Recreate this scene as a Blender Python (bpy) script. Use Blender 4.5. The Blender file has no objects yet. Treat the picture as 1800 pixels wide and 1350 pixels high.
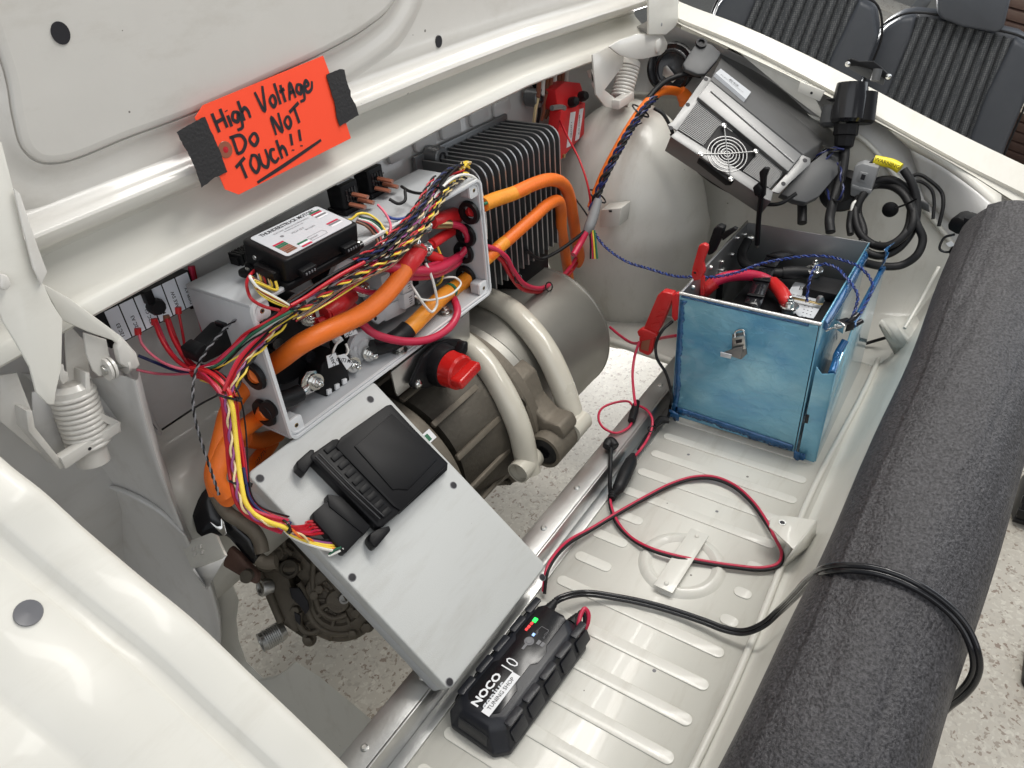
import bpy, bmesh, math, random
import numpy as np
from mathutils import Vector, Matrix
random.seed(7)
scene = bpy.context.scene
COL = scene.collection
# ---------------------------------------------------------------- camera
FPX, CX, CY, CAMH = 1285.0, 900.0, 675.0, 1.0
_vx = np.array([1966 - CX, -310 - CY, FPX]); _vz = np.array([1053 - CX, 2518 - CY, FPX])
_X = _vx / np.linalg.norm(_vx); _D = _vz - _X * (_vz @ _X); _D /= np.linalg.norm(_D)
_Z = -_D; _Y = -np.cross(_D, _X)
RW = np.array([_X, _Y, _Z])                    # rows: world axes seen from the camera
CAM = np.array([0.0, 0.0, CAMH])
cd = bpy.data.cameras.new('camera'); cam = bpy.data.objects.new('camera', cd); COL.objects.link(cam)
cd.sensor_width = 36; cd.lens = FPX / 1800 * 36; cd.clip_start = 0.02; cd.clip_end = 200
cx_, cy_, cz_ = RW[:, 0], -RW[:, 1], -RW[:, 2]
cam.matrix_world = Matrix([[cx_[i], cy_[i], cz_[i], CAM[i]] for i in range(3)] + [[0, 0, 0, 1]])
cd.dof.use_dof = False
scene.camera = cam
# ---------------------------------------------------------------- light
wd = bpy.data.worlds.new('World'); scene.world = wd; wd.use_nodes = True
wd.node_tree.nodes['Background'].inputs[0].default_value = (0.80, 0.86, 0.92, 1)
wd.node_tree.nodes['Background'].inputs[1].default_value = 0.25
def area(name, loc, target, sx, sy, power, col=(1, 1, 1)):
    l = bpy.data.lights.new(name, 'AREA'); l.shape = 'RECTANGLE'; l.size = sx; l.size_y = sy; l.energy = power; l.color = col
    o = bpy.data.objects.new(name, l); COL.objects.link(o); o.location = loc
    o.rotation_euler = (Vector(target) - Vector(loc)).to_track_quat('-Z', 'Y').to_euler()
    return o
area('ceiling_tube_light', (1.5, 0.45, 2.6), (0.8, 0.35, 0), 1.9, 0.45, 44, (1.0, 0.97, 0.92))
area('ceiling_tube_light', (1.6, -0.8, 2.7), (0.8, 0.2, 0), 2.0, 0.4, 32, (1.0, 0.97, 0.92))
area('ceiling_tube_light', (2.8, 0.4, 2.9), (1.2, 0.4, 0), 0.16, 2.6, 20, (1.0, 0.97, 0.92))
area('garage_door_daylight', (4.4, -1.6, 1.1), (1.4, 0.4, 0.0), 2.6, 2.0, 34, (0.90, 0.95, 1.0))
area('doorway_daylight', (3.6, 1.5, 0.25), (1.4, 0.75, -0.45), 1.6, 0.9, 95, (1.0, 0.99, 0.96))
area('soft_fill_light', (-1.6, -0.2, 2.2), (0.6, 0.6, 0.2), 3.4, 2.6, 34, (0.95, 0.97, 1.0))  # added fill lamp, no window here; large for soft reflections, lifts the near arch
area('front_fill_light', (-0.9, -3.0, 1.3), (0.7, 0.9, 0.35), 3.2, 2.0, 30, (0.97, 0.98, 1.0))  # added fill lamp behind the camera to brighten the bay wall
scene.view_settings.view_transform = 'Standard'; scene.view_settings.look = 'None'
scene.view_settings.exposure = -0.13; scene.view_settings.gamma = 1.0
# ---------------------------------------------------------------- pixel rays onto real planes
def ray(x, y): return RW @ np.array([(x - CX) / FPX, (y - CY) / FPX, 1.0])
def PZ(x, y, z=0.0): r = ray(x, y); return CAM + r * (z - CAMH) / r[2]
def PY(x, y, v): r = ray(x, y); return CAM + r * v / r[1]
def PX(x, y, v): r = ray(x, y); return CAM + r * v / r[0]
def PD(x, y, d): return CAM + ray(x, y) * d
def ys(l, dy=0.0): return [PY(x, y, v + dy) for x, y, v in l]
def zs(l): return [PZ(x, y, v) for x, y, v in l]
def xs(l): return [PX(x, y, v) for x, y, v in l]
def nrm(v): v = np.array(v, float); return v / np.linalg.norm(v)
class F:                                        # a flat frame: origin, two axes, normal
    def __init__(s, o, u, v):
        s.o = np.array(o, float); s.u = nrm(u); v = np.array(v, float); v = v - s.u * (v @ s.u); s.v = nrm(v); s.n = np.cross(s.u, s.v)
    def at(s, a, b, c=0.0): return s.o + s.u * a + s.v * b + s.n * c
    def px(s, x, y, h=0.0):
        r = ray(x, y); o = s.o + s.n * h; t = ((o - CAM) @ s.n) / (r @ s.n); p = CAM + r * t - s.o
        return (p @ s.u, p @ s.v)
    def pts(s, l, h=0.0): return [s.px(x, y, h) for x, y in l]
XA, YA, ZA = np.eye(3)
# ---------------------------------------------------------------- materials
M = {}
def mat(name, col, rough=0.5, *, metal=0.0, coat=0.0, var=0.06, nscale=18, bump=0.0, bscale=200, spec=0.5, rvar=0.08, emit=0.0, alpha=1.0, trans=0.0, specks=0.0):
    m = bpy.data.materials.new(name); m.use_nodes = True; nt = m.node_tree; b = nt.nodes['Principled BSDF']
    tc = nt.nodes.new('ShaderNodeTexCoord')
    nz = nt.nodes.new('ShaderNodeTexNoise'); nz.inputs['Scale'].default_value = nscale; nz.inputs['Detail'].default_value = 6; nz.inputs['Roughness'].default_value = 0.6
    nt.links.new(tc.outputs['Object'], nz.inputs['Vector'])
    mx = nt.nodes.new('ShaderNodeMix'); mx.data_type = 'RGBA'
    c = np.array(col)
    mx.inputs[6].default_value = (*np.clip(c * (1 - var), 0, 1), 1); mx.inputs[7].default_value = (*np.clip(c * (1 + var), 0, 1), 1)
    nt.links.new(nz.outputs['Fac'], mx.inputs[0]); nt.links.new(mx.outputs[2], b.inputs['Base Color'])
    if specks:
        vo = nt.nodes.new('ShaderNodeTexVoronoi'); vo.inputs['Scale'].default_value = 26
        nt.links.new(tc.outputs['Object'], vo.inputs['Vector'])
        wn = nt.nodes.new('ShaderNodeTexWhiteNoise'); nt.links.new(vo.outputs['Position'], wn.inputs['Vector'])
        m1 = nt.nodes.new('ShaderNodeMath'); m1.operation = 'POWER'; m1.inputs[1].default_value = 7; nt.links.new(wn.outputs['Value'], m1.inputs[0])
        m2 = nt.nodes.new('ShaderNodeMath'); m2.operation = 'MULTIPLY'; m2.inputs[1].default_value = 0.075; nt.links.new(m1.outputs[0], m2.inputs[0])
        m3 = nt.nodes.new('ShaderNodeMath'); m3.operation = 'LESS_THAN'; nt.links.new(vo.outputs['Distance'], m3.inputs[0]); nt.links.new(m2.outputs[0], m3.inputs[1])
        # faint long wipe marks and grime film
        mp = nt.nodes.new('ShaderNodeMapping'); mp.inputs['Scale'].default_value = (1.5, 9, 4); nt.links.new(tc.outputs['Object'], mp.inputs[0])
        gr = nt.nodes.new('ShaderNodeTexNoise'); gr.inputs['Scale'].default_value = 3; gr.inputs['Detail'].default_value = 10; gr.inputs['Roughness'].default_value = 0.7; nt.links.new(mp.outputs[0], gr.inputs['Vector'])
        rg = nt.nodes.new('ShaderNodeMapRange'); rg.inputs[1].default_value = 0.52; rg.inputs[2].default_value = 0.80; rg.inputs[4].default_value = 0.55 * specks; nt.links.new(gr.outputs['Fac'], rg.inputs[0])
        g1 = nt.nodes.new('ShaderNodeMix'); g1.data_type = 'RGBA'; g1.inputs[7].default_value = (*(c * np.array([0.66, 0.62, 0.56])), 1)
        nt.links.new(rg.outputs[0], g1.inputs[0]); nt.links.new(mx.outputs[2], g1.inputs[6])
        sp = nt.nodes.new('ShaderNodeMix'); sp.data_type = 'RGBA'; sp.inputs[7].default_value = (0.07, 0.055, 0.045, 1)
        ms = nt.nodes.new('ShaderNodeMath'); ms.operation = 'MULTIPLY'; ms.inputs[1].default_value = 0.8; nt.links.new(m3.outputs[0], ms.inputs[0])
        nt.links.new(ms.outputs[0], sp.inputs[0]); nt.links.new(g1.outputs[2], sp.inputs[6]); nt.links.new(sp.outputs[2], b.inputs['Base Color'])
    mr = nt.nodes.new('ShaderNodeMapRange'); mr.inputs[3].default_value = max(0.03, rough - rvar); mr.inputs[4].default_value = min(1, rough + rvar)
    n2 = nt.nodes.new('ShaderNodeTexNoise'); n2.inputs['Scale'].default_value = nscale * 0.6; n2.inputs['Detail'].default_value = 8
    nt.links.new(tc.outputs['Object'], n2.inputs['Vector'])
    nt.links.new(n2.outputs['Fac'], mr.inputs[0]); nt.links.new(mr.outputs[0], b.inputs['Roughness'])
    b.inputs['Metallic'].default_value = metal; b.inputs['Coat Weight'].default_value = coat; b.inputs['Coat Roughness'].default_value = 0.06
    b.inputs['Specular IOR Level'].default_value = spec
    if bump:
        n3 = nt.nodes.new('ShaderNodeTexNoise'); n3.inputs['Scale'].default_value = bscale; n3.inputs['Detail'].default_value = 4
        nt.links.new(tc.outputs['Object'], n3.inputs['Vector'])
        bp = nt.nodes.new('ShaderNodeBump'); bp.inputs['Strength'].default_value = bump; bp.inputs['Distance'].default_value = 0.002
        nt.links.new(n3.outputs['Fac'], bp.inputs['Height']); nt.links.new(bp.outputs[0], b.inputs['Normal'])
    if emit: b.inputs['Emission Color'].default_value = (*col, 1); b.inputs['Emission Strength'].default_value = emit
    if alpha < 1: b.inputs['Alpha'].default_value = alpha
    if trans: b.inputs['Transmission Weight'].default_value = trans
    M[name] = m; return m
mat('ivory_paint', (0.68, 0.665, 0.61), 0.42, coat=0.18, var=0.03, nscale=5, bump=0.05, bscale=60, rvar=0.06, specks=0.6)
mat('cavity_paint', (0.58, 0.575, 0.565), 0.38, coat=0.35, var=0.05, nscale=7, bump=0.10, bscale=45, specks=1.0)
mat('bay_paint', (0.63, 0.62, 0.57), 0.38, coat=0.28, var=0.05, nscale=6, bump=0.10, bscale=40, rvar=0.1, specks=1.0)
mat('hinge_paint', (0.64, 0.62, 0.58), 0.32, coat=0.4, var=0.04, bump=0.1, bscale=60, specks=1.0)
mat('grey_plastic', (0.46, 0.475, 0.49), 0.5, var=0.03, bump=0.15, bscale=700, nscale=6, specks=0.6)
mat('lid_plastic', (0.50, 0.51, 0.50), 0.50, var=0.035, bump=0.2, bscale=800, nscale=5, specks=0.9)
mat('black_plastic', (0.006, 0.006, 0.007), 0.46, var=0.25, bump=0.06, bscale=900, spec=0.20)
mat('black_gloss', (0.010, 0.010, 0.012), 0.20, var=0.25)
mat('black_rubber', (0.009, 0.009, 0.010), 0.5, var=0.2, bump=0.1, spec=0.3)
mat('tape_black', (0.018, 0.017, 0.018), 0.6, var=0.2, bump=0.5, bscale=260)
mat('charger_black', (0.010, 0.011, 0.016), 0.33, var=0.3, bump=0.18, bscale=900)
mat('charger_panel', (0.005, 0.005, 0.007), 0.22, var=0.2)
mat('heatsink_black', (0.18, 0.185, 0.19), 0.42, metal=0.75, var=0.1, bump=0.1)
mat('edge_metal', (0.42, 0.42, 0.42), 0.35, metal=0.9)
mat('channel_alu', (0.25, 0.25, 0.25), 0.50, metal=0.9, var=0.08)
mat('alu', (0.58, 0.58, 0.57), 0.36, metal=1.0, var=0.10, nscale=25, bump=0.15, bscale=120, rvar=0.15)
mat('alu_dark', (0.30, 0.30, 0.30), 0.42, metal=0.9, var=0.15, nscale=12, rvar=0.15)
mat('drum_metal', (0.34, 0.33, 0.30), 0.42, metal=0.75, var=0.12, nscale=9, bump=0.08, bscale=90, rvar=0.12)
mat('cast_metal', (0.155, 0.134, 0.105), 0.62, metal=0.35, var=0.35, nscale=22, bump=0.6, bscale=120, rvar=0.15)
mat('cast_dark', (0.080, 0.070, 0.055), 0.6, metal=0.35, var=0.4, nscale=22, bump=0.6, bscale=120, rvar=0.15)
mat('zinc', (0.60, 0.60, 0.58), 0.33, metal=1.0, var=0.08)
mat('brass', (0.62, 0.46, 0.22), 0.3, metal=1.0)
mat('tin', (0.74, 0.74, 0.72), 0.20, metal=1.0, var=0.08, nscale=60)
mat('orange_cable', (0.80, 0.165, 0.014), 0.45, var=0.12, bump=0.25, nscale=30)
mat('amber_cable', (0.80, 0.29, 0.022), 0.45, var=0.18, bump=0.25, nscale=35)
mat('red_plastic', (0.52, 0.018, 0.018), 0.33, var=0.08)
mat('red_boot', (0.60, 0.018, 0.022), 0.4, var=0.1, bump=0.1)
mat('magenta_wire', (0.50, 0.018, 0.060), 0.4)
mat('red_wire', (0.46, 0.008, 0.018), 0.4)
mat('pink_wire', (0.75, 0.15, 0.22), 0.4)
mat('yellow_wire', (0.85, 0.62, 0.06), 0.4)
mat('white_wire', (0.75, 0.74, 0.70), 0.4)
mat('blue_wire', (0.008, 0.014, 0.085), 0.4)
mat('blue_light_wire', (0.02, 0.055, 0.26), 0.4)
mat('green_wire', (0.01, 0.10, 0.05), 0.4)
mat('brown_wire', (0.18, 0.07, 0.035), 0.5)
mat('cream_wire', (0.75, 0.60, 0.34), 0.4)
mat('purple_wire', (0.28, 0.07, 0.22), 0.4)
mat('copper_sleeve', (0.34, 0.12, 0.07), 0.3, trans=0.2)
mat('label_white', (0.76, 0.77, 0.79), 0.45, var=0.02)
mat('label_blue', (0.80, 0.84, 0.90), 0.45, var=0.02)
mat('label_silver', (0.55, 0.57, 0.60), 0.4, var=0.03)
mat('ink', (0.012, 0.011, 0.015), 0.6)
mat('ink_grey', (0.18, 0.18, 0.19), 0.6)
mat('tag_orange', (1.0, 0.075, 0.022), 0.6, var=0.03, nscale=8, emit=0.0)
mat('white_plastic', (0.70, 0.71, 0.72), 0.4, var=0.03)
mat('switch_red', (0.48, 0.012, 0.010), 0.25, var=0.1)
mat('seat_leather', (0.060, 0.066, 0.078), 0.42, var=0.15, bump=0.3, bscale=300)
mat('led_green', (0.02, 0.9, 0.12), 0.4, emit=1.0)
mat('led_red', (0.95, 0.05, 0.05), 0.4, emit=0.6)
mat('led_blue', (0.35, 0.55, 1.0), 0.4, emit=0.7)
mat('yellow_tape', (0.80, 0.66, 0.02), 0.4)
mat('dark_green', (0.01, 0.13, 0.06), 0.5)
mat('door_wood', (0.115, 0.070, 0.058), 0.5, var=0.15)
mat('battery_grey', (0.06, 0.062, 0.065), 0.45)
mat('connector_grey', (0.24, 0.245, 0.25), 0.5)
mat('rusty_metal', (0.10, 0.055, 0.042), 0.6, metal=0.2, var=0.4, nscale=30, bump=0.4)
mat('upper_grey', (0.10, 0.10, 0.10), 0.5, metal=0.2)
mat('tube_paint', (0.56, 0.53, 0.45), 0.3, coat=0.4, var=0.04)
mat('rib_alu', (0.22, 0.22, 0.22), 0.55, metal=0.6)
mat('plug_grey', (0.15, 0.15, 0.16), 0.35)
mat('blue_print', (0.02, 0.03, 0.10), 0.5)
# special materials
def special():
    # protective blue film over aluminium, with rubs and folds
    m = mat('blue_film', (0.05, 0.22, 0.42), 0.24, metal=0.35, coat=0.9)
    nt = m.node_tree; b = nt.nodes['Principled BSDF']
    tc = nt.nodes.new('ShaderNodeTexCoord'); mp = nt.nodes.new('ShaderNodeMapping'); mp.inputs['Scale'].default_value = (2.2, 3.0, 5.5)
    mp.inputs['Rotation'].default_value = (0.5, 0.3, 0.2)
    nt.links.new(tc.outputs['Object'], mp.inputs[0])
    n = nt.nodes.new('ShaderNodeTexNoise'); n.inputs['Scale'].default_value = 2.2; n.inputs['Detail'].default_value = 7; n.inputs['Distortion'].default_value = 0.4
    nt.links.new(mp.outputs[0], n.inputs['Vector'])
    cr = nt.nodes.new('ShaderNodeValToRGB'); e = cr.color_ramp.elements
    e[0].position = 0.25; e[0].color = (0.07, 0.28, 0.52, 1); e[1].position = 0.68; e[1].color = (0.27, 0.56, 0.70, 1)
    x = e.new(0.44); x.color = (0.16, 0.43, 0.61, 1)
    nt.links.new(n.outputs['Fac'], cr.inputs[0]); nt.links.new(cr.outputs[0], b.inputs['Base Color'])
    w = nt.nodes.new('ShaderNodeTexNoise'); w.inputs['Scale'].default_value = 9; w.inputs['Detail'].default_value = 8; w.inputs['Distortion'].default_value = 0.8
    nt.links.new(mp.outputs[0], w.inputs['Vector'])
    vc = nt.nodes.new('ShaderNodeTexVoronoi'); vc.feature = 'DISTANCE_TO_EDGE'; vc.inputs['Scale'].default_value = 3.2
    wm = nt.nodes.new('ShaderNodeMix'); wm.data_type = 'RGBA'; wm.blend_type = 'LINEAR_LIGHT'; wm.inputs[0].default_value = 0.12
    nt.links.new(mp.outputs[0], wm.inputs[6]); nt.links.new(w.outputs['Color'], wm.inputs[7]); nt.links.new(wm.outputs[2], vc.inputs['Vector'])
    ce = nt.nodes.new('ShaderNodeMapRange'); ce.inputs[2].default_value = 0.035; ce.inputs[3].default_value = 1.0; ce.inputs[4].default_value = 0.0; nt.links.new(vc.outputs['Distance'], ce.inputs[0])
    cs = nt.nodes.new('ShaderNodeMath'); cs.operation = 'MULTIPLY_ADD'; cs.inputs[1].default_value = 0.16; nt.links.new(ce.outputs[0], cs.inputs[0]); nt.links.new(w.outputs['Fac'], cs.inputs[2])
    bp = nt.nodes.new('ShaderNodeBump'); bp.inputs['Strength'].default_value = 0.40; bp.inputs['Distance'].default_value = 0.005
    nt.links.new(cs.outputs[0], bp.inputs['Height']); nt.links.new(bp.outputs[0], b.inputs['Normal'])
    m = mat('blue_film_dark', (0.012, 0.10, 0.26), 0.2, metal=0.3, coat=0.7, bump=0.9, bscale=90, var=0.5, nscale=40)
    # terrazzo floor
    m = mat('terrazzo', (0.5, 0.47, 0.42), 0.45); nt = m.node_tree; b = nt.nodes['Principled BSDF']
    tc = nt.nodes.new('ShaderNodeTexCoord')
    v = nt.nodes.new('ShaderNodeTexVoronoi'); v.inputs['Scale'].default_value = 95; v.inputs['Randomness'].default_value = 1
    nw = nt.nodes.new('ShaderNodeTexNoise'); nw.inputs['Scale'].default_value = 60; nw.inputs['Detail'].default_value = 3
    mxv = nt.nodes.new('ShaderNodeMix'); mxv.data_type = 'RGBA'; mxv.blend_type = 'LINEAR_LIGHT'; mxv.inputs[0].default_value = 0.02
    nt.links.new(tc.outputs['Object'], nw.inputs['Vector']); nt.links.new(tc.outputs['Object'], mxv.inputs[6]); nt.links.new(nw.outputs['Color'], mxv.inputs[7])
    nt.links.new(mxv.outputs[2], v.inputs['Vector'])
    wn = nt.nodes.new('ShaderNodeTexWhiteNoise'); nt.links.new(v.outputs['Color'], wn.inputs['Vector'])
    cr = nt.nodes.new('ShaderNodeValToRGB'); cr.color_ramp.interpolation = 'LINEAR'; e = cr.color_ramp.elements
    e[0].position = 0.0; e[0].color = (0.26, 0.20, 0.16, 1); e[1].position = 1; e[1].color = (0.60, 0.57, 0.50, 1)
    for p, c in ((0.12, (0.31, 0.265, 0.22, 1)), (0.25, (0.42, 0.385, 0.335, 1)), (0.5, (0.49, 0.46, 0.405, 1))): x = e.new(p); x.color = c
    nt.links.new(wn.outputs['Value'], cr.inputs[0])
    lt = nt.nodes.new('ShaderNodeMath'); lt.operation = 'GREATER_THAN'; lt.inputs[1].default_value = 0.50; 
    ml = nt.nodes.new('ShaderNodeMath'); ml.operation = 'MULTIPLY'; ml.inputs[1].default_value = 75/75
    nt.links.new(v.outputs['Distance'], ml.inputs[0]); nt.links.new(ml.outputs[0], lt.inputs[0])
    mx = nt.nodes.new('ShaderNodeMix'); mx.data_type = 'RGBA'; mx.inputs[7].default_value = (0.50, 0.465, 0.405, 1)
    nt.links.new(lt.outputs[0], mx.inputs[0]); nt.links.new(cr.outputs[0], mx.inputs[6])
    big = nt.nodes.new('ShaderNodeTexNoise'); big.inputs['Scale'].default_value = 3; big.inputs['Detail'].default_value = 5
    nt.links.new(tc.outputs['Object'], big.inputs['Vector'])
    mr = nt.nodes.new('ShaderNodeMapRange'); mr.inputs[3].default_value = 0.82; mr.inputs[4].default_value = 1.12; nt.links.new(big.outputs['Fac'], mr.inputs[0])
    vm = nt.nodes.new('ShaderNodeVectorMath'); vm.operation = 'SCALE'; nt.links.new(mx.outputs[2], vm.inputs[0]); nt.links.new(mr.outputs[0], vm.inputs['Scale'])
    nt.links.new(vm.outputs[0], b.inputs['Base Color'])
    # foam: speckled charcoal
    m = mat('foam', (0.06, 0.06, 0.065), 0.48, spec=0.5); nt = m.node_tree; b = nt.nodes['Principled BSDF']
    tc = nt.nodes.new('ShaderNodeTexCoord')
    n = nt.nodes.new('ShaderNodeTexNoise'); n.inputs['Scale'].default_value = 310; n.inputs['Detail'].default_value = 4; n.inputs['Roughness'].default_value = 0.6
    nt.links.new(tc.outputs['Object'], n.inputs['Vector'])
    cr = nt.nodes.new('ShaderNodeValToRGB'); e = cr.color_ramp.elements
    e[0].position = 0.36; e[0].color = (0.011, 0.010, 0.012, 1); e[1].position = 0.72; e[1].color = (0.085, 0.082, 0.088, 1)
    nt.links.new(n.outputs['Fac'], cr.inputs[0]); nt.links.new(cr.outputs[0], b.inputs['Base Color'])
    n4 = nt.nodes.new('ShaderNodeTexNoise'); n4.inputs['Scale'].default_value = 24; n4.inputs['Detail'].default_value = 3
    nt.links.new(tc.outputs['Object'], n4.inputs['Vector'])
    ad = nt.nodes.new('ShaderNodeMath'); ad.operation = 'MULTIPLY_ADD'; ad.inputs[1].default_value = 2.2
    nt.links.new(n4.outputs['Fac'], ad.inputs[0]); nt.links.new(n.outputs['Fac'], ad.inputs[2])
    bp = nt.nodes.new('ShaderNodeBump'); bp.inputs['Strength'].default_value = 0.75; bp.inputs['Distance'].default_value = 0.003
    nt.links.new(ad.outputs[0], bp.inputs['Height']); nt.links.new(bp.outputs[0], b.inputs['Normal'])
    # woven seat fabric
    m = mat('seat_weave', (0.07, 0.075, 0.08), 0.7); nt = m.node_tree; b = nt.nodes['Principled BSDF']
    tc = nt.nodes.new('ShaderNodeTexCoord')
    v = nt.nodes.new('ShaderNodeTexVoronoi'); v.inputs['Scale'].default_value = 150; v.inputs['Randomness'].default_value = 0.25
    nt.links.new(tc.outputs['Object'], v.inputs['Vector'])
    cr = nt.nodes.new('ShaderNodeValToRGB'); e = cr.color_ramp.elements
    e[0].position = 0.1; e[0].color = (0.20, 0.205, 0.21, 1); e[1].position = 0.55; e[1].color = (0.055, 0.06, 0.066, 1)
    nt.links.new(v.outputs['Distance'], cr.inputs[0]); nt.links.new(cr.outputs[0], b.inputs['Base Color'])
special()
# ---------------------------------------------------------------- mesh helpers
def link(name, me, m, root=None, smooth=None):
    o = bpy.data.objects.new(name, me); COL.objects.link(o)
    if m is not None: me.materials.append(M[m] if isinstance(m, str) else m)
    if root is not None:
        o.parent = root
    return o
def base(root):
    p = np.zeros(3); r = root
    while r is not None: p = p + np.array(r.location); r = r.parent
    return p
def raw(name, V, Fc, m, root=None, smooth=False, sharp=40, bev=0.0, seg=2):
    b = base(root); V = np.array(V, float) - b
    me = bpy.data.meshes.new(name); me.from_pydata(V.tolist(), [], Fc)
    bm = bmesh.new(); bm.from_mesh(me)
    bmesh.ops.recalc_face_normals(bm, faces=bm.faces)
    if bev:
        es = [e for e in bm.edges if len(e.link_faces) == 2 and e.calc_face_angle(0) > 0.45]
        bmesh.ops.bevel(bm, geom=es, offset=bev, segments=seg, affect='EDGES', profile=0.5, clamp_overlap=True)
    if smooth or bev:
        for f in bm.faces: f.smooth = True
        for e in bm.edges:
            if len(e.link_faces) == 2 and e.calc_face_angle(0) > math.radians(sharp): e.smooth = False
    bm.to_mesh(me); bm.free()
    return link(name, me, m, root)
def prism(name, fr, poly, h0, h1, m, root=None, bev=0.0, seg=2, smooth=True):
    n = len(poly); V = [fr.at(a, b, h0) for a, b in poly] + [fr.at(a, b, h1) for a, b in poly]
    Fc = [tuple(range(n)), tuple(range(2 * n - 1, n - 1, -1))] + [(i, (i + 1) % n, n + (i + 1) % n, n + i) for i in range(n)]
    return raw(name, V, Fc, m, root, smooth=smooth, bev=bev, seg=seg)
def rect(a0, b0, a1, b1): return [(a0, b0), (a1, b0), (a1, b1), (a0, b1)]
def rrect(a0, b0, a1, b1, r, n=5):
    out = []
    for (cx, cy, t0) in ((a1 - r, b1 - r, 0), (a0 + r, b1 - r, 90), (a0 + r, b0 + r, 180), (a1 - r, b0 + r, 270)):
        for k in range(n + 1):
            t = math.radians(t0 + 90 * k / n); out.append((cx + r * math.cos(t), cy + r * math.sin(t)))
    return out
def circ(a, b, r, n=24, r2=None): r2 = r2 or r; return [(a + r * math.cos(2 * math.pi * k / n), b + r2 * math.sin(2 * math.pi * k / n)) for k in range(n)]
def obox(name, fr, a0, a1, b0, b1, c0, c1, m, root=None, bev=0.0, seg=2): return prism(name, fr, rect(a0, b0, a1, b1), c0, c1, m, root, bev, seg)
WF = F((0, 0, 0), XA, YA)
def wbox(name, x0, x1, y0, y1, z0, z1, m, root=None, bev=0.0, seg=2): return obox(name, WF, x0, x1, y0, y1, z0, z1, m, root, bev, seg)
def spline(pts, k=8):
    P = [np.array(p, float) for p in pts]
    if len(P) == 2: return [P[0] + (P[1] - P[0]) * t for t in np.linspace(0, 1, 3)]
    P = [2 * P[0] - P[1]] + P + [2 * P[-1] - P[-2]]; out = []
    for i in range(1, len(P) - 2):
        p0, p1, p2, p3 = P[i - 1:i + 3]
        d = [max(1e-6, np.linalg.norm(b - a) ** 0.5) for a, b in ((p0, p1), (p1, p2), (p2, p3))]
        t0 = 0; t1 = d[0]; t2 = t1 + d[1]; t3 = t2 + d[2]
        for s in range(k):
            t = t1 + (t2 - t1) * s / k
            A1 = (t1 - t) / (t1 - t0) * p0 + (t - t0) / (t1 - t0) * p1; A2 = (t2 - t) / (t2 - t1) * p1 + (t - t1) / (t2 - t1) * p2
            A3 = (t3 - t) / (t3 - t2) * p2 + (t - t2) / (t3 - t2) * p3
            B1 = (t2 - t) / (t2 - t0) * A1 + (t - t0) / (t2 - t0) * A2; B2 = (t3 - t) / (t3 - t1) * A2 + (t - t1) / (t3 - t1) * A3
            out.append((t2 - t) / (t2 - t1) * B1 + (t - t1) / (t2 - t1) * B2)
    out.append(P[-2]); return out
def frames(path):
    P = np.array(path); T = np.gradient(P, axis=0); T /= np.linalg.norm(T, axis=1)[:, None] + 1e-12
    n = np.cross(T[0], [0.13, 0.31, 0.94]); n /= np.linalg.norm(n); N = [n]
    for i in range(1, len(P)):
        n = N[-1] - T[i] * (N[-1] @ T[i]); n /= np.linalg.norm(n); N.append(n)
    N = np.array(N); return P, T, N, np.cross(T, N)
def sweep(path, r, n=8, sx=1.0, sy=1.0, cap=True, off=0):
    P, T, N, B = frames(path); rr = np.full(len(P), r) if np.isscalar(r) else np.interp(np.linspace(0, 1, len(P)), np.linspace(0, 1, len(r)), r)
    V = []; Fc = []
    for i in range(len(P)):
        for k in range(n):
            t = 2 * math.pi * k / n; V.append(P[i] + rr[i] * (math.cos(t) * N[i] * sx + math.sin(t) * B[i] * sy))
    for i in range(len(P) - 1):
        for k in range(n): a = i * n + k; b = i * n + (k + 1) % n; Fc.append((off + a, off + b, off + b + n, off + a + n))
    if cap: Fc.append(tuple(off + k for k in range(n))[::-1]); Fc.append(tuple(off + (len(P) - 1) * n + k for k in range(n)))
    return V, Fc
def tube(name, pts, r, m, root=None, n=8, k=8, sx=1.0, sy=1.0, straight=False, cap=True):
    path = pts if straight else spline(pts, k)
    V, Fc = sweep(path, r, n, sx, sy, cap); return raw(name, V, Fc, m, root, smooth=True, sharp=50)
def joined(name, sets, m, root=None, smooth=True):
    V = []; Fc = []
    for v, f in sets: o = len(V); V += list(v); Fc += [tuple(i + o for i in q) for q in f]
    return raw(name, V, Fc, m, root, smooth=smooth, sharp=50)
def lathe(name, o, axis, prof, m, root=None, n=28, a0=0, a1=360, ref=None):
    ax = nrm(axis); r = np.cross(ax, [0.2, 0.5, 0.83]) if ref is None else np.array(ref, float); r = nrm(r - ax * (r @ ax)); s = np.cross(ax, r)
    full = a1 - a0 >= 360; cnt = n if full else n + 1; V = []; Fc = []; o = np.array(o, float)
    for k in range(cnt):
        t = math.radians(a0 + (a1 - a0) * k / n); d = r * math.cos(t) + s * math.sin(t)
        for (h, rad) in prof: V.append(o + ax * h + d * max(rad, 1e-5))
    L = len(prof)
    for k in range(n):
        a = k * L; b = ((k + 1) % cnt) * L
        for i in range(L - 1): Fc.append((a + i, b + i, b + i + 1, a + i + 1))
    ob = raw(name, V, Fc, m, root, smooth=True, sharp=35)
    return ob
def twist(path, R, turns, phase):
    P, T, N, B = frames(path); d = np.r_[0, np.cumsum(np.linalg.norm(np.diff(P, axis=0), axis=1))]
    a = d * turns * 2 * math.pi + phase
    return [P[i] + R * (math.cos(a[i]) * N[i] + math.sin(a[i]) * B[i]) for i in range(len(P))]
def resample(path, step):
    P = np.array(path); d = np.r_[0, np.cumsum(np.linalg.norm(np.diff(P, axis=0), axis=1))]; n = max(3, int(d[-1] / step))
    t = np.linspace(0, d[-1], n); return [np.array([np.interp(q, d, P[:, j]) for j in range(3)]) for q in t]
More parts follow.
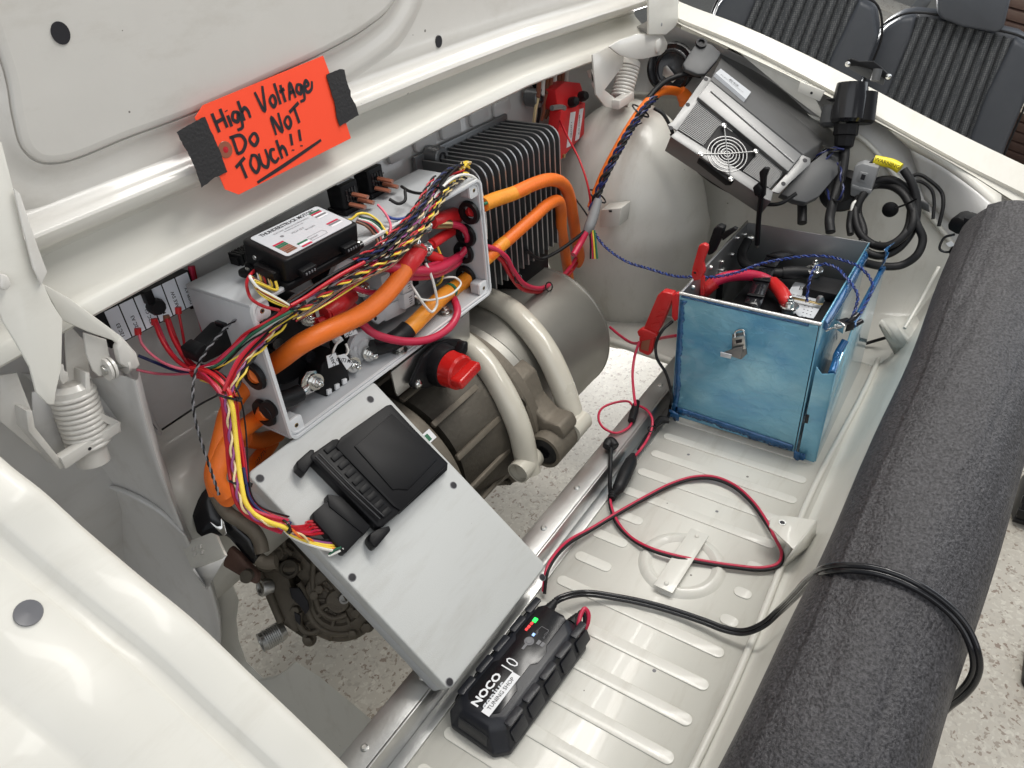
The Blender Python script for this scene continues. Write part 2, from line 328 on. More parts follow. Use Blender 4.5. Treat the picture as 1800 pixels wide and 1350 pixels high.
def strands(name, pts, R, turns, mats, r, root, step=0.0035, n=6):
    path = resample(spline(pts, 12), step)
    for i, m in enumerate(mats): tube(name, twist(path, R, turns, 2 * math.pi * i / len(mats)), r, m, root, n=n, straight=True)
def bundle(name, pts, Rb, specs, root, seed=1, k=10, ends=None, n=6):
    """loose bundle: specs = list of (material, radius); each wire wanders round the centre line"""
    rnd = random.Random(seed); path = resample(spline(pts, k), 0.008); P, T, N, B = frames(path); L = len(P)
    for i, (m, r) in enumerate(specs):
        a0 = 2 * math.pi * i / len(specs) + rnd.uniform(-.3, .3); tw = rnd.uniform(-2.2, 2.2); rad = Rb * (0.35 + 0.75 * math.sqrt(rnd.random())); ph = rnd.uniform(0, 6)
        out = []
        for j in range(L):
            t = j / (L - 1); a = a0 + tw * t + 0.5 * math.sin(5 * t + ph); q = rad * (1 + 0.18 * math.sin(9 * t + ph))
            out.append(P[j] + q * (math.cos(a) * N[j] + math.sin(a) * B[j]))
        tube(name, out, r, m, root, n=n, straight=True)
def tag(o, label=None, cat=None, group=None, kind=None):
    if label: o['label'] = label
    if cat: o['category'] = cat
    if group: o['group'] = group
    if kind: o['kind'] = kind
    return o
def thing(name, label, cat, loc=(0, 0, 0), group=None):
    o = bpy.data.objects.new(name, None); COL.objects.link(o); o.location = [float(v) for v in loc]; o.empty_display_size = 0.02
    return tag(o, label, cat, group)
def text(name, s, fr, a, b, size, m, root, h=0.0006, ang=0, bold=0.0, sx=1.0, align='CENTER', shear=0.0):
    c = bpy.data.curves.new(name, 'FONT'); c.body = s; c.size = 1.0; c.align_x = align; c.align_y = 'CENTER'; c.offset = bold; c.shear = shear; c.resolution_u = 2; c.extrude = 0
    t = bpy.data.objects.new('tmp', c); me = bpy.data.meshes.new_from_object(t); bpy.data.objects.remove(t); bpy.data.curves.remove(c)
    ca, sa = math.cos(math.radians(ang)), math.sin(math.radians(ang)); bs = base(root)
    for v in me.vertices:
        x, y = v.co.x * size * sx, v.co.y * size; p = fr.at(a + x * ca - y * sa, b + x * sa + y * ca, h) - bs; v.co = p
    me.name = name; me.materials.clear(); return link(name, me, m, root)
def stroke(name, fr, lines, w, h, m, root, closed=False):
    """flat ribbon strokes drawn on a frame, joined into one print"""
    V = []; Fc = []
    for ln in lines:
        P = spline([(a, b, 0) for a, b in ln], 6) if len(ln) > 2 else [np.array((*q, 0.)) for q in ln]
        P = np.array(P); T = np.gradient(P, axis=0); T /= np.linalg.norm(T, axis=1)[:, None] + 1e-12; Nn = np.c_[-T[:, 1], T[:, 0]]; o = len(V); L = len(P)
        for i in range(L):
            ww = w * (0.75 + 0.35 * math.sin(math.pi * (i + .5) / L)) / 2
            for s in (-1, 1): V.append(fr.at(P[i, 0] + s * Nn[i, 0] * ww, P[i, 1] + s * Nn[i, 1] * ww, h))
        for i in range(L - 1): q = o + 2 * i; Fc.append((q, q + 1, q + 3, q + 2))
    return raw(name, V, Fc, m, root)
def hexbolt(name, o, axis, r, h, m, root, washer=True, stud=0.0):
    ax = nrm(axis); f = F(o, np.cross(ax, [0.3, 0.1, 0.9]), np.cross(ax, np.cross(ax, [0.3, 0.1, 0.9])))
    s = 1 if f.n @ ax > 0 else -1; z = 0; sets = []
    pr = ([(0, 0), (0, r * 1.55), (h * .22, r * 1.55), (h * .22, 0)] if washer else [])
    hx = circ(0, 0, r, 6); b = prism(name, f, hx, s * h * .22, s * h, m, root, bev=r * .12)
    root = b
    if washer: lathe('washer', o, axis, pr, m, root, 20)
    if stud: lathe('stud', np.array(o) + ax * h, axis, [(-h * .3, r * .5), (stud, r * .5), (stud + r * .1, r * .35), (stud + r * .1, 0)], m, root, 12)
    return b
def screw(name, o, axis, r, m, root, h=None):
    h = h or r * .6; lathe(name, o, axis, [(0, r), (h * .5, r), (h, r * .6), (h, 0)], m, root, 14)
def loft(name, rows, m, root=None, k=1, smooth=True, sharp=60, thick=0.0):
    """surface through rows of points (each row the same length)"""
    R_ = [spline(r, k) if k > 1 else [np.array(p, float) for p in r] for r in rows]; L = len(R_[0]); V = [p for r in R_ for p in r]; Fc = []
    for i in range(len(R_) - 1):
        for j in range(L - 1): a = i * L + j; Fc.append((a, a + 1, a + L + 1, a + L))
    o = raw(name, V, Fc, m, root, smooth=smooth, sharp=sharp)
    if thick:
        md = o.modifiers.new('thickness', 'SOLIDIFY'); md.thickness = thick; md.offset = 0
    return o
def crosses(rows, k=6):
    """resample a list of rows (profile lines) also across, giving a smooth skin"""
    cols = list(zip(*rows)); return [list(r) for r in zip(*[spline(c, k) for c in cols])]
def facing0(f): return 1 if f.n @ (CAM - f.o) > 0 else -1
# ================================================================ SETTING
g = raw('garage_floor', [(-4, -6, -.45), (14, -6, -.45), (14, 6, -.45), (-4, 6, -.45)], [(0, 1, 2, 3)], 'terrazzo'); tag(g, kind='structure')
# ================================================================ CAR
car = thing('convertible_car', 'ivory white convertible car with its bonnet open over a wired up bay', 'car', (1.0, 0.4, -0.45))
# --- tray
def tray():
    us = [(-.3, .50), (1.98, .50)]; T = []
    loft('tray_floor', [[(x, .50, 0) for x in np.linspace(-.1, 1.62, 12)], [(x, .13, 0) for x in np.linspace(-.1, 1.62, 12)]], 'bay_paint', car, thick=.003)
    # long pressed ribs
    for i in range(20):
        x = 0.20 + i * .0635
        segs = [(.160, .455)] if not 0.755 < x < 0.93 else [(.385, .455), (.160, .190)]
        f = F((x, 0, .0015), XA, YA)
        for y0, y1 in segs:
            prism('rib', f, rrect(-.0105, y0, .0105, y1, .0100, 5), -.001, .0019, 'bay_paint', car, bev=.0026, seg=3)
    c = (.842, .285, .0)
    lathe('tray_boss', c, ZA, [(.0, .076), (.004, .072), (.009, .066), (.010, .060), (.007, .054), (.0035, .050), (.003, .001)], 'bay_paint', car, 48)
    f = F((.842, .285, .014), nrm(PZ(1150, 1045) - PZ(1235, 940)), ZA)
    f = F((.842, .285, .012), PZ(1235, 935) - PZ(1160, 1052), np.cross(ZA, PZ(1235, 935) - PZ(1160, 1052)))
    o = prism('tray_strap', f, rect(-.075, -.017, .075, .017), 0, .003, 'bay_paint', car, bev=.001)
    for s in (-1, 1): screw('strap_rivet', f.at(s * .062, 0, .003), ZA, .004, 'bay_paint', car)
tray()
# far part of the bay floor, climbing to the side wall
k = 8
loft('corner_floor', crosses([[(1.62, .98, 0), (1.62, .62, 0), (1.62, .50, 0), (1.62, .30, 0), (1.62, .13, 0)],
                      [(1.75, .98, .004), (1.75, .62, .004), (1.75, .50, .006), (1.74, .25, .012), (1.70, .09, .03)],
                      [(1.835, .98, .10), (1.835, .62, .10), (1.83, .48, .10), (1.82, .22, .09), (1.80, .05, .08)],
                      [(1.862, .98, .50), (1.862, .60, .50), (1.862, .32, .455), (1.858, .20, .36), (1.852, .03, .205)]], 6), 'bay_paint', car, k=6)
loft('side_panel', crosses([[(1.860, .98, .50), (1.860, .60, .50), (1.860, .32, .455), (1.856, .20, .36), (1.850, .03, .205)],
                    [(1.905, .98, .60), (1.905, .6, .56), (1.905, .32, .50), (1.90, .18, .42), (1.88, -.03, .33)],
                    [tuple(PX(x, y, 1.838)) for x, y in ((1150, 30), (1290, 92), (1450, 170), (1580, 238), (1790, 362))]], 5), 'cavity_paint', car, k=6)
tube('panel_seam', [(1.856, .98, .50), (1.856, .60, .50), (1.856, .32, .455), (1.852, .20, .36), (1.846, .03, .205)], .006, 'bay_paint', car)
loft('deck_behind_motor', [[(1.42, .50, 0), (1.44, .70, 0), (1.46, .98, 0)], [(1.64, .50, 0), (1.64, .70, 0), (1.64, .98, 0)]], 'bay_paint', car, k=4, thick=.004)
tube('deck_edge', [(1.42, .50, 0), (1.44, .70, 0), (1.46, .98, 0)], .010, 'bay_paint', car)
# --- bulkhead
def bulk():
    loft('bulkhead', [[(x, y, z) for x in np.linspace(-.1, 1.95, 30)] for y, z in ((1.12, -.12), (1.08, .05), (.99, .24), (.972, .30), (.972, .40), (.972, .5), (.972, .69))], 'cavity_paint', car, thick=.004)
    X2 = np.linspace(.345, .56, 8)
    loft('bulkhead_ledge', crosses([[(x, .975, .345) for x in X2], [(x, .945, .325) for x in X2], [(x, .90, .315) for x in X2], [(x, .88, .29) for x in X2], [(x, .885, .20) for x in X2], [(x, .90, .05) for x in X2]], 4), 'bay_paint', car, thick=.004)
    for i, (x, y) in enumerate([(700, 262), (745, 243), (790, 222), (840, 200), (880, 185)]):
        p = PY(x, y, .968); f = F(p, XA, ZA); prism('bulkhead_swage', f, rrect(-.035, -.02, .03, .012, .01), -.002, .008, 'cavity_paint', car, bev=.004)
bulk()
# --- wheel arches
def ell(name, c, r, m, n=40, lo=-90, rid=None):
    rows = []
    for i in range(n + 1):
        t = math.radians(lo + (90 - lo) * i / n); row = []
        for j in range(2 * n + 1):
            a = math.pi * j / n; q = 1.0
            if rid: q = rid(t, a)
            row.append((c[0] + r[0] * math.cos(t) * math.cos(a) * q, c[1] + r[1] * math.cos(t) * math.sin(a) * q, c[2] + r[2] * math.sin(t) * q))
        rows.append(row)
    return loft(name, rows, m, car)
def gauss(x, s): return math.exp(-(x / s) ** 2)
ell('wheel_arch', (1.695, .82, .178), (.201, .22, .348), 'bay_paint', rid=lambda t, a: 1 + .025 * gauss(t - .15, .05) + .02 * gauss(math.atan2(math.sin(a + 1.35), math.cos(a + 1.35)), .05))
def near_arch():
    sil = [(238, 668), (262, 760), (284, 830), (312, 905), (338, 965), (366, 1020), (384, 1078), (388, 1120), (384, 1170), (372, 1240), (350, 1330)]
    mid = [(130, 668), (150, 785), (180, 880), (215, 960), (245, 1020), (280, 1070), (305, 1120), (312, 1165), (308, 1215), (295, 1280), (275, 1360)]
    lef = [(0, 660), (10, 790), (40, 890), (75, 970), (110, 1040), (150, 1100), (180, 1150), (190, 1200), (188, 1250), (175, 1310), (155, 1390)]
    n = len(sil); xm = np.linspace(.308, .300, n)
    S = [PX(*p, .335) for p in sil]; M_ = [PX(*p, float(x)) for p, x in zip(mid, xm)]; L_ = [PX(*p, .262) for p in lef]
    nearS = [a * .72 + b * .28 + np.array([.006, -.004, .004]) for a, b in zip(S, M_)]
    far = [p + np.array([.03, .05, -.02]) for p in S]; out = [p + np.array([-.09, .01, -.02]) for p in L_]
    rows = [out, L_, M_, nearS, S, far]
    # shallow pressed ridge across the arch
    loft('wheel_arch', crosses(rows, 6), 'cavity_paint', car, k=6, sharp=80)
    R_ = [M_[1] * .4 + M_[2] * .6, M_[2] * .5 + nearS[2] * .5 + np.array([0, 0, .002]), nearS[2] * .3 + nearS[3] * .7, S[3] * .5 + S[4] * .5]
    tube('arch_ridge', [p + np.array([-.003, -.003, -.002]) for p in R_], [.001, .004, .005, .004, .002], 'cavity_paint', car, n=12, sx=1.0)
near_arch()
# lower inner panel on the near side with the ragged drain opening
def near_panel():
    cut = [(386, 975), (400, 1010), (412, 1040), (408, 1075), (412, 1110), (430, 1160), (462, 1192), (490, 1186), (520, 1163), (560, 1188), (650, 1262), (700, 1310)]
    bk = [(330, 960), (330, 1010), (330, 1050), (330, 1090), (340, 1130), (360, 1190), (400, 1230), (420, 1250), (440, 1270), (480, 1300), (560, 1350), (600, 1400)]
    V = [PX(x, y, .385) for x, y in cut]; back = [PX(x, y, .36) for x, y in bk]
    mid = [a * .6 + b * .4 + np.array([-.01, .0, -.01]) for a, b in zip(V, back)]
    low = [p + np.array([.004, .006, -.03]) for p in V]
    loft('drain_panel', crosses([low, V, mid, back], 3), 'bay_paint', car, sharp=35)
near_panel()
# --- rails
rail = lambda: None
def mk_rail():
    f = F((0, .5, .0), XA, YA)
    wbox('side_rail', .12, 1.415, .492, .532, .044, .048, 'alu', car, bev=.001)
    wbox('side_rail_web', .12, 1.415, .488, .4915, -.03, .048, 'alu', car, bev=.001)
    wbox('side_rail_foot', .12, 1.415, .468, .488, -.006, .002 + .004, 'alu', car, bev=.001)
    for px, py in ((648, 1320), (742, 1190), (1020, 860), (963, 932), (1170, 680)):
        p = PZ(px, py, .048); screw('rivet', (p[0], .512, .048), ZA, .0055, 'zinc', car)
mk_rail()
# --- tail panel under the foam
def tail():
    X_ = np.linspace(.1, 1.78, 16)
    def row(y, z, dz=0): return [(x, y, z + dz * math.sin(3 * x)) for x in X_]
    loft('tail_panel', crosses([row(.132, 0), row(.118, .006), row(.095, .05, .004), row(.07, .13, .01), row(.045, .19, .01), row(.02, .205, .0), row(-.01, .20), row(-.035, .16), row(-.045, .0)], 4), 'bay_paint', car, k=2)
    # raised seam along the tray edge
    tube('tray_seam', [(x, .137 + .006 * math.sin(7 * x), .004) for x in X_], .006, 'bay_paint', car)
    for (pts, hole) in (([(1350, 912), (1372, 905), (1435, 913), (1395, 958)], (1374, 918)),):
        f = F(PZ(1375, 925, .055), XA, YA); poly = f.pts([(1352, 925), (1354, 912), (1364, 906), (1380, 906), (1436, 914), (1410, 945), (1396, 966)])
        prism('tail_bracket', f, poly, -.003, 0, 'bay_paint', car, bev=.001)
        a = f.px(1375, 919); lathe('bracket_hole', f.at(*a, 0), ZA, [(0.0006, .0045), (.0006, 0)], 'ink', car, 14); lathe('bracket_eyelet', f.at(*a, 0), ZA, [(0, .0065), (.0012, .006), (.0012, .0045), (0, .0042)], 'zinc', car, 18)
        loft('bracket_web', [[f.at(*f.px(1396, 966)), f.at(*f.px(1436, 914))], [PZ(1372, 1000, .0), PZ(1430, 960, 0)]], 'bay_paint', car, thick=.003)
    # folded gusset beside the battery box
    f = F(PZ(1590, 600, .12), XA, YA)
    P = [PZ(1545, 572, .12), PZ(1552, 560, .12), PZ(1612, 556, .12), PZ(1640, 620, .09), PZ(1578, 632, .02)]
    loft('gusset_plate', [[P[0], P[1], P[2]], [PZ(1560, 600, .06), PZ(1600, 612, .07), P[3]], [P[4], PZ(1605, 622, .04), PZ(1640, 620, .05)]], 'bay_paint', car, k=3, thick=.003)
    tube('gusset_crease', [PZ(1590, 577, .124), PZ(1612, 540, .15), PZ(1650, 470, .2)], .004, 'bay_paint', car)
tail()
# --- rim of the opening, far side
def rim():
    xo = [(1150, -22), (1195, 3), (1300, 43), (1400, 88), (1500, 138), (1600, 191), (1700, 242), (1800, 290), (1900, 338)]
    xi = [(1160, 18), (1202, 36), (1300, 76), (1400, 126), (1500, 180), (1600, 236), (1700, 290), (1800, 340), (1900, 392)]
    xl = [(1170, 30), (1205, 47), (1300, 92), (1400, 140), (1500, 192), (1595, 243), (1690, 296), (1780, 352), (1880, 410)]
    O = [PX(x, y, 1.90) for x, y in xo]; I = [PX(x, y, 1.845) for x, y in xi]; L = [PX(x, y, 1.835) for x, y in xl]
    top = [(a * .5 + b * .5) + np.array([0, 0, .004]) for a, b in zip(O, I)]
    lo = [p + np.array([.012, 0, -.006]) for p in L]
    out = [p + np.array([.03, 0, -.03]) for p in O]; out2 = [p + np.array([.10, -.02, -.22]) for p in O]
    step = [p + np.array([.006, 0, -.010]) for p in I]
    loft('opening_rim', [out2, out, O, top, I, step, L, lo], 'ivory_paint', car, k=5, sharp=35)
    # rounded inner corner sweeping into the tail
    C = [PX(1752, 372, 1.835), PX(1780, 420, 1.83), PX(1800, 470, 1.80)]
    f = F(PX(1425, 165, 1.80), YA, ZA)
    prism('clip_tab', f, f.pts([(1407, 143), (1450, 160), (1441, 178), (1402, 161)]), -.002, .002, 'ivory_paint', car, bev=.001)
    a = f.px(1427, 163); screw('clip_hole', f.at(*a, -.0025), -XA, .003, 'ink', car, .0005)
rim()
# rounded inner corner under the rim, turning down to the tail
def corner_skin():
    A_ = [PX(1560, 226, 1.838), PX(1640, 268, 1.84), PX(1700, 303, 1.838), PX(1760, 343, 1.83)]
    B_ = [PX(1600, 262, 1.850), PX(1655, 292, 1.845), PX(1698, 322, 1.83), PX(1760, 372, 1.80)]
    C_ = [PX(1612, 300, 1.865), PX(1660, 330, 1.85), PX(1700, 356, 1.82), PX(1765, 392, 1.77)]
    D_ = [PX(1625, 350, 1.86), PX(1668, 390, 1.84), PX(1705, 410, 1.80), PX(1770, 430, 1.74)]
    loft('rear_corner', crosses([A_, B_], 3), 'ivory_paint', car, k=5, thick=.002)
    loft('rear_corner_inner', crosses([B_, C_, D_], 4), 'cavity_paint', car, k=5, thick=.002)
corner_skin()
# --- near rim / wing, lower left of the picture
def wing_():
    inn = [(-60, 760), (0, 815), (60, 862), (130, 925), (230, 1010), (330, 1092), (430, 1187), (520, 1272), (600, 1350), (700, 1450)]
    edge = [PX(x, y, float(np.interp(x, [-60, 0, 300, 600], [.145, .15, .18, .20]))) for x, y in inn]
    def off(dx, dz): return [p + np.array([dx, 0, dz]) for p in edge]
    loft('wing', [off(.012, -.10), off(.010, -.03), off(.006, -.006), off(0, 0), off(-.008, .0035), off(-.034, .003), off(-.039, .001), off(-.043, -.008), off(-.046, -.0095), off(-.055, -.0095), off(-.058, -.007), off(-.062, .0005), off(-.11, .002), off(-.135, .0015), off(-.139, -.001), off(-.144, .001), off(-.20, .002), off(-.30, -.002), off(-.45, -.02), off(-.6, -.06)], 'ivory_paint', car, k=6, sharp=70)
    f = F(edge[4] + np.array([0, 0, .003]), XA, edge[6] - edge[2]); sg = facing0(f); q = f.px(50, 1077)
    lathe('rubber_plug', f.at(*q, -sg * .002), f.n * sg, [(0, .0118), (.0025, .0112), (.002, .009), (.0015, 0)], 'plug_grey', car, 24)
wing_()
# side clip bracket on the near side
def clip_bracket():
    f = F(PX(355, 960, .33), nrm(PX(375, 935, .33) - PX(320, 960, .33)), nrm(PX(345, 1000, .33) - PX(320, 960, .33)) + np.array([-.9, 0, 0]))
    tp = [(320, 958), (332, 952), (372, 937), (382, 941), (388, 955), (398, 976), (392, 982), (345, 1000), (338, 996)]
    prism('side_bracket', f, f.pts(tp), -.002, .002, 'ivory_paint', car, bev=.001)
    V = [f.at(*q) for q in f.pts([(398, 977), (342, 999)])]; lowp = [PX(364, 1036, .31), PX(340, 1000, .29)]
    loft('bracket_side', [[V[0], V[1]], lowp], 'cavity_paint', car, thick=.003)
    s = 1 if f.n @ (CAM - f.o) > 0 else -1
    for a in ((345, 965), (357, 961), (347, 975), (360, 971)):
        q = f.px(*a); obox('caged_nut_tab', f, q[0] - .006, q[0] + .004, q[1] - .003, q[1] + .003, min(s * .002, s * .005), max(s * .002, s * .005), 'hinge_paint', car, bev=.0008)
clip_bracket()
# small square box and pads on the far arch
def arch_bits():
    f = F(PX(1073, 385, 1.46), nrm(PX(1090, 375, 1.46) - PX(1055, 375, 1.46)), ZA)
    s = 1 if f.n @ (CAM - f.o) > 0 else -1
    a = f.pts([(1056, 369), (1092, 366), (1088, 398), (1053, 400)])
    prism('arch_box', f, a, min(0, -s * .05), max(0, -s * .05), 'bay_paint', car, bev=.001)
    q = f.px(1073, 370); obox('arch_slot', f, q[0] - .004, q[0] + .004, q[1] - .004, q[1] + .001, min(s * .0004, s * .001), max(s * .0004, s * .001), 'ink', car)
    f = F(PX(1043, 140, 1.6), nrm(PX(1050, 155, 1.6) - PX(1036, 122, 1.6)), YA)
    s = 1 if f.n @ (CAM - f.o) > 0 else -1
    prism('latch_plate', f, f.pts([(1032, 124), (1040, 121), (1045, 135), (1042, 141), (1048, 145), (1054, 155), (1046, 158), (1040, 146), (1044, 140), (1036, 136)]), min(0, s * .003), max(0, s * .003), 'hinge_paint', car, bev=.0005)
arch_bits()
# ================================================================ BONNET LID with hinges (parts of the car)
def lid():
    X_ = np.r_[np.linspace(.02, .3, 6), np.linspace(.36, 1.9, 24)]
    def dz(x): return float(np.interp(x, [.0, .35, .45, .59, .73, .9, 1.06, 1.31, 1.54, 1.81, 2.0], [-.022, -.002, .004, .011, .019, .026, .033, .038, .030, .018, .008]))
    def row(y, z, c=1.0, x0=None): return [(x, y, z + c * dz(x)) for x in X_]
    # bottom lip, ramp, lower edge, folded flange and inner panel
    prof = [(.962, .655), (.90, .640), (.862, .612), (.852, .608), (.848, .612), (.850, .628), (.856, .632), (.868, .636), (.900, .668), (.905, .676), (.900, .684), (.874, .694), (.858, .700), (.852, .706), (.850, .716)]
    loft('lid_hinge_edge', [row(y, z, 1.0 if z < .65 else (.75 if z < .69 else .5)) for y, z in prof], 'ivory_paint', car, k=1, sharp=50)
    # inner pressing: sheet with a framed raised panel
    f = F((1.0, .866, .716), XA, (0, -.10, 1)); sg = facing0(f)
    bowf = lambda x, v: .5 * dz(x + 1.0) * max(0, 1 - v / .2)
    loft('lid_inner_sheet', [[f.at(u, v + bowf(u, v), sg * float(np.interp(v, [0, .006, .014, .026, .04, .06], [.0155, .012, -.004, -.012, -.0115, -.014]))) for u in np.linspace(-.98, .9, 40)] for v in (0, .003, .006, .010, .014, .020, .026, .032, .04, .05, .06, .1, .3, .75)], 'hinge_paint', car, sharp=70)
    ctl = [(112, 288), (230, 243), (345, 200), (470, 142), (590, 84), (650, 48), (690, 12), (720, -60), (700, -260), (560, -420), (200, -480), (-60, -420), (-70, -200), (-20, 30), (14, 140), (26, 210), (42, 262), (70, 286)]
    P = np.array([p for p in spline([(a, b, 0) for a, b in f.pts(ctl + ctl[:3])], 8)])[:, :2]; P = P[8:8 * (len(ctl) + 1)]
    T = np.roll(P, -1, 0) - np.roll(P, 1, 0); T /= np.linalg.norm(T, axis=1)[:, None]; Nn = np.c_[-T[:, 1], T[:, 0]]
    cen = P.mean(0)
    if ((cen - P[10]) @ Nn[10]) < 0: Nn = -Nn
    prof = [(-.066, -.0135), (-.058, -.011), (-.050, -.0085), (-.044, -.008), (-.036, -.0085), (-.026, -.0105), (-.016, -.011), (-.008, -.0085), (-.003, -.0045), (-.001, -.004), (.0, -.007), (.001, -.007), (.002, -.002), (.004, -.0008), (.010, .0)]
    rows = []
    for d, h in prof: rows.append([f.at(p[0] + n[0] * d, p[1] + n[1] * d, sg * h) for p, n in zip(np.r_[P, P[:1]], np.r_[Nn, Nn[:1]])])
    loft('lid_inner_panel', rows, 'hinge_paint', car, sharp=50)
    ins = rows[-1][:-1]
    raw('lid_inner_panel_face', list(ins), [tuple(range(len(ins)))], 'hinge_paint', car)
    loft('lid_outer_skin', [[f.at(u, v, -sg * .05) for u in np.linspace(-.98, .9, 14)] for v in (-.04, .1, .3, .75)], 'ivory_paint', car)
    for (x, y, r, hh) in ((106, 58, .0095, .0002), (88, 401, .008, -.0105), (771, 73, .0085, -.0115)):
        q = f.px(x, y, sg * hh); prism('lid_hole', f, circ(q[0], q[1], r, 24, r * 1.15), min(sg * (hh - .002), sg * (hh + .0012)), max(sg * (hh - .002), sg * (hh + .0012)), 'ink', car)
def facing0(f): return 1 if f.n @ (CAM - f.o) > 0 else -1
lid()

def body_details():
    for k in range(19):
        x = .36 + k * .055
        lathe('spot_weld', (x, .4675, .0005), ZA, [(0, .0042), (.0007, .0036), (.0003, .002), (.0003, 0)], 'bay_paint', car, 12)
    rnd = random.Random(8)
    tube('seam_sealer', [(1.62 + rnd.uniform(-.002, .002), y, .001) for y in np.linspace(.14, .97, 40)], .0035, 'bay_paint', car, n=6, k=2)
    tube('wall_sealer', [PY(x, y, .966) for x, y in ((215, 640), (250, 700), (280, 762), (286, 770))], .004, 'cavity_paint', car, n=8)
    for x, y in ((1530, 690), (1505, 760), (1462, 830), (1330, 1040), (1290, 1120), (1240, 1200)):
        p = PZ(x, y, .012); lathe('spot_weld', (p[0], p[1], .0), ZA, [(0, .0045), (.0008, .004), (.0003, .002), (.0003, 0)], 'bay_paint', car, 12)
    for x, y in ((1020, 1160), (1105, 1290), (1150, 1180), (1260, 900), (1210, 800)): p = PZ(x, y); lathe('drain_dimple', (p[0], p[1], .0016), ZA, [(0, .003), (.0002, 0)], 'ink_grey', car, 12)
body_details()
# ---------------------------------------------------------------- hinges (parts of the car)
def facing(f):
    return 1 if f.n @ (CAM - f.o) > 0 else -1
def slab(name, f, pxs, d, m, root, h0=0.0, bev=.001, hp=0.0):
    """plate traced on frame f, its front face at distance h0 towards the viewer, thickness d behind it"""
    s = facing(f); return prism(name, f, f.pts(pxs, s * h0), min(s * h0, s * (h0 - d)), max(s * h0, s * (h0 - d)), m, root, bev=bev)
def spring(p0, p1, r, n, wire, root, name='spring'):
    p0 = np.array(p0); p1 = np.array(p1); ax = nrm(p1 - p0); u = nrm(np.cross(ax, [0.2, 0.4, 0.9])); v = np.cross(ax, u); L = np.linalg.norm(p1 - p0)
    pts = [p0 + ax * L * t + r * (math.cos(2 * math.pi * n * t) * u + math.sin(2 * math.pi * n * t) * v) for t in np.linspace(0, 1, n * 20)]
    tube(name, pts, wire, 'hinge_paint', root, n=8, straight=True)
def hinge_near():
    f = F((.28, .845, .5), XA, ZA); s = facing(f)
    fb = F((.28, .872, .5), XA, ZA)
    slab('hinge_cage', fb, [(0, 660), (30, 655), (57, 725), (61, 752), (113, 822), (60, 790), (0, 740)], .003, 'hinge_paint', car)
    slab('hinge_cage', fb, [(112, 560), (150, 600), (158, 648), (160, 720), (212, 742), (214, 760), (160, 770), (120, 700)], .003, 'hinge_paint', car)
    fw = F((.28, .846, .5), XA, ZA)
    slab('hinge_cage', fw, [(57, 722), (62, 752), (115, 818), (107, 826), (50, 758), (46, 722)], .035, 'hinge_paint', car)
    slab('hinge_cage', fw, [(158, 655), (161, 718), (213, 742), (212, 756), (152, 728), (150, 655)], .035, 'hinge_paint', car)
    slab('hinge_cage', F((.28, .884, .5), XA, ZA), [(56, 690), (158, 660), (210, 740), (113, 815), (58, 755)], .003, 'cavity_paint', car)
    slab('hinge_cage_lip', f, [(107, 806), (210, 742), (213, 758), (116, 825)], .014, 'hinge_paint', car, h0=.004)
    a = f.px(158, 789, s * .0045); screw('lip_hole', f.at(*a, s * .0042), f.n * s, .0022, 'ink', car, .0004)
    spring(PY(127, 690, .87), PY(158, 783, .865), .0235, 11, .0034, car)
    lathe('spring_core', PY(126, 686, .87), PY(158, 790, .865) - PY(126, 686, .87), [(0, .020), (.10, .0195)], 'hinge_paint', car, 24)
    lathe('spring_cap', PY(121, 672, .87), PY(158, 783, .865) - PY(121, 672, .87), [(0, 0), (0, .018), (.006, .024), (.016, .024), (.017, .02)], 'hinge_paint', car, 28)
    slab('spring_hook', f, [(104, 645), (112, 640), (114, 652), (120, 655), (122, 668), (112, 676), (106, 668)], .012, 'hinge_paint', car, h0=-.008)
    # lid side plates
    f2 = F((.27, .80, .62), XA, (0, .12, 1))
    slab('hinge_arm', f2, [(-20, 236), (4, 250), (22, 320), (44, 420), (74, 492), (92, 532), (111, 562), (109, 646), (99, 690), (97, 712), (86, 712), (64, 690), (52, 645), (29, 604), (5, 565), (-20, 500)], .005, 'ivory_paint', car, bev=.002)
    slab('hinge_arm_flange', f2, [(24, 330), (36, 340), (66, 430), (84, 478), (73, 502), (58, 470), (40, 400)], .004, 'hinge_paint', car, h0=.006, bev=.0015)
    slab('hinge_arm', f, [(74, 498), (122, 524), (181, 567), (215, 592), (240, 620), (247, 642), (237, 651), (226, 642), (216, 614), (200, 599), (156, 584), (109, 563)], .006, 'ivory_paint', car, h0=.012, bev=.002)
    slab('hinge_knuckle', f, [(215, 594), (240, 620), (247, 642), (238, 651), (226, 648), (212, 640), (206, 612)], .012, 'hinge_paint', car, h0=.016, bev=.003)
    slab('hinge_link', f, [(148, 585), (188, 597), (194, 628), (186, 655), (176, 663), (164, 652), (152, 622)], .005, 'hinge_paint', car, h0=.0, bev=.0015)
    c0 = PY(180, 652, .842); c1 = PY(228, 634, .842)
    ax = c1 - c0; L = np.linalg.norm(ax)
    lathe('hinge_pin', c0, ax, [(0, 0), (0, .006), (L, .006), (L, 0)], 'zinc', car, 20)
    for t in (.10, .25, .72): lathe('pin_washer', c0 + ax * t, ax, [(0, .006), (0, .014), (.0035, .014), (.0035, .006)], 'hinge_paint', car, 24)
    slab('arm_lip', f2, [(0, 480), (14, 484), (22, 500), (12, 512), (0, 506)], .01, 'hinge_paint', car, h0=.012, bev=.002)
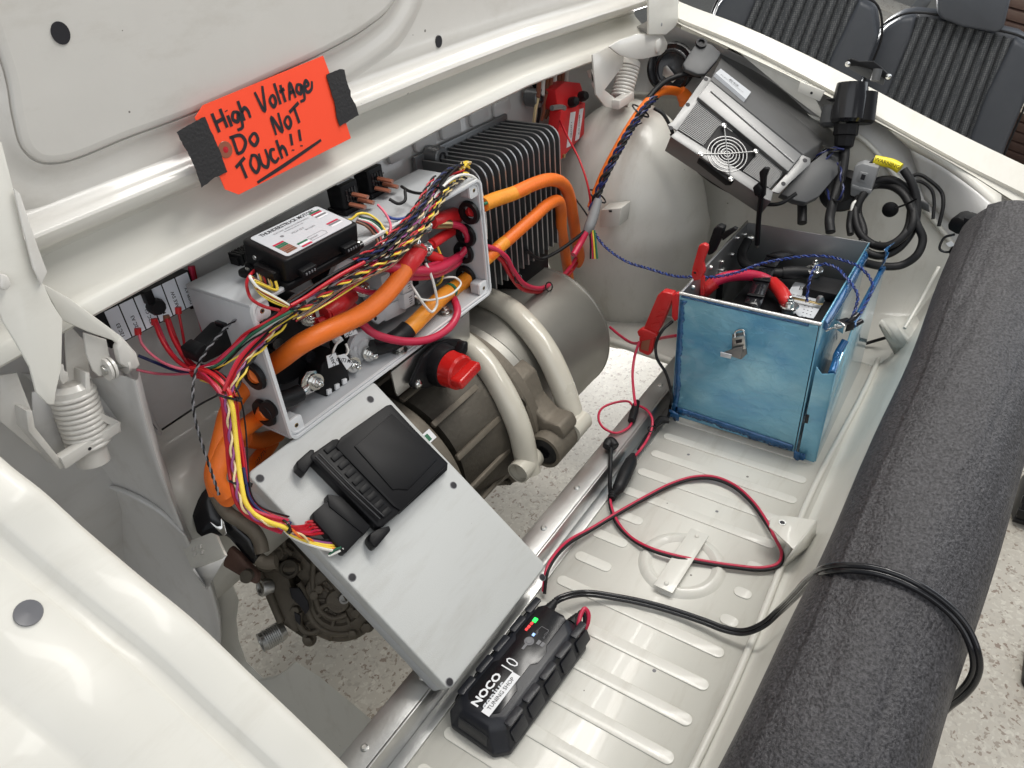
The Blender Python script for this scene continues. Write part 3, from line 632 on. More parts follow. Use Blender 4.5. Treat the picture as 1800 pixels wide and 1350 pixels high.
def hinge_far():
    f = F((1.65, .80, .6), XA, ZA); s = facing(f)
    slab('hinge_gusset', f, [(1042, 96), (1071, 82), (1097, 96), (1095, 116), (1063, 158), (1086, 176), (1088, 193), (1065, 188), (1048, 166)], .004, 'hinge_paint', car, h0=0)
    slab('hinge_cage_lip', f, [(1089, 177), (1115, 161), (1115, 176), (1089, 192)], .02, 'hinge_paint', car, h0=.02)
    spring(PY(1107, 112, .81), PY(1092, 172, .81), .0225, 10, .0038, car)
    lathe('spring_core', PY(1107, 108, .81), PY(1092, 176, .81) - PY(1107, 108, .81), [(0, .0195), (.10, .0195)], 'hinge_paint', car, 20)
    lathe('spring_cap', PY(1108, 104, .81), PY(1092, 172, .81) - PY(1108, 104, .81), [(0, 0), (0, .020), (.006, .026), (.016, .026), (.018, .02)], 'hinge_paint', car, 24)
    slab('hinge_arm', f, [(1071, 82), (1090, 70), (1122, 60), (1150, 59), (1167, 62), (1174, 76), (1172, 88), (1162, 97), (1131, 104), (1112, 104), (1090, 97)], .006, 'hinge_paint', car, h0=.03, bev=.002)
    q = f.px(1156, 80, s * .03); lathe('hinge_pivot', f.at(*q, s * .03), f.n * s, [(0, .017), (.004, .016), (.006, .012), (.007, 0)], 'hinge_paint', car, 24)
    slab('hinge_arm', f, [(1141, -40), (1192, -40), (1193, 41), (1184, 50), (1171, 61), (1141, 61)], .006, 'ivory_paint', car, h0=.04, bev=.002)
    slab('hinge_arm_flange', f, [(1192, -20), (1194, 13), (1207, 33), (1193, 57), (1180, 58), (1184, 48), (1192, 40)], .006, 'hinge_paint', car, h0=.02, bev=.002)
    q = f.px(1163, 43, s * .04); screw('arm_hole', f.at(*q, s * .04), f.n * s, .004, 'alu_dark', car, .001)
hinge_near(); hinge_far()

def adopt(parent, kids):
    for k in kids:
        if k is not parent and k.parent is parent.parent: k.parent = parent
def by(*names): return [o for o in car.children if o.name.split('.')[0] in names]
A_ = by('hinge_arm'); allh = by('hinge_cage', 'hinge_cage_lip', 'lip_hole', 'spring', 'spring_core', 'spring_cap', 'spring_hook', 'hinge_arm_flange', 'hinge_knuckle', 'hinge_link', 'hinge_pin', 'pin_washer', 'arm_lip', 'hinge_gusset', 'hinge_pivot', 'arm_hole')
def cx0(o): return sum(v.co.x for v in o.data.vertices) / len(o.data.vertices)
nearA = [a for a in A_ if cx0(a) < 0]; farA = [a for a in A_ if cx0(a) > 0]
adopt(nearA[0], [o for o in allh if cx0(o) < 0]); adopt(farA[0], [o for o in allh if cx0(o) > 0])
def one(n): return by(n)[0]
adopt(one('tray_floor'), by('rib', 'tray_boss', 'tray_strap', 'strap_rivet', 'tray_seam', 'spot_weld', 'seam_sealer', 'drain_dimple')); adopt(one('side_rail'), by('rivet', 'side_rail_web', 'side_rail_foot'))
adopt(one('lid_inner_sheet'), by('lid_inner_panel', 'lid_inner_panel_face', 'lid_hole')); adopt(one('tail_bracket'), by('bracket_hole', 'bracket_eyelet', 'bracket_web'))
adopt(one('side_bracket'), by('caged_nut_tab', 'bracket_side')); adopt(one('wing'), by('rubber_plug')); adopt(one('bulkhead'), by('bulkhead_swage', 'bulkhead_ledge')); adopt(one('clip_tab'), by('clip_hole')); adopt(one('arch_box'), by('arch_slot')); adopt(one('gusset_plate'), by('gusset_crease'))
# ================================================================ ORANGE WARNING TAG AND TAPE
GL = {  # handwritten letters as strokes in a unit cell
 'H': [[(0, 1), (.05, 0)], [(.55, 1.05), (.6, .05)], [(.02, .5), (.6, .55)]], 'i': [[(.1, .6), (.12, 0)], [(.1, .85), (.11, .8)]],
 'g': [[(.5, .55), (.2, .6), (.05, .3), (.3, .1), (.5, .5), (.48, -.25), (.1, -.3)]], 'h': [[(.05, 1.05), (.05, 0)], [(.05, .4), (.3, .6), (.45, .4), (.48, 0)]],
 'V': [[(0, 1.1), (.3, 0), (.65, 1.25)]], 'o': [[(.3, .62), (.06, .4), (.2, .02), (.45, .2), (.42, .55), (.28, .62)]], 'l': [[(.1, 1.15), (.14, 0)]],
 't': [[(.2, .95), (.24, 0)], [(0, .62), (.42, .68)]], 'A': [[(0, 0), (.35, .85), (.5, 0)], [(.12, .35), (.5, .38)]],
 'e': [[(.08, .32), (.42, .4), (.3, .65), (.06, .4), (.16, .04), (.55, .1), (.75, .5)]], 'D': [[(.08, 1), (.08, 0)], [(-.05, .95), (.5, .8), (.62, .4), (.35, .02), (.05, 0)]],
 'N': [[(.05, 0), (.1, .95), (.5, .0), (.62, 1.0)]], 'O': [[(.35, .95), (.05, .5), (.25, .02), (.6, .25), (.6, .8), (.3, .95)]],
 'T': [[(-.05, .75), (.75, 1.0)], [(.35, .85), (.4, 0)]], 'U': [[(.08, .85), (.08, .2), (.35, 0), (.6, .3), (.62, .9)]], 'c': [[(.5, .65), (.2, .7), (.05, .3), (.25, .02), (.6, .15)]],
 '!': [[(.2, 1.1), (.16, .35)], [(.15, .08), (.14, .0)]], 'K': [[(.1, 1.0), (.14, 0)], [(0, .7), (.6, .95)]]}
def tagsign():
    f = F(PY(480, 220, .838), XA, (0, .06, 1)); s = facing(f)
    t = thing('warning_tag', 'bright orange paper tag with black handwriting taped to the open bonnet lid', 'warning tag', f.o)
    poly = [(357, 185), (568, 98), (580, 130), (594, 172), (617, 243), (520, 292), (420, 342), (396, 333), (343, 207)]
    slab('paper', f, poly, .0012, 'tag_orange', t, bev=0)
    q = f.px(396, 263); lathe('eyelet_ring', f.at(*q, s * .0002), f.n * s, [(0, .0105), (.0006, .010), (.0006, 0)], 'copper_sleeve', t, 28); lathe('eyelet_hole', f.at(*q, s * .001), f.n * s, [(0, .004), (.0002, 0)], 'red_wire', t, 16)
    lines = []
    def word(w, p0, p1, hgt, kern=.16, slant=.12):
        a = np.array(f.px(*p0)); b = np.array(f.px(*p1)); u = (b - a); L = np.linalg.norm(u); u /= L; v = np.array([-u[1], u[0]]); 
        if v[1] < 0: v = -v
        W = [max(x for st in GL[c] for x, y in st) + kern for c in w]; tot = sum(W) - kern; k = L / tot; x = 0
        for c, wd_ in zip(w, W):
            for st in GL[c]: lines.append([tuple(a + u * (x + px_ + slant * py_ * .4) * k + v * py_ * hgt) for px_, py_ in st])
            x += wd_
    word('High', (384, 233), (440, 207), .0235); word('VoltAge', (458, 198), (552, 158), .0235)
    word('Do', (415, 272), (455, 252), .0235); word('NoT', (484, 238), (534, 212), .0245)
    word('TOUch', (424, 318), (505, 274), .0245); word('!!', (509, 268), (532, 256), .020)
    lines.append([f.px(452, 321), f.px(500, 290), f.px(564, 246)])
    # every stroke of the marker is one print
    stroke('handwriting', f, lines, .0046, s * .0006, 'ink', t)
    for nm, pts, lab in (('tape_strip', [(311, 233), (336, 217), (360, 205), (372, 232), (386, 264), (400, 302), (378, 312), (355, 330), (349, 312), (343, 293), (330, 267), (320, 250)], 'torn black tape strip holding the left end of the orange tag'),
                         ('tape_strip', [(574, 132), (597, 121), (606, 122), (608, 138), (616, 160), (617, 170), (625, 184), (631, 202), (614, 212), (598, 222), (592, 205), (589, 182), (582, 160)], 'torn black tape strip holding the right end of the orange tag')):
        ff = F(f.o + f.n * s * .0022, f.u, f.v)
        rnd = random.Random(5); P = ff.pts(pts); Q = []
        for i in range(len(P)):
            a = np.array(P[i]); b = np.array(P[(i + 1) % len(P)]); n = max(1, int(np.linalg.norm(b - a) / .004))
            for k in range(n): Q.append(tuple(a + (b - a) * k / n + np.array([rnd.uniform(-.0005, .0005), rnd.uniform(-.0005, .0005)])))
        o = prism(nm, ff, Q, min(0, -s * .0008), max(0, -s * .0008), 'tape_black'); tag(o, lab, 'tape', 'black tape strips on the warning tag')
tagsign()
# ================================================================ OPEN GREY JUNCTION BOX
EX0, EX1, EZ0, EZ1, EY0, EY1 = .492, 1.003, .342, .566, .770, .905
def enclosure():
    t = thing('junction_box', 'open light grey plastic junction box full of heavy cables', 'junction box', ((EX0 + EX1) / 2, EY1, EZ0))
    w = .005; m = 'grey_plastic'
    wbox('bottom_wall', EX0, EX1, EY0, EY1, EZ0, EZ0 + w, m, t, bev=.0015)
    wbox('top_wall', EX0, EX1, EY0, EY1, EZ1 - w, EZ1, m, t, bev=.0015)
    wbox('left_wall', EX0, EX0 + w, EY0, EY1, EZ0 + w, EZ1 - w, m, t, bev=.0015)
    wbox('right_wall', EX1 - w, EX1, EY0, EY1, EZ0 + w, EZ1 - w, m, t, bev=.0015)
    wbox('back_wall', EX0 + w, EX1 - w, EY1 - w, EY1, EZ0 + w, EZ1 - w, m, t, bev=.0015)
    fr = F((EX0, EY0, EZ0), XA, ZA); W, H_ = EX1 - EX0, EZ1 - EZ0
    # double rim round the mouth
    def ring(nm, r0, d, y0, y1, mm):
        V = []; A = rrect(r0, r0, W - r0, H_ - r0, .014, 6); B = rrect(r0 + d, r0 + d, W - r0 - d, H_ - r0 - d, .012, 6); n = len(A)
        for h in (y0, y1):
            for (a, b) in A: V.append(fr.at(a, b, h))
            for (a, b) in B: V.append(fr.at(a, b, h))
        Fc = []
        for i in range(n):
            j = (i + 1) % n; Fc += [(i, j, n + j, n + i), (2 * n + i, 2 * n + j, 3 * n + j, 3 * n + i), (i, j, 2 * n + j, 2 * n + i), (n + i, n + j, 3 * n + j, 3 * n + i)]
        raw(nm, V, Fc, mm, t, smooth=True, sharp=40)
    ring('rim', -.002, .0035, .0, .006, 'white_plastic'); ring('rim', .0035, .002, -.001, .003, 'white_plastic')
    for cx, cz in ((.016, .016), (W - .016, .016), (.016, H_ - .016), (W - .016, H_ - .016)):
        o = prism('corner_post', fr, rrect(cx - .012, cz - .012, cx + .012, cz + .012, .005), -.022, -.003, m, t, bev=.001)
        ring2 = prism('corner_boss', fr, rrect(cx - .013, cz - .013, cx + .013, cz + .013, .006), -.004, .001, 'white_plastic', t, bev=.0008)
        screw('corner_insert', fr.at(cx, cz, .001), -YA, .0036, 'brass', t, .0006); screw('corner_hole', fr.at(cx, cz, .0018), -YA, .0020, 'ink', t, .0003)
    # rubber grommets: two in the near wall, four in the far wall
    def grom(p, ax, r, m='black_rubber'): lathe('grommet', p, ax, [(-.010, r * .62), (-.010, r), (-.004, r * 1.08), (0, r * .85), (.004, r * 1.08), (.009, r), (.010, r * .62), (-.010, r * .62)], m, t, 28)
    for x, y in ((452, 657), (470, 722)): p = PX(x, y, EX0); grom(p, XA, .021)
    for x, y in ((828, 372), (822, 412), (818, 442), (822, 484)): p = PX(x, y, EX1 - w); grom(p, XA, .021)
    return t
ENC = enclosure()
def onbox(x, y, yy): return PY(x, y, yy)
# --- contents of the box
def contents():
    # contactors: white flanged cans with two studs
    for i, (c, studs, lab) in enumerate((((537, 552, .835), [(541, 558)], 'white flanged contactor with one large stud at the near end of the grey box'),
                          ((612, 492, .835), [(624, 505), (637, 508)], 'white flanged contactor with two studs below the black controller'),
                          ((640, 612, .815), [(650, 622), (621, 641)], 'pale contactor with zinc studs low in the grey box beside the white wire tags'))):
        p = PY(*c); t = thing('contactor', lab, 'contactor', p, 'contactors in the grey junction box')
        r = .033 if i < 2 else .030
        lathe('flange', p, -YA, [(-.012, 0), (-.012, r), (-.004, r), (-.002, r - .002), (-.002, r * .55), (.002, r * .5), (.002, 0)], 'white_plastic', t, 32)
        lathe('can', p + YA * .012, YA, [(0, r * .8), (.045, r * .8), (.045, 0)], 'black_plastic', t, 28)
        for k in range(3):
            a = math.radians(30 + 120 * k); q = p + r * .78 * (math.cos(a) * XA + math.sin(a) * ZA); screw('flange_hole', q - YA * .0022, -YA, .004, 'label_white', t, .0006)
        for sx_, sy_ in studs:
            q = PY(sx_, sy_, p[1] - .012)
            lathe('lock_washer', q + YA * .006, -YA, [(0, .004), (0, .0125), (.0025, .0125), (.0035, .010), (.0035, .004)], 'zinc', t, 24)
            hexbolt('nut', q, nrm(np.array([-.25, -1, .15])), .0085, .010, 'tin', t, stud=.010)
    # fuse holder of three white blocks
    t = thing('fuse_holder', 'white three pole fuse holder clipped together in the grey box', 'fuse holder', PY(690, 560, .86))
    f = F(PY(690, 530, .835), XA, ZA); s = facing(f)
    for k in range(3):
        dx, dy = 2 + k * 3, k * 27
        slab('fuse_body', f, [(668 + dx, 486 + dy), (704 + dx, 468 + dy), (706 + dx, 494 + dy), (670 + dx, 512 + dy)], .05, 'white_plastic', t, bev=.002)
        slab('fuse_cap', f, [(704 + dx - 2, 468 + dy - 3), (722 + dx - 2, 459 + dy - 3), (724 + dx - 2, 484 + dy - 3), (706 + dx - 2, 494 + dy - 3)], .05, 'white_plastic', t, h0=.014, bev=.002)
        q = f.px(715 + dx, 474 + dy, s * .014)
        for j in range(4): obox('fuse_print', f, q[0] - .005, q[0] + .004 - .001 * j, q[1] + .007 - .0042 * j, q[1] + .0085 - .0042 * j, min(s * .0141, s * .0143), max(s * .0141, s * .0143), 'ink' if j == 0 else 'ink_grey', t)
    slab('fuse_foot', f, [(648, 545), (676, 533), (680, 560), (666, 571), (650, 560)], .012, 'white_plastic', t, h0=.004, bev=.002)
    q = f.px(660, 560, s * .004); screw('foot_hole', f.at(*q, s * .0042), f.n * s, .0035, 'ink', t, .0004)
    # bus plates and studs at the upper right
    t = thing('bus_bar', 'bright metal bus plate with stacked lugs below the red boots', 'bus bar', PY(738, 430, .80))
    f = F(PY(738, 420, .80), XA, ZA); s = facing(f)
    slab('plate', f, [(730, 384), (752, 378), (766, 392), (758, 408), (744, 412), (738, 430), (754, 424), (764, 436), (752, 452), (734, 456), (714, 446), (706, 432), (722, 408)], .004, 'tin', t, bev=.001)
    for x, y in ((748, 396), (750, 438), (728, 426)):
        q = PY(x, y, .794); hexbolt('nut', q, nrm(np.array([-.2, -1, .2])), .0080, .009, 'tin', t, stud=.006)
    # lower near lug on a black boot
    t = thing('cable_lug', 'large crimped metal lug on a black cable near the lower grommet', 'cable lug', PY(548, 675, .80))
    f = F(PY(545, 672, .80), nrm(PY(562, 652, .80) - PY(528, 688, .80)), -YA); f = F(f.o, f.u, np.cross(f.u, YA)); s = facing(f)
    slab('palm', f, [(532, 668), (540, 654), (556, 651), (566, 662), (564, 682), (550, 690), (538, 696), (528, 690)], .004, 'tin', t, bev=.0015)
    tube('barrel', [PY(544, 678, .803), PY(528, 690, .803), PY(515, 700, .80)], [.007, .010, .0105], 'tin', t, n=16)
    tube('boot', [PY(527, 690, .803), PY(512, 698, .802), PY(494, 704, .80), PY(470, 722, .79)], [.013, .0135, .0135, .014], 'black_rubber', t, n=18)
    hexbolt('nut', PY(555, 671, .796), nrm(np.array([-.15, -1, .1])), .0085, .010, 'tin', t, stud=.006)
    q = PY(549, 684, .7955); screw('palm_hole', q, -YA, .0038, 'ink', t, .0004)
    # black can behind it and the small black module
    t = thing('pump_module', 'small black module with three white sockets on its end in the grey box', 'module', PY(592, 690, .81))
    f = F(PY(590, 670, .795), XA, ZA)
    slab('case', f, [(562, 690), (567, 640), (590, 615), (610, 640), (615, 668), (612, 676), (574, 698)], .05, 'black_plastic', t, bev=.002)
    for x, y in ((580, 689), (594, 680), (607, 671)): slab('socket', f, [(x - 4, y - 3), (x + 3, y - 6), (x + 4, y + 2), (x - 3, y + 6)], .004, 'white_plastic', t, h0=.004, bev=.0006)
    t = thing('main_contactor', 'large black cylindrical contactor body deep inside the near end of the grey box', 'contactor', (.575, .9, .4))
    lathe('can', (.572, .898, .435), -YA, [(0, .055), (.065, .055), (.068, .052), (.068, 0)], 'black_plastic', t, 36)
    for q in ((.55, .46), (.60, .41)): lathe('terminal', (q[0], .832, q[1]), -YA, [(0, .010), (.014, .010), (.014, 0)], 'black_gloss', t, 18)
    for x, y in ((783, 551), (735, 533)): 
        p = PZ(x, y, EZ0 + .005); o = thing('floor_bolt', 'zinc bolt standing on the floor of the grey box ' + ('near its far corner' if x > 760 else 'behind the amber cable'), 'bolt', p, 'bolts on the floor of the grey box')
        hexbolt('nut', p, ZA, .0085, .010, 'zinc', o, stud=.005)
    p = PZ(702, 617, EZ0 + .005); o = thing('floor_bolt', 'zinc bolt on the rim of the grey box above the switch bracket', 'bolt', p, 'bolts on the floor of the grey box'); hexbolt('nut', p, ZA, .0095, .011, 'zinc', o, stud=.005)
    # black strips and wiring clutter deep inside
    t = thing('relay_block', 'black relay block half hidden behind the white fuse holder', 'relay', (.87, .93, .42))
    wbox('case', .845, .905, .855, .895, .385, .455, 'black_plastic', t, bev=.003); wbox('base', .835, .915, .885, .899, .375, .46, 'black_gloss', t, bev=.002)
contents()
# white wire tags
def wiretag(label, pts, txt, ang):
    f = F(PY(pts[0][0], pts[0][1], .765), XA, ZA); s = facing(f); t = thing('wire_tag', label, 'wire tag', f.o, 'white wire tags in the grey box')
    slab('paper', f, pts, .0008, 'label_white', t, bev=0)
    c = np.mean(f.pts(pts), axis=0); fr = f if s > 0 else F(f.o, f.u, -f.v)
    text('lettering', txt, F(f.o, f.u, f.v) if f.n[1] < 0 else F(f.o, f.u, f.v), c[0], c[1], .0085, 'ink', t, h=s * .0005, ang=ang, bold=.01)
wiretag('folded white wire tag reading CAN L', [(574, 626), (590, 620), (596, 640), (578, 647)], 'CAN L', 100)
wiretag('folded white wire tag reading OUT3 MCU', [(594, 625), (606, 622), (621, 638), (610, 650)], 'OUT3 MCU', -35)
wiretag('white wire tag partly hidden behind the orange cable', [(604, 584), (624, 576), (630, 586), (607, 594)], 'T2C A2', 15)
# ================================================================ CONTROLLER WITH SILVER LABEL
def mcu():
    A, B, C_, D_ = [np.array(p) for p in ((425, 421), (551, 359), (628, 391), (501, 460))]
    p = PY(501, 460, .752); th = math.radians(10.5)
    f = F(p, XA, (0, math.cos(th), math.sin(th)))      # origin: near front corner of the top
    W = f.px(628, 391)[0]; Dp = .083; Hh = .046
    t = thing('controller', 'black controller box with a printed silver label on top of the grey junction box', 'controller', p)
    prism('case', f, rrect(0, 0, W, Dp, .006), -Hh + .012, 0, 'black_plastic', t, bev=.0025, seg=3)
    prism('base_plate', f, rrect(-.004, -.002, W + .004, Dp + .002, .008), -Hh, -Hh + .011, 'black_plastic', t, bev=.002)
    for a, b in ((W + .006, .012), (W + .006, Dp - .012), (-.006, Dp - .01)):
        prism('mounting_ear', f, rrect(a - .012, b - .010, a + .010, b + .010, .009), -Hh, -Hh + .006, 'black_plastic', t, bev=.001)
        lathe('ear_screw', f.at(a + .002, b, -Hh + .006), f.n, [(0, .004), (.002, .004), (.003, .002), (.003, 0)], 'zinc', t, 14)
    prism('label', f, rrect(.010, .006, W - .004, Dp - .005, .005), 0, .0007, 'label_silver', t)
    text('lettering', 'THUNDERSTRUCK MOTORS', f, W * .52, Dp * .85, .0100, 'ink', t, h=.0010, bold=.02, sx=.78)
    text('lettering', 'ELECTRIC VEHICLE COMPONENTS', f, W * .50, Dp * .735, .0042, 'ink_grey', t, h=.0010)
    text('lettering', 'thunderstruck-ev.com', f, W * .50, Dp * .675, .004, 'ink_grey', t, h=.0010)
    text('lettering', 'MCU v2.5', f, W * .48, Dp * .55, .0055, 'ink_grey', t, h=.0010); text('lettering', 'SN 02052', f, W * .60, Dp * .47, .0045, 'ink_grey', t, h=.0010)
    text('lettering', 'FRONT', f, W * .50, Dp * .20, .0045, 'ink_grey', t, h=.0010)
    lathe('logo_dot', f.at(W * .30, Dp * .60, .0008), f.n, [(0, .0028), (.0003, 0)], 'ink_grey', t, 16)
    stroke('connector_outline', f, [[(W * .44, Dp * .14), (W * .64, Dp * .14)], [(W * .64, Dp * .14), (W * .655, Dp * .2)], [(W * .655, Dp * .2), (W * .64, Dp * .27)], [(W * .64, Dp * .27), (W * .44, Dp * .27)], [(W * .44, Dp * .27), (W * .44, Dp * .14)]], .0006, .0010, 'ink_grey', t)
    cols = ['magenta_wire', 'dark_green', 'dark_green', 'copper_sleeve', 'copper_sleeve', 'brown_wire', 'brown_wire']
    for i, c in enumerate(cols): obox('pin_chart', f, .016, .034, .037 - i * .0042, .0405 - i * .0042, .0009, .0011, c, t)
    for i in range(3): obox('pin_chart', f, .040 + i * .0, .058, .008 + i * .0045, .0115 + i * .0045, .0009, .0011, ('magenta_wire', 'label_white', 'dark_green')[i], t)
    for i in range(5): obox('pin_chart', f, W - .030, W - .010, Dp - .018 - i * .0042, Dp - .0145 - i * .0042, .0009, .0011, ('dark_green', 'magenta_wire', 'label_white', 'ink_grey', 'label_white')[i], t)
    for i in range(3): obox('pin_chart', f, W - .034, W - .012, .018 + i * .0045, .0215 + i * .0045, .0009, .0011, ('label_white', 'ink_grey', 'magenta_wire')[i], t)
    # front sockets
    g = F(f.at(0, 0, 0), f.u, f.n)
    for a in (W * .22, W * .80):
        obox('socket', f, a - .013, a + .013, -.011, 0, -.030, -.020, 'black_plastic', t, bev=.001)
        for k in range(4): obox('pin', f, a - .008 + k * .005, a - .006 + k * .005, -.0125, -.011, -.027, -.024, 'ink_grey', t)
    obox('side_socket', f, -.012, 0, .012, .05, -.038, -.018, 'black_plastic', t, bev=.001)
    lathe('side_screw', f.at(-.0003, .06, -.018), -f.u, [(0, .0036), (.001, .003), (.001, 0)], 'zinc', t, 14)
    # black brush strip behind
    o = thing('edge_grommet', 'black ribbed rubber edging strip behind the near end of the controller', 'rubber strip', PY(410, 450, .93))
    for k in range(16):
        x0 = PY(384, 455, .93)[0] + .0055 * k; wbox('rib', x0, x0 + .0035, .875, .902, .555, .582, 'black_rubber', o)
    wbox('backing', x0 - .0055 * 15.5, x0 + .004, .880, .898, .552, .578, 'black_rubber', o)
    return f, W, Dp
MF, MW, MD = mcu()
# ================================================================ RELAYS
def relay(px0, label, word, name_loc):
    """px0: pixel of the front lower corner of the cap on the box top"""
    p = PZ(*px0, EZ1 + .001); t = thing('relay', label, 'relay', p, 'black relays on top of the grey box')
    a = math.radians(3); u = np.array([math.cos(a), math.sin(a), 0]); f = F(p, u, np.cross(ZA, u))
    k_ = 1.32; f.u = f.u * k_; f.v = f.v * k_; f.n = f.n * k_
    prism('case', f, rrect(0, 0, .030, .026, .003), .006, .036, 'black_plastic', t, bev=.0015)
    obox('base', f, -.002, .032, -.002, .028, 0, .0065, 'black_plastic', t, bev=.001)
    obox('label', f, .003, .026, .008, .022, .0361, .0366, 'label_white', t)
    for i, wv in enumerate(word): text('lettering', wv, f, .0145, .0175 - i * .006, .0046, 'ink', t, h=.0368, bold=.02)
    for k in range(4): obox('grille_bar', f, .006 + k * .005, .009 + k * .005, -.001, 0, .012, .030, 'black_gloss', t)
    # translucent brown spade sleeves on the wires leaving the front
    for k in range(3):
        a0 = f.at(.008 + k * .008, -.002, .012 + (k % 2) * .010); a1 = a0 + f.v * -.018 + f.u * .006 + f.n * -.004
        tube('spade_sleeve', [a0, (a0 + a1) / 2, a1], .0052, 'copper_sleeve', t, n=8, sx=1.3, sy=.7); tube('spade_lug', [a0 + f.v * .003, a0 - f.v * .004], .0022, 'tin', t, n=6, straight=True, sx=1.5, sy=.4)
    return f
R1 = relay((609, 379), 'black relay labelled TIME 24V, nearer the controller', ['TIME 24V'], None)
R2 = relay((654, 350), 'black relay labelled PEDAL INTERLOCK, farther from the controller', ['PEDAL', 'INTERLOCK'], None)
# ================================================================ FUSE STRIP WITH WHITE LABELS
def fuse_strip():
    f = F(PY(262, 545, .945), XA, ZA); s = facing(f)
    t = thing('fuse_strip', 'strip of six white labelled fuse positions low on the wall under the lid edge', 'fuse strip', f.o)
    L0 = np.array(f.px(180, 566)); L1 = np.array(f.px(328, 481)); B0 = np.array(f.px(214, 600)); B1 = np.array(f.px(342, 523))
    x0, x1 = f.px(186, 575)[0], f.px(330, 500)[0]; zt = (f.px(180, 560)[1] + f.px(328, 478)[1]) / 2; zb = f.px(342, 523)[1]
    zb = (f.px(342, 523)[1] + f.px(262, 572)[1]) / 2; h0 = .012
    obox('strip_base', f, x0 - .01, x1 + .002, zb - .002, zt + .01, min(-s * .008, s * h0), max(-s * .008, s * h0), 'black_plastic', t, bev=.001)
    names = ['T2C E3', 'T2C A3', 'T2C C1', 'MCU', 'BRAKE SW', 'DISPLAY']; n = 6; w = (x1 - x0) / n
    for i, nm in enumerate(names):
        a = x0 + w * i
        obox('label', f, a + .0008, a + w - .0012, zb, zt + .009, min(s * h0, s * (h0 + .0006)), max(s * h0, s * (h0 + .0006)), 'label_blue', t)
        text('lettering', nm, f, a + w * .5, (zb + zt) / 2 - .004, .0072, 'ink', t, h=s * (h0 + .0009), ang=90, bold=.012)
    return f, x0, w, zb
FSF, FX0, FW, FZB = fuse_strip()
o = thing('fuse_puller', 'black ribbed fuse puller over the MCU position of the label strip', 'fuse puller', PY(268, 535, .92))
lathe('knob', PY(267, 536, .935), -YA, [(0, .011), (.012, .0125), (.018, .010), (.018, 0)], 'black_rubber', o, 11)
wbox('stem', *sorted((PY(252, 520, .925)[0], PY(268, 520, .925)[0])), .92, .932, PY(262, 534, .925)[2], PY(258, 510, .925)[2], 'black_plastic', o, bev=.001)
o = thing('inline_relay', 'black taped relay socket at the near corner of the grey junction box', 'relay', PY(385, 610, .86))
f = F(PY(380, 610, .84), nrm(PY(410, 580, .84) - PY(350, 630, .84)), np.cross(nrm(PY(410, 580, .84) - PY(350, 630, .84)), YA)); s = facing(f)
slab('body', f, [(346, 622), (392, 575), (402, 570), (414, 585), (414, 605), (396, 622), (360, 640)], .03, 'black_rubber', o, bev=.004)
slab('cap', f, [(342, 620), (362, 604), (370, 622), (350, 640)], .034, 'black_plastic', o, h0=.004, bev=.003)
slab('tie_head', f, [(392, 570), (404, 566), (406, 578), (396, 580)], .02, 'black_gloss', o, h0=.006, bev=.001)
# ================================================================ FINNED INVERTER ON THE BULKHEAD
def inverter():
    t = thing('inverter', 'dark finned heatsink inverter bolted upright on the wall behind the orange cables', 'inverter', PY(860, 420, .93))
    yf = .815; yb = .955
    xl = PY(848, 300, yf)[0] - .01; p = PY(982, 216, yf); xr = p[0]; zt = PY(915, 262, yf)[2] + .004; zb = PY(960, 420, yf)[2] - .03
    n = 15; dx = (xr - xl) / (n - 1); zback = zt
    wbox('body', xl + .002, xr - .002, yf + .055, yb, zb, zt - .010, 'heatsink_black', t, bev=.004)
    f = F((0, 0, 0), YA, ZA)
    pr = [(yb - .005, zb), (yb - .005, zt)] + [(yf + .03 - .03 * math.sin(a), zt - .03 + .03 * math.cos(a)) for a in np.linspace(0, math.pi / 2, 7)] + [(yf, zb)]
    me = None
    for i in range(n):
        x = xl + dx * i
        if me is None:
            o = prism('fin', f, pr, -.0018, .0018, 'heatsink_black', t, bev=0); me = o
            o.location = (x, 0, 0); first = o
            # bright worn edge
            edge = [(0, q[0], q[1]) for q in pr[1:]]
        else:
            o = first.copy(); COL.objects.link(o); o.parent = t; o.location = (x, 0, 0)
    ed = None
    for i in range(n):
        x = xl + dx * i
        if ed is None:
            path = [np.array([0, q[0] - .0004, q[1] + .0004]) for q in pr[1:]]
            V, Fc = sweep(path, .0016, 6); ed = raw('fin_edge', V, Fc, 'edge_metal', t, smooth=True); ed.location = (x, 0, 0)
        else: o = ed.copy(); COL.objects.link(o); o.parent = t; o.location = (x, 0, 0)
    # mounting flange behind with two lugs
    wbox('flange', xl - .02, xr + .01, yb - .004, yb + .006, zb, zt + .012, 'heatsink_black', t, bev=.003)
    for x, y in ((768, 275), (941, 172)):
        q = PY(x, y, .935); lathe('mounting_lug', q, -YA, [(-.02, .020), (.012, .020), (.014, .018), (.014, 0)], 'heatsink_black', t, 28)
        lathe('lug_bolt', q - YA * .014, -YA, [(0, .010), (.002, .010), (.002, .006), (-.001, .006), (-.001, 0)], 'black_gloss', t, 20)
    wbox('lower_case', xl + .12, xr - .03, yf + .02, yb, zb - .07, zb - .004, 'black_plastic', t, bev=.004)
inverter()
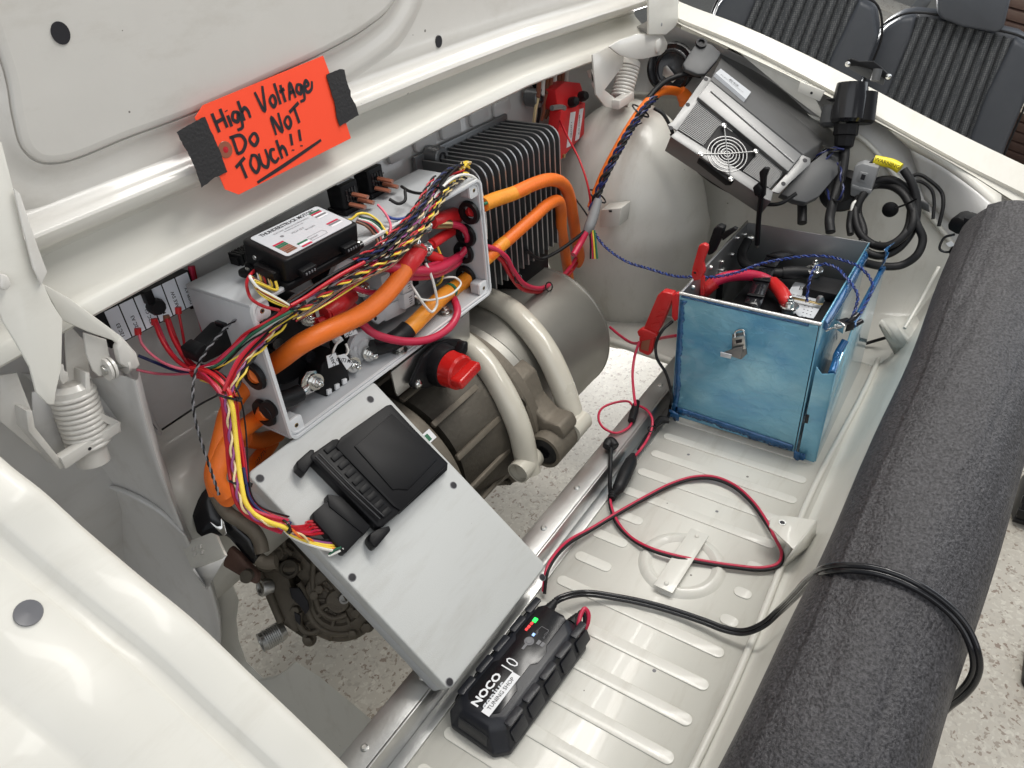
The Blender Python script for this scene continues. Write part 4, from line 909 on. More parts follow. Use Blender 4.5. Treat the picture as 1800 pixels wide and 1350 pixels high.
# ================================================================ RED FUSE BOX with its glass fuse wires
def redbox():
    f = F(PY(1005, 200, .90), XA, ZA); s = facing(f)
    t = thing('fuse_box', 'crimson box with two black screw caps and two white printed labels', 'fuse box', f.o)
    slab('upper_housing', f, [(976, 158), (994, 143), (1020, 146), (1028, 170), (1018, 190), (990, 200), (980, 190)], .04, 'magenta_wire' if 0 else 'red_boot', t, h0=.004, bev=.002)
    slab('cover', f, [(986, 196), (1029, 180), (1027, 236), (1003, 262), (977, 292), (980, 240)], .03, 'red_boot', t, h0=.010, bev=.002)
    slab('label', f, [(1003, 198), (1012, 196), (1004, 256), (996, 260)], .0006, 'label_white', t, h0=.0108, bev=0)
    slab('label', f, [(1019, 192), (1026, 190), (1018, 244), (1011, 248)], .0006, 'label_white', t, h0=.0108, bev=0)
    for (x, y), ss in (((1004, 228), 'CIRCUIT 1'), ((1018, 219), 'AUX POWER')):
        q = f.px(x, y, s * .011); text('lettering', ss, f, q[0], q[1], .008, 'ink', t, h=s * .0115, ang=84, bold=.015)
    for x, y in ((1004, 180), (1021, 170)):
        q = PY(x, y, .892); lathe('screw_cap', q, nrm(np.array([-.2, -1, .3])), [(0, .012), (.010, .012), (.018, .009), (.02, 0)], 'black_rubber', t, 14)
    q = f.px(990, 274, s * .01); lathe('cover_screw', f.at(*q, s * .010), f.n * s, [(0, .005), (.004, .005), (.005, .003), (.005, 0)], 'brass', t, 16)
    tube('spring_pin', ys([(970, 190, .88), (985, 188, .88), (992, 190, .88)]), .006, 'alu_dark', t)
    t2 = thing('fuse_wire_row', 'row of clear sleeved spade terminals hanging above the crimson box', 'terminals', PY(975, 140, .93))
    cs = ['cream_wire', 'black_rubber', 'copper_sleeve', 'brown_wire', 'copper_sleeve', 'cream_wire', 'black_rubber', 'copper_sleeve']
    for i in range(8):
        x = 948 + i * 7; y = 138 - i * 3.4
        tube('terminal_sleeve', ys([(x, y, .93), (x - 1, y + 16, .925), (x - 3 + (i % 3), y + 34, .92)]), .0055, ['copper_sleeve', 'white_wire', 'brown_wire'][i % 3], t2, n=8)
        tube('wire', ys([(x - 2, y + 34, .92), (x - 6, y + 50, .925), (x - 8 + i, y + 64, .93), (x - 10, y + 80, .94)]), .004, cs[i], t2, n=7)
        screw('terminal_head', PY(x + 1, y - 4, .93), -YA, .006, 'zinc', t2)
    tube('rail_bar', ys([(940, 150, .95), (1010, 106, .95)]), .007, 'black_plastic', t2)
    for x, y in ((1007, 110), (1022, 100), (996, 117)): screw('rail_screw', PY(x, y, .93), -YA, .007, 'zinc', t2, .01)
redbox()
# ================================================================ MOTOR, BELL HOUSING, GEARBOX
MC = np.array([0, .829, .080]); MR = .164
def ring_(name, x, prof, m, root, c=MC, n=64, **k): return lathe(name, (x, c[1], c[2]), XA, prof, m, root, n, **k)
def motor():
    t = thing('electric_motor', 'big dull grey cylindrical electric motor drum hanging over the open floor', 'motor', (1.05, .754, .0))
    ring_('drum', 0, [(.9900, 0), (.9900, MR), (1.3090, MR), (1.3167, MR - .003), (1.3200, MR - .008), (1.3200, 0)], 'drum_metal', t, n=96)
    ring_('front_flange', 0, [(.9592, 0), (.9592, .1760), (.9636, .1804), (.9900, .1826), (.9955, .1793), (.9955, .1540)], 'drum_metal', t, n=96)
    for k in range(10):
        a = 2 * math.pi * (k + .35) / 10; p = np.array([.958, MC[1] + .167 * math.cos(a), MC[2] + .167 * math.sin(a)])
        screw('flange_screw', p, -XA, .0065, 'zinc', t, .006); lathe('screw_socket', p - XA * .0062, -XA, [(0, .0035), (.0002, 0)], 'ink', t, 6)
    for a_, w_, m_ in ((118, .05, 'label_silver'),):
        d = np.array([0, math.cos(math.radians(a_)), math.sin(math.radians(a_))]); f = F(np.array([1.06, MC[1], MC[2]]) + d * (MR + .0008), XA, np.cross(d, XA)); sg = 1 if f.n @ d > 0 else -1
    for x_ in (.992, 1.304): ring_('drum_seam', 0, [(x_, MR), (x_ + .001, MR + .0012), (x_ + .004, MR + .0012), (x_ + .005, MR)], 'drum_metal', t, n=96)
    # curved warning plate printed round the flange
    V = []; Fc = []; A = np.linspace(math.radians(100), math.radians(139), 20)
    def arc(nm, a0, a1, r0, r1, x, m):
        A = np.linspace(math.radians(a0), math.radians(a1), 24); rows = [[np.array([x, MC[1] + r * math.cos(a), MC[2] + r * math.sin(a)]) for a in A] for r in (r0, r1)]
        loft(nm, rows, m, t, thick=.0006)
    # bell housing between motor and gearbox: stepped casting
    b = thing('bell_housing', 'dirty cast metal bell housing between the motor drum and the gearbox', 'bell housing', (.8, .754, 0))
    ring_('adapter_plate', 0, [(.9295, 0), (.9295, .1925), (.9339, .1969), (.9559, .1969), (.9581, .1936), (.9581, .1100)], 'cast_metal', b, n=96)
    ring_('bell', 0, [(.7700, 0), (.7700, .1408), (.8085, .1562), (.8800, .1705), (.9262, .1760), (.9295, .1540)], 'cast_dark', b, n=72)
    ring_('rear_flange', 0, [(.7040, 0), (.7040, .1628), (.7084, .1683), (.7348, .1683), (.7392, .1650), (.7414, .1320)], 'cast_metal', b, n=72)
    ring_('rear_casting', 0, [(.6160, 0), (.6160, .1298), (.6600, .1485), (.7062, .1540), (.7062, .1100)], 'cast_metal', b, n=72)
    ring_('gasket_bead', 0, [(.6072, .1408), (.6116, .1540), (.6182, .1562), (.6248, .1496), (.6248, .1320)], 'alu_dark', b, n=72)
    for k in range(14):
        a = 2 * math.pi * k / 14; d = np.array([0, math.cos(a), math.sin(a)]); e = np.array([0, -math.sin(a), math.cos(a)])
        f = F(np.array([.77, MC[1], MC[2]]) + d * .150, XA, e); f.n = np.cross(f.u, f.v); sg = 1 if f.n @ d > 0 else -1
        prism('casting_rib', f, rrect(-.026, -.006, .16, .006, .003), min(-.02, sg * .012), max(-.02, sg * .012), 'cast_metal', b, bev=.002)
        hexbolt('housing_bolt', np.array([.955, MC[1], MC[2]]) + d * .187 - XA * .024, -XA, .007, .008, 'cast_dark', b)
    # warning plate lies flat on the adapter flange face, between motor and adapter
    P_ = PX(880, 590, .9240)
    lathe('warning_plate', (.8705, MC[1], MC[2]), XA, [(0, .165), (.0012, .1795), (.0024, .1795), (.0024, .165)], 'ink', b, 24, a0=0, a1=1) if 0 else None
    # arm with rubber bush carrying the tube
    arm = F((.9735, .66, -.012), YA, ZA)
    prism('mount_arm', arm, arm.pts([(870, 720), (905, 750), (918, 782), (930, 806), (950, 812), (978, 800), (996, 778), (1004, 752), (996, 736), (970, 728), (945, 700), (930, 660), (905, 640)]), -.028, .028, 'cast_metal', b, bev=.006)
    q = PX(962, 800, .9240)
    lathe('bush_sleeve', PX(955, 795, .9185), XA, [(0, .030), (0, .037), (.085, .037), (.085, .030), (0, .030)], 'cast_metal', b, 36)
    lathe('rubber_bush', PX(955, 795, .9152), XA, [(.012, 0), (.012, .012), (0, .014), (.004, .028), (.086, .029), (.09, .01), (.09, 0)], 'black_rubber', b, 32)
    f = F(PX(785, 738, .7095), XA, nrm(np.cross(XA, PX(785, 738, .7095) - np.array([.7095, MC[1], MC[2]])))); 
    d = PX(787, 738, .7205) - np.array([.7205, MC[1], MC[2]]); d /= np.linalg.norm(d); c = np.array([.7205, MC[1], MC[2]]) + d * .1690; f = F(c, XA, np.cross(d, XA)); sg = 1 if f.n @ d > 0 else -1
    obox('inspection_label', f, -.011, .011, -.010, .010, min(0, sg * .0008), max(0, sg * .0008), 'label_white', b); obox('label_print', f, -.011, .001, -.007, .006, min(sg * .0009, sg * .0012), max(sg * .0009, sg * .0012), 'dark_green', b)
    lathe('white_paint_mark', (.715, MC[1], MC[2]), XA, [(0, .1688), (.013, .1692)], 'label_white', b, 4, a0=0, a1=7, ref=(0, -.62, -.78))
    # gearbox: lumpy dark casting running down to the near side
    gbx = thing('gearbox', 'oily dark cast gearbox with webs, bolts and a threaded drain fitting at the near end', 'gearbox', (.5, .80, -.2))
    def lump(nm, c, r, m='cast_metal', ax=XA, L=.1, taper=.8, n=24):
        lathe(nm, np.array(c) - np.array(ax) * L / 2, ax, [(0, 0), (0, r * taper * .9), (L * .08, r * taper), (L * .5, r), (L * .92, r * taper), (L, r * taper * .9), (L, 0)], m, gbx, n)
    lump('main_case', (.64, .86, -.04), .125, 'cast_dark', XA, .24, .9, 40)
    fz = F(PX(560, 1050, .50), RW[:, 0], -RW[:, 1]); sg = facing(fz); Q = fz.n * sg
    z = lambda l: [(330 + x / 4.5, 840 + y / 4.5) for x, y in l]
    def plate(nm, l, h0, d, m, bev=.004): return slab(nm, fz, z(l), d, m, gbx, h0=h0, bev=bev)
    plate('case_wall', [(290, 270), (370, 120), (520, 60), (770, 350), (1100, 700), (1440, 1110), (1430, 1170), (1330, 1250), (1200, 1235), (1080, 1215), (960, 1300), (900, 1270), (740, 1160), (665, 1050), (650, 940), (560, 770), (520, 640), (400, 440)], -.02, .05, 'cast_dark', .006)
    plate('case_wall', [(560, 720), (700, 690), (790, 760), (830, 880), (860, 1000), (900, 1180), (850, 1250), (750, 1170), (690, 1060), (660, 940), (600, 840)], .012, .04, 'cast_metal', .012)
    plate('case_wall', [(760, 500), (830, 480), (1000, 640), (1110, 760), (1010, 830), (900, 840), (800, 700), (760, 620)], .006, .03, 'cast_metal', .010)
    plate('case_wall', [(600, 330), (770, 380), (790, 470), (740, 560), (640, 500), (590, 420)], -.004, .03, 'cast_dark', .008)
    # round end cover with stepped rings
    c = fz.at(*fz.px(330 + 1200 / 4.5, 840 + 960 / 4.5, 0), -.012 * sg)
    lathe('end_cover', c, Q, [(-.01, .080), (.010, .080), (.014, .077), (.014, .068), (.024, .064), (.026, .060), (.026, .046), (.020, .042), (.020, .024), (.028, .020), (.028, 0)], 'cast_metal', gbx, 56)
    for k in range(9):
        a_ = 2 * math.pi * k / 9 + .3; d_ = fz.u * math.cos(a_) + fz.v * math.sin(a_)
        tube('casting_web', [c + Q * .020 + d_ * .024, c + Q * .022 + d_ * .050, c + Q * .014 + d_ * .077], [.0035, .0045, .004], 'cast_metal', gbx, n=8)
    for l, r in (([(1000, 640), (990, 800), (1010, 950), (1060, 1060), (1160, 1110), (1260, 1080)], .0055), ([(880, 830), (930, 930), (960, 1060), (1010, 1150), (1100, 1215), (1210, 1235), (1300, 1225)], .006), ([(890, 1060), (885, 1150), (930, 1215), (1000, 1225), (1050, 1190)], .0055), ([(700, 700), (800, 720), (900, 700)], .008), ([(560, 760), (620, 860), (680, 1000), (740, 1140)], .008), ([(640, 500), (760, 560), (830, 600)], .006), ([(300, 280), (380, 420), (470, 560), (530, 640)], .007), ([(770, 360), (755, 470), (770, 600)], .005), ([(1100, 760), (1210, 900), (1330, 1010)], .006), ([(1030, 1040), (1120, 1000), (1220, 1040)], .005)):
        tube('casting_web', [fz.at(*fz.px(x, y, sg * .012), sg * .012) for x, y in z(l)], r, 'cast_metal', gbx, n=10)
    for l in ([(800, 870), (880, 870), (950, 980), (960, 1040), (930, 1080), (890, 1020), (820, 950)], [(840, 1060), (890, 1090), (890, 1170), (850, 1130)], [(520, 690), (560, 700), (555, 750), (520, 740)]): plate('dark_opening', l, .0245 if l[0][0] > 600 else .01, .004, 'ink', .001)
    for x, y, r, m_ in ((1222, 955, .0105, 'alu'), (600, 872, .0165, 'alu'), (620, 650, .022, 'cast_metal'), (700, 590, .014, 'cast_metal'), (800, 720, .018, 'cast_dark')):
        (px_, py_), = z([(x, y)]); q = fz.px(px_, py_, sg * .02); ax_ = nrm(Q + (fz.u * -.9 if x == 600 else 0) + (fz.u * .5 if x == 1222 else 0))
        lathe('bore_ring', fz.at(*q, sg * .012), ax_, [(-.01, r), (.008, r), (.010, r * .92), (.010, r * .66), (.006, r * .6), (.006, 0)], m_, gbx, 30)
    for x, y in ((960, 1280), (1310, 1225), (1420, 1170), (1340, 1060), (460, 780), (860, 1040), (1050, 870), (740, 600), (1010, 920)):
        (px_, py_), = z([(x, y)]); q = fz.px(px_, py_, sg * .01); hexbolt('case_bolt', fz.at(*q, sg * .006), nrm(Q), .0085, .016, 'cast_metal', gbx)
    fz2 = F(PD(400, 950, 1.10), RW[:, 0], -RW[:, 1]); fz, fz1 = fz2, fz; sg = facing(fz); Q = fz.n * sg
    plate('black_bracket', [(0, 210), (170, 50), (240, 150), (290, 260), (400, 400), (505, 490), (560, 700), (500, 690), (300, 460), (110, 480), (60, 440)], .004, .03, 'black_gloss', .006)
    plate('rusty_arm', [(265, 700), (300, 600), (330, 540), (400, 600), (560, 770), (545, 855), (470, 820)], .018, .018, 'rusty_metal', .005)
    plate('forked_clip', [(172, 345), (232, 385), (262, 380), (262, 320), (285, 350), (308, 440), (285, 465), (240, 420)], .022, .003, 'tin', .0006)
    lathe('arm_bush', fz.at(*fz.px(*z([(460, 780)])[0], sg * .03), sg * .02), Q, [(0, .009), (.010, .009), (.010, .005), (.010, 0)], 'cast_dark', gbx, 20)
    tube('breather_pipe', [fz.at(*fz.px(x, y, sg * .03), sg * .03) for x, y in z([(200, 40), (250, 180), (320, 280), (430, 350), (520, 420), (570, 500), (590, 590)])], .0105, 'cast_metal', gbx, n=14)
    tube('pipe_collar', [fz.at(*fz.px(x, y, sg * .028), sg * .028) for x, y in z([(560, 640), (600, 665), (650, 670), (700, 660)])], .010, 'cast_metal', gbx, n=12)
    fz = fz1; sg = facing(fz); Q = fz.n * sg
    p0 = fz.at(*fz.px(*z([(770, 1190)])[0]), sg * .004); p1 = fz.at(*fz.px(*z([(620, 1260)])[0]), sg * .030); ax = p1 - p0; L = np.linalg.norm(ax)
    pf = [(0, .0165)]
    for k in range(8): pf += [(L * (.25 + .08 * k), .0195), (L * (.29 + .08 * k), .0178)]
    lathe('threaded_fitting', p0, ax, pf + [(L, .018), (L, .013), (L * .8, .012), (L * .8, 0)], 'alu', gbx, 28)
motor()
# curved tubes of the mount
def mounts():
    t = thing('motor_mount_frame', 'ivory painted pair of thick bent tubes arching down over the motor', 'tube frame', (.9, .6, 0))
    r = .0255
    P1 = xs([(800, 490, 1.1660), (850, 520, 1.1220), (905, 552, 1.0890), (955, 610, 1.0615), (985, 670, 1.0450), (1000, 715, 1.0340), (1008, 748, 1.0230)])
    P2 = xs([(770, 573, .9480), (797, 590, .9405), (845, 630, .9240), (885, 690, .9075), (912, 750, .8965), (924, 800, .8910), (930, 830, .8855)])
    tube('bent_tube', P1, r, 'tube_paint', t, n=28, k=10); tube('bent_tube', P2, r * .94, 'tube_paint', t, n=28, k=10)
    # cross sleeve joining the feet, open at the near end
    a = PX(910, 832, .8525); b = a + XA * .19
    lathe('foot_sleeve', a, XA, [(0, .0195), (0, .0225), (.06, .0225), (.06, .0195), (.002, .0192), (.002, .0195)], 'tube_paint', t, 30)
    lathe('sleeve_bore', a, XA, [(.055, .0193), (.055, 0)], 'ink', t, 20)
    lathe('foot_sleeve', PX(1003, 760, .9900), XA, [(0, 0), (0, .022), (.05, .022), (.05, 0)], 'tube_paint', t, 30)
mounts()
def warning_plate():
    t = thing('warning_plate', 'black curved warning plate with triangles on the rim beside the bent tube', 'warning plate', PX(880, 590, .9548))
    V = []; cy, cz = MC[1], MC[2]
    def ang(x, y): p = PX(x, y, .927); return math.atan2(p[2] - cz, p[1] - cy), math.hypot(p[2] - cz, p[1] - cy)
    a0, r0 = ang(842, 566); a1, r1 = ang(905, 602); rc = (r0 + r1) / 2
    A = np.linspace(a0, a1, 16)
    xx = .928
    loft('plate', [[(xx - (.0), cy + r * math.cos(a), cz + r * math.sin(a)) for a in A] for r in (.176, .1952)], 'ink', t, thick=.001)
    for k, a in enumerate((A[2], A[13])):
        d = np.array([0, math.cos(a), math.sin(a)]); f = F(np.array([xx - .0012, cy, cz]) + d * .1855, np.cross(XA, d), d)
        sg = facing(f)
        stroke('warning_triangle', f, [[(-.007, -.005), (.007, -.005)], [(.007, -.005), (0, .007)], [(0, .007), (-.007, -.005)], [(0, .003), (-.001, -.003)]], .0012, sg * .0005, 'label_white', t)
    for k in range(3):
        a = A[6 + k * 2]; d = np.array([0, math.cos(a), math.sin(a)]); f = F(np.array([xx - .0012, cy, cz]) + d * .1855, np.cross(XA, d), d)
        stroke('warning_text', f, [[(-.001, -.005), (-.001, .005)], [(.001, -.005), (.001, .005)]], .0009, facing(f) * .0005, 'label_white', t)
warning_plate()
# ================================================================ SWITCH BRACKET AND RED DISCONNECT SWITCH
def switch():
    f = F(PY(755, 620, .765), XA, ZA); s = facing(f)
    t = thing('switch_bracket', 'bent bare aluminium bracket under the grey box carrying the red switch', 'bracket', f.o)
    slab('bracket_face', f, [(688, 655), (825, 548), (826, 594), (700, 697), (696, 690)], .004, 'alu', t, bev=.0008)
    a, b, c, d = [f.at(*q) for q in f.pts([(688, 655), (825, 548), (825, 548), (688, 655)])]
    wbox('bracket_top', a[0], b[0], .765, .93, EZ0 - .005, EZ0 - .001, 'alu', t, bev=.0008)
    o = thing('disconnect_switch', 'red rotary battery disconnect knob on a black oval base', 'switch', PY(790, 640, .75))
    slab('base', f, [(724, 680), (727, 668), (745, 628), (770, 603), (792, 596), (812, 597), (822, 604), (820, 618), (800, 650), (775, 678), (748, 684), (730, 684)], .010, 'black_plastic', o, h0=.016, bev=.004)
    ax = nrm(np.array([-.10, -1, .02])); c = PY(772, 640, .752)
    lathe('collar', c, ax, [(0, .040), (.020, .038), (.026, .036), (.028, .033), (.028, 0)], 'black_plastic', o, 36)
    lathe('dial', c + ax * .026, ax, [(0, .032), (.002, .034), (.026, .032), (.030, .028), (.030, 0)], 'switch_red', o, 40)
    g = F(c + ax * .056, nrm(PY(838, 628, .7) - PY(800, 668, .7)), np.cross(ax, nrm(PY(838, 628, .7) - PY(800, 668, .7)))); sg = 1 if g.n @ ax > 0 else -1
    prism('grip', g, rrect(-.031, -.0095, .031, .0095, .006), min(-.004, sg * .020), max(-.004, sg * .020), 'switch_red', o, bev=.004, seg=3)
    prism('pointer', g, [(.022, .010), (.040, .018), (.046, .034), (.036, .038), (.018, .026)], min(-sg * .028, -sg * .01), max(-sg * .028, -sg * .01), 'black_plastic', o, bev=.003)
    for x, y in ((735, 675), (815, 607)): q = f.px(x, y, s * .016); lathe('mounting_screw', f.at(*q, s * .016), f.n * s, [(0, .0085), (.003, .008), (.006, .005), (.007, 0)], 'tin', o, 20)
switch()
# ================================================================ BIG GREY LID SLAB AND THE ECU ON IT
SL0 = np.array([.409, .45, .077]); SF = F(SL0, XA, (0, math.cos(math.radians(39.5)), math.sin(math.radians(39.5)))); SLEN = .414; SW = .26
def slabbox():
    t = thing('box_lid', 'pale grey plastic enclosure lid with corner screw holes leaning across the gearbox', 'enclosure lid', SL0)
    prism('lid_shell', SF, rrect(0, 0, SW, SLEN, .010, 6), -.024, 0, 'lid_plastic', t, bev=.003, seg=3)
    prism('lid_skirt', SF, rrect(.002, .002, SW - .002, SLEN - .002, .009, 6), -.050, -.0245, 'grey_plastic', t, bev=.001)
    for x, y in ((790, 1199), (953, 1015), (797, 853), (619, 1015), (457, 841), (651, 702)):
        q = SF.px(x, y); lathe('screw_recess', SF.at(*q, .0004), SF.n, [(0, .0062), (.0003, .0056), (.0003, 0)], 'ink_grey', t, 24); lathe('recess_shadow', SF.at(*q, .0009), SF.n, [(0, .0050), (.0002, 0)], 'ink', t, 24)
slabbox()
def ecu():
    t = thing('control_unit', 'matt black control unit with locking lever and plug lying on the grey lid', 'control unit', SF.at(*SF.px(660, 840)))
    h = .028
    fr = F(SF.at(0, 0, h), SF.u, SF.v)
    P = lambda l, hh=h: SF.pts(l, hh)
    prism('case', SF, P([(590, 785), (600, 768), (680, 712), (688, 710), (783, 812), (784, 820), (706, 898), (692, 890)]), .002, h, 'black_plastic', t, bev=.002)
    prism('case_base', SF, P([(600, 790), (686, 720), (783, 818), (782, 830), (700, 905)], .0), .0005, .010, 'black_plastic', t, bev=.001)
    prism('raised_cover', SF, P([(622, 785), (632, 778), (660, 752), (688, 728), (762, 800), (768, 808), (728, 850), (716, 862), (700, 860), (690, 862)], h), h, h + .0022, 'black_plastic', t, bev=.0012)
    # wire lever bar with teeth
    prism('connector_header', SF, P([(545, 800), (585, 772), (594, 770), (700, 892), (704, 900), (672, 926), (664, 926), (546, 806)], h * .9), .004, h * .9, 'black_plastic', t, bev=.003)
    for k in range(9):
        a = np.array((573, 792)) + (np.array((672, 905)) - np.array((573, 792))) * k / 8.0; q = SF.px(a[0] + 4, a[1] - 2, h * .9 + .001)
        prism('header_step', SF, [(q[0] - .006, q[1] - .0045), (q[0] + .012, q[1] - .0045), (q[0] + .012, q[1] + .0045), (q[0] - .006, q[1] + .0045)], h * .9, h * .9 + .0022, 'black_plastic', t, bev=.0008)
    for o_ in (0, 6): tube('lever_bar', [SF.at(*SF.px(555 + o_, 802 - o_ * .8, h + .003), h + .003), SF.at(*SF.px(610 + o_, 858 - o_ * .8, h + .003), h + .003), SF.at(*SF.px(668 + o_, 912 - o_ * .8, h + .003), h + .003)], .0018, 'black_gloss', t, straight=True)
    for l in ([(521, 812), (546, 790), (552, 791), (554, 806), (537, 832), (533, 832), (522, 822)], [(664, 930), (684, 924), (687, 932), (662, 962), (657, 962), (648, 950), (650, 938)]):
        prism('lever_end', SF, P(l, h * .8), .003, h * .85, 'black_plastic', t, bev=.003)
    prism('plug', SF, P([(549, 902), (575, 880), (640, 935), (634, 944), (608, 972), (602, 971), (552, 915)], h * .7), .002, h * .75, 'black_plastic', t, bev=.002)
    prism('plug_neck', SF, P([(575, 868), (600, 872), (652, 925), (640, 940), (578, 890)], h * .8), .002, h * .82, 'black_plastic', t, bev=.002)
    g = F(SF.at(0, 0, h + .0022), SF.u, SF.v)
    lp = SF.pts([(708, 759), (714, 754), (741, 784), (735, 789)], h)
    prism('label', SF, lp, h + .0001, h + .0008, 'label_white', t)
    c = np.mean(lp, axis=0); a = math.degrees(math.atan2(lp[3][1] - lp[0][1], lp[3][0] - lp[0][0]))
    text('lettering', 'CONTROLS', SF, c[0] - .0, c[1] - .0015, .0075, 'ink', t, h=h + .0010, ang=a, bold=.025, sx=.80)
    c2 = SF.px(714, 760, h); lathe('label_mark', SF.at(c2[0], c2[1], h + .001), SF.n, [(0, .0022), (.0002, 0)], 'red_wire', t, 14)
ecu()
# ================================================================ HEAVY ORANGE CABLES
def cable(name, label, pts, r, m, group=None, extra=None, n=14):
    t = thing(name, label, 'cable', pts[0], group); tube('sheath', pts, r, m, t, n=n, k=10); return t
GO = 'heavy orange and amber cables'
t = cable('power_cable', 'thick orange cable sweeping in front of the box from red boot to near upper grommet', ys([(716, 466, .775), (700, 492, .765), (668, 528, .752), (640, 550, .748), (600, 570, .745), (560, 588, .748), (530, 604, .758), (495, 630, .80), (470, 648, .84)]), .0146, 'orange_cable', GO, n=20)
t = thing('power_cable', 'orange cable leaving the near upper grommet and bending down to the gearbox', 'cable', PY(440, 668, .85), GO)
tube('sheath', [PX(456, 655, .49), PY(440, 670, .850), PY(418, 695, .845), PY(402, 725, .84), PY(393, 760, .83), PY(384, 800, .82), PY(377, 835, .81), PY(385, 868, .80)], .0140, 'orange_cable', t, n=20, k=10)
t = thing('power_cable', 'orange cable leaving the near lower grommet and looping under the box', 'cable', PY(450, 735, .85), GO)
tube('sheath', [PX(472, 720, .49), PY(455, 733, .835), PY(430, 752, .825), PY(405, 775, .815), PY(388, 810, .81), PY(380, 845, .80), PY(398, 872, .79)], .0136, 'orange_cable', t, n=20, k=10)
t = thing('power_cable', 'orange cable printed 123 FTV rising from the gearbox behind the grey lid', 'cable', PY(450, 815, .86), GO)
pp = [PY(398, 876, .80), PY(425, 850, .83), PY(450, 815, .86), PY(478, 775, .89), PY(505, 745, .92), PY(560, 715, .95)]
tube('sheath', pp, .0134, 'orange_cable', t, n=20, k=10)
ff = F(PY(455, 808, .838), PY(478, 775, .868) - PY(440, 828, .828), np.cross(PY(478, 775, .868) - PY(440, 828, .828), -YA)); ff = F(ff.o, ff.u, np.cross(ff.u, YA)) 
sgn = facing(ff); up = 1 if (ff.v @ ZA) > 0 else -1
text('lettering', '123 FTV', ff, .006, 0, .012, 'ink', t, h=sgn * .0005, bold=.0) if ff.n[1] < 0 else text('lettering', '123 FTV', F(ff.o, ff.u, -ff.v), .006, 0, .012, 'ink', t, h=.0005)
text('lettering', 'USA', F(ff.o, ff.u, ff.v if ff.n[1] < 0 else -ff.v), -.045, 0, .011, 'ink', t, h=.0005)
t = cable('power_cable', 'orange loop crossing under the box beside the near lower grommet', ys([(430, 770, .86), (455, 775, .87), (478, 768, .88), (500, 758, .90)]), .0130, 'orange_cable', GO, n=18)
t = cable('power_cable', 'amber cable marked green from the lowest far grommet down to a black sleeve', [PX(830, 484, 1.0), PY(806, 502, .825), PY(783, 517, .80), PY(750, 548, .785), (PY(722, 576, .78)), PY(706, 590, .782)], .0145, 'amber_cable', GO, n=20)
tube('green_mark', [PY(792, 510, .806), PY(789, 513, .804)], .0148, 'dark_green', t, n=20, straight=True)
tube('black_sleeve', ys([(718, 578, .779), (704, 591, .782), (690, 600, .785), (672, 608, .79), (655, 612, .795)]), [.0165, .0165, .0165, .014, .014], 'black_rubber', t, n=18)
t = cable('power_cable', 'amber to orange cable leaving the top far grommet and arching over the motor', [PX(846, 361, 1.02), PY(862, 354, .79), PY(900, 341, .78), PY(935, 325, .775), PY(965, 316, .775), PY(988, 322, .785), PY(1000, 343, .80), PY(1007, 380, .815), PY(1013, 420, .83), PY(1020, 460, .85), PY(1020, 492, .87)], .0135, 'orange_cable', GO, n=20)
tube('amber_span', [PX(848, 360, 1.022), PY(872, 350, .7845), PY(900, 341, .780), PY(925, 330, .7765)], .0137, 'amber_cable', t, n=20); tube('green_mark', [PY(850, 359, .772), PY(857, 356, .771)], .003, 'dark_green', t, n=8, straight=True)
t = cable('power_cable', 'amber to orange cable from the third far grommet, lower of the two arches', [PX(848, 461, 1.02), PY(864, 446, .785), PY(890, 424, .78), PY(915, 402, .775), PY(940, 380, .772), PY(960, 362, .774), PY(980, 353, .782), PY(986, 368, .795), PY(987, 400, .81), PY(993, 440, .83), PY(1000, 490, .85)], .0125, 'orange_cable', GO, n=20)
tube('amber_span', [PX(850, 459, 1.022), PY(866, 445, .785), PY(880, 432, .7815), PY(888, 425.5, .7805)], .0127, 'amber_cable', t, n=20)
# ================================================================ RED AND MAGENTA CABLES IN THE BOX
GR = 'red cables and boots in the grey box'
def red(label, pts, r, m='magenta_wire', boots=(), n=12):
    t = thing('red_cable', label, 'cable', pts[0], GR); tube('sheath', pts, r, m, t, n=n, k=8)
    for b, br in boots: tube('boot', b, br, 'red_boot', t, n=16)
    return t
red('fat red boot running from the bus plate into the top far grommet', [PX(832, 370, 1.0), PY(812, 376, .83), PY(795, 380, .82)], .011, 'red_boot', [(ys([(826, 372, .835), (808, 377, .83), (790, 382, .82), (770, 388, .805), (758, 390, .80)]), [.0165, .0165, .015, .014, .011])])
red('magenta loop with a brass sleeve turning back beside the far grommets', ys([(762, 396, .80), (790, 394, .80), (812, 400, .80), (822, 415, .80), (820, 435, .805), (808, 450, .81), (790, 458, .81), (770, 455, .80)]), .0065, boots=[(ys([(772, 455, .80), (758, 450, .80), (750, 445, .80)]), .0095)])
tube('brass_sleeve', ys([(764, 394, .799), (790, 394, .799)]), .0085, 'brass', bpy.data.objects['red_cable.001'], n=14)
red('short red boot and wire beside the middle lug of the bus plate', ys([(752, 432, .80), (775, 418, .81), (797, 405, .84), (812, 408, .88)]), .0065, 'red_boot', [(ys([(758, 430, .80), (775, 418, .81), (798, 405, .835)]), [.0095, .0095, .0085])])
red('long magenta cable running low from the controller side to the far grommets', ys([(620, 505, .79), (650, 514, .785), (685, 512, .78), (706, 502, .775), (722, 484, .775), (745, 470, .78), (780, 460, .80), (806, 448, .84), (820, 440, .88)]), .0045)
red('magenta cable pair sagging across the middle of the box', ys([(655, 463, .78), (690, 471, .775), (730, 476, .77), (765, 474, .775), (790, 462, .79), (808, 450, .82)]), .0085)
red('second magenta cable just under the sagging pair', ys([(690, 480, .785), (725, 486, .78), (765, 482, .785), (795, 468, .80), (815, 452, .84)]), .007)
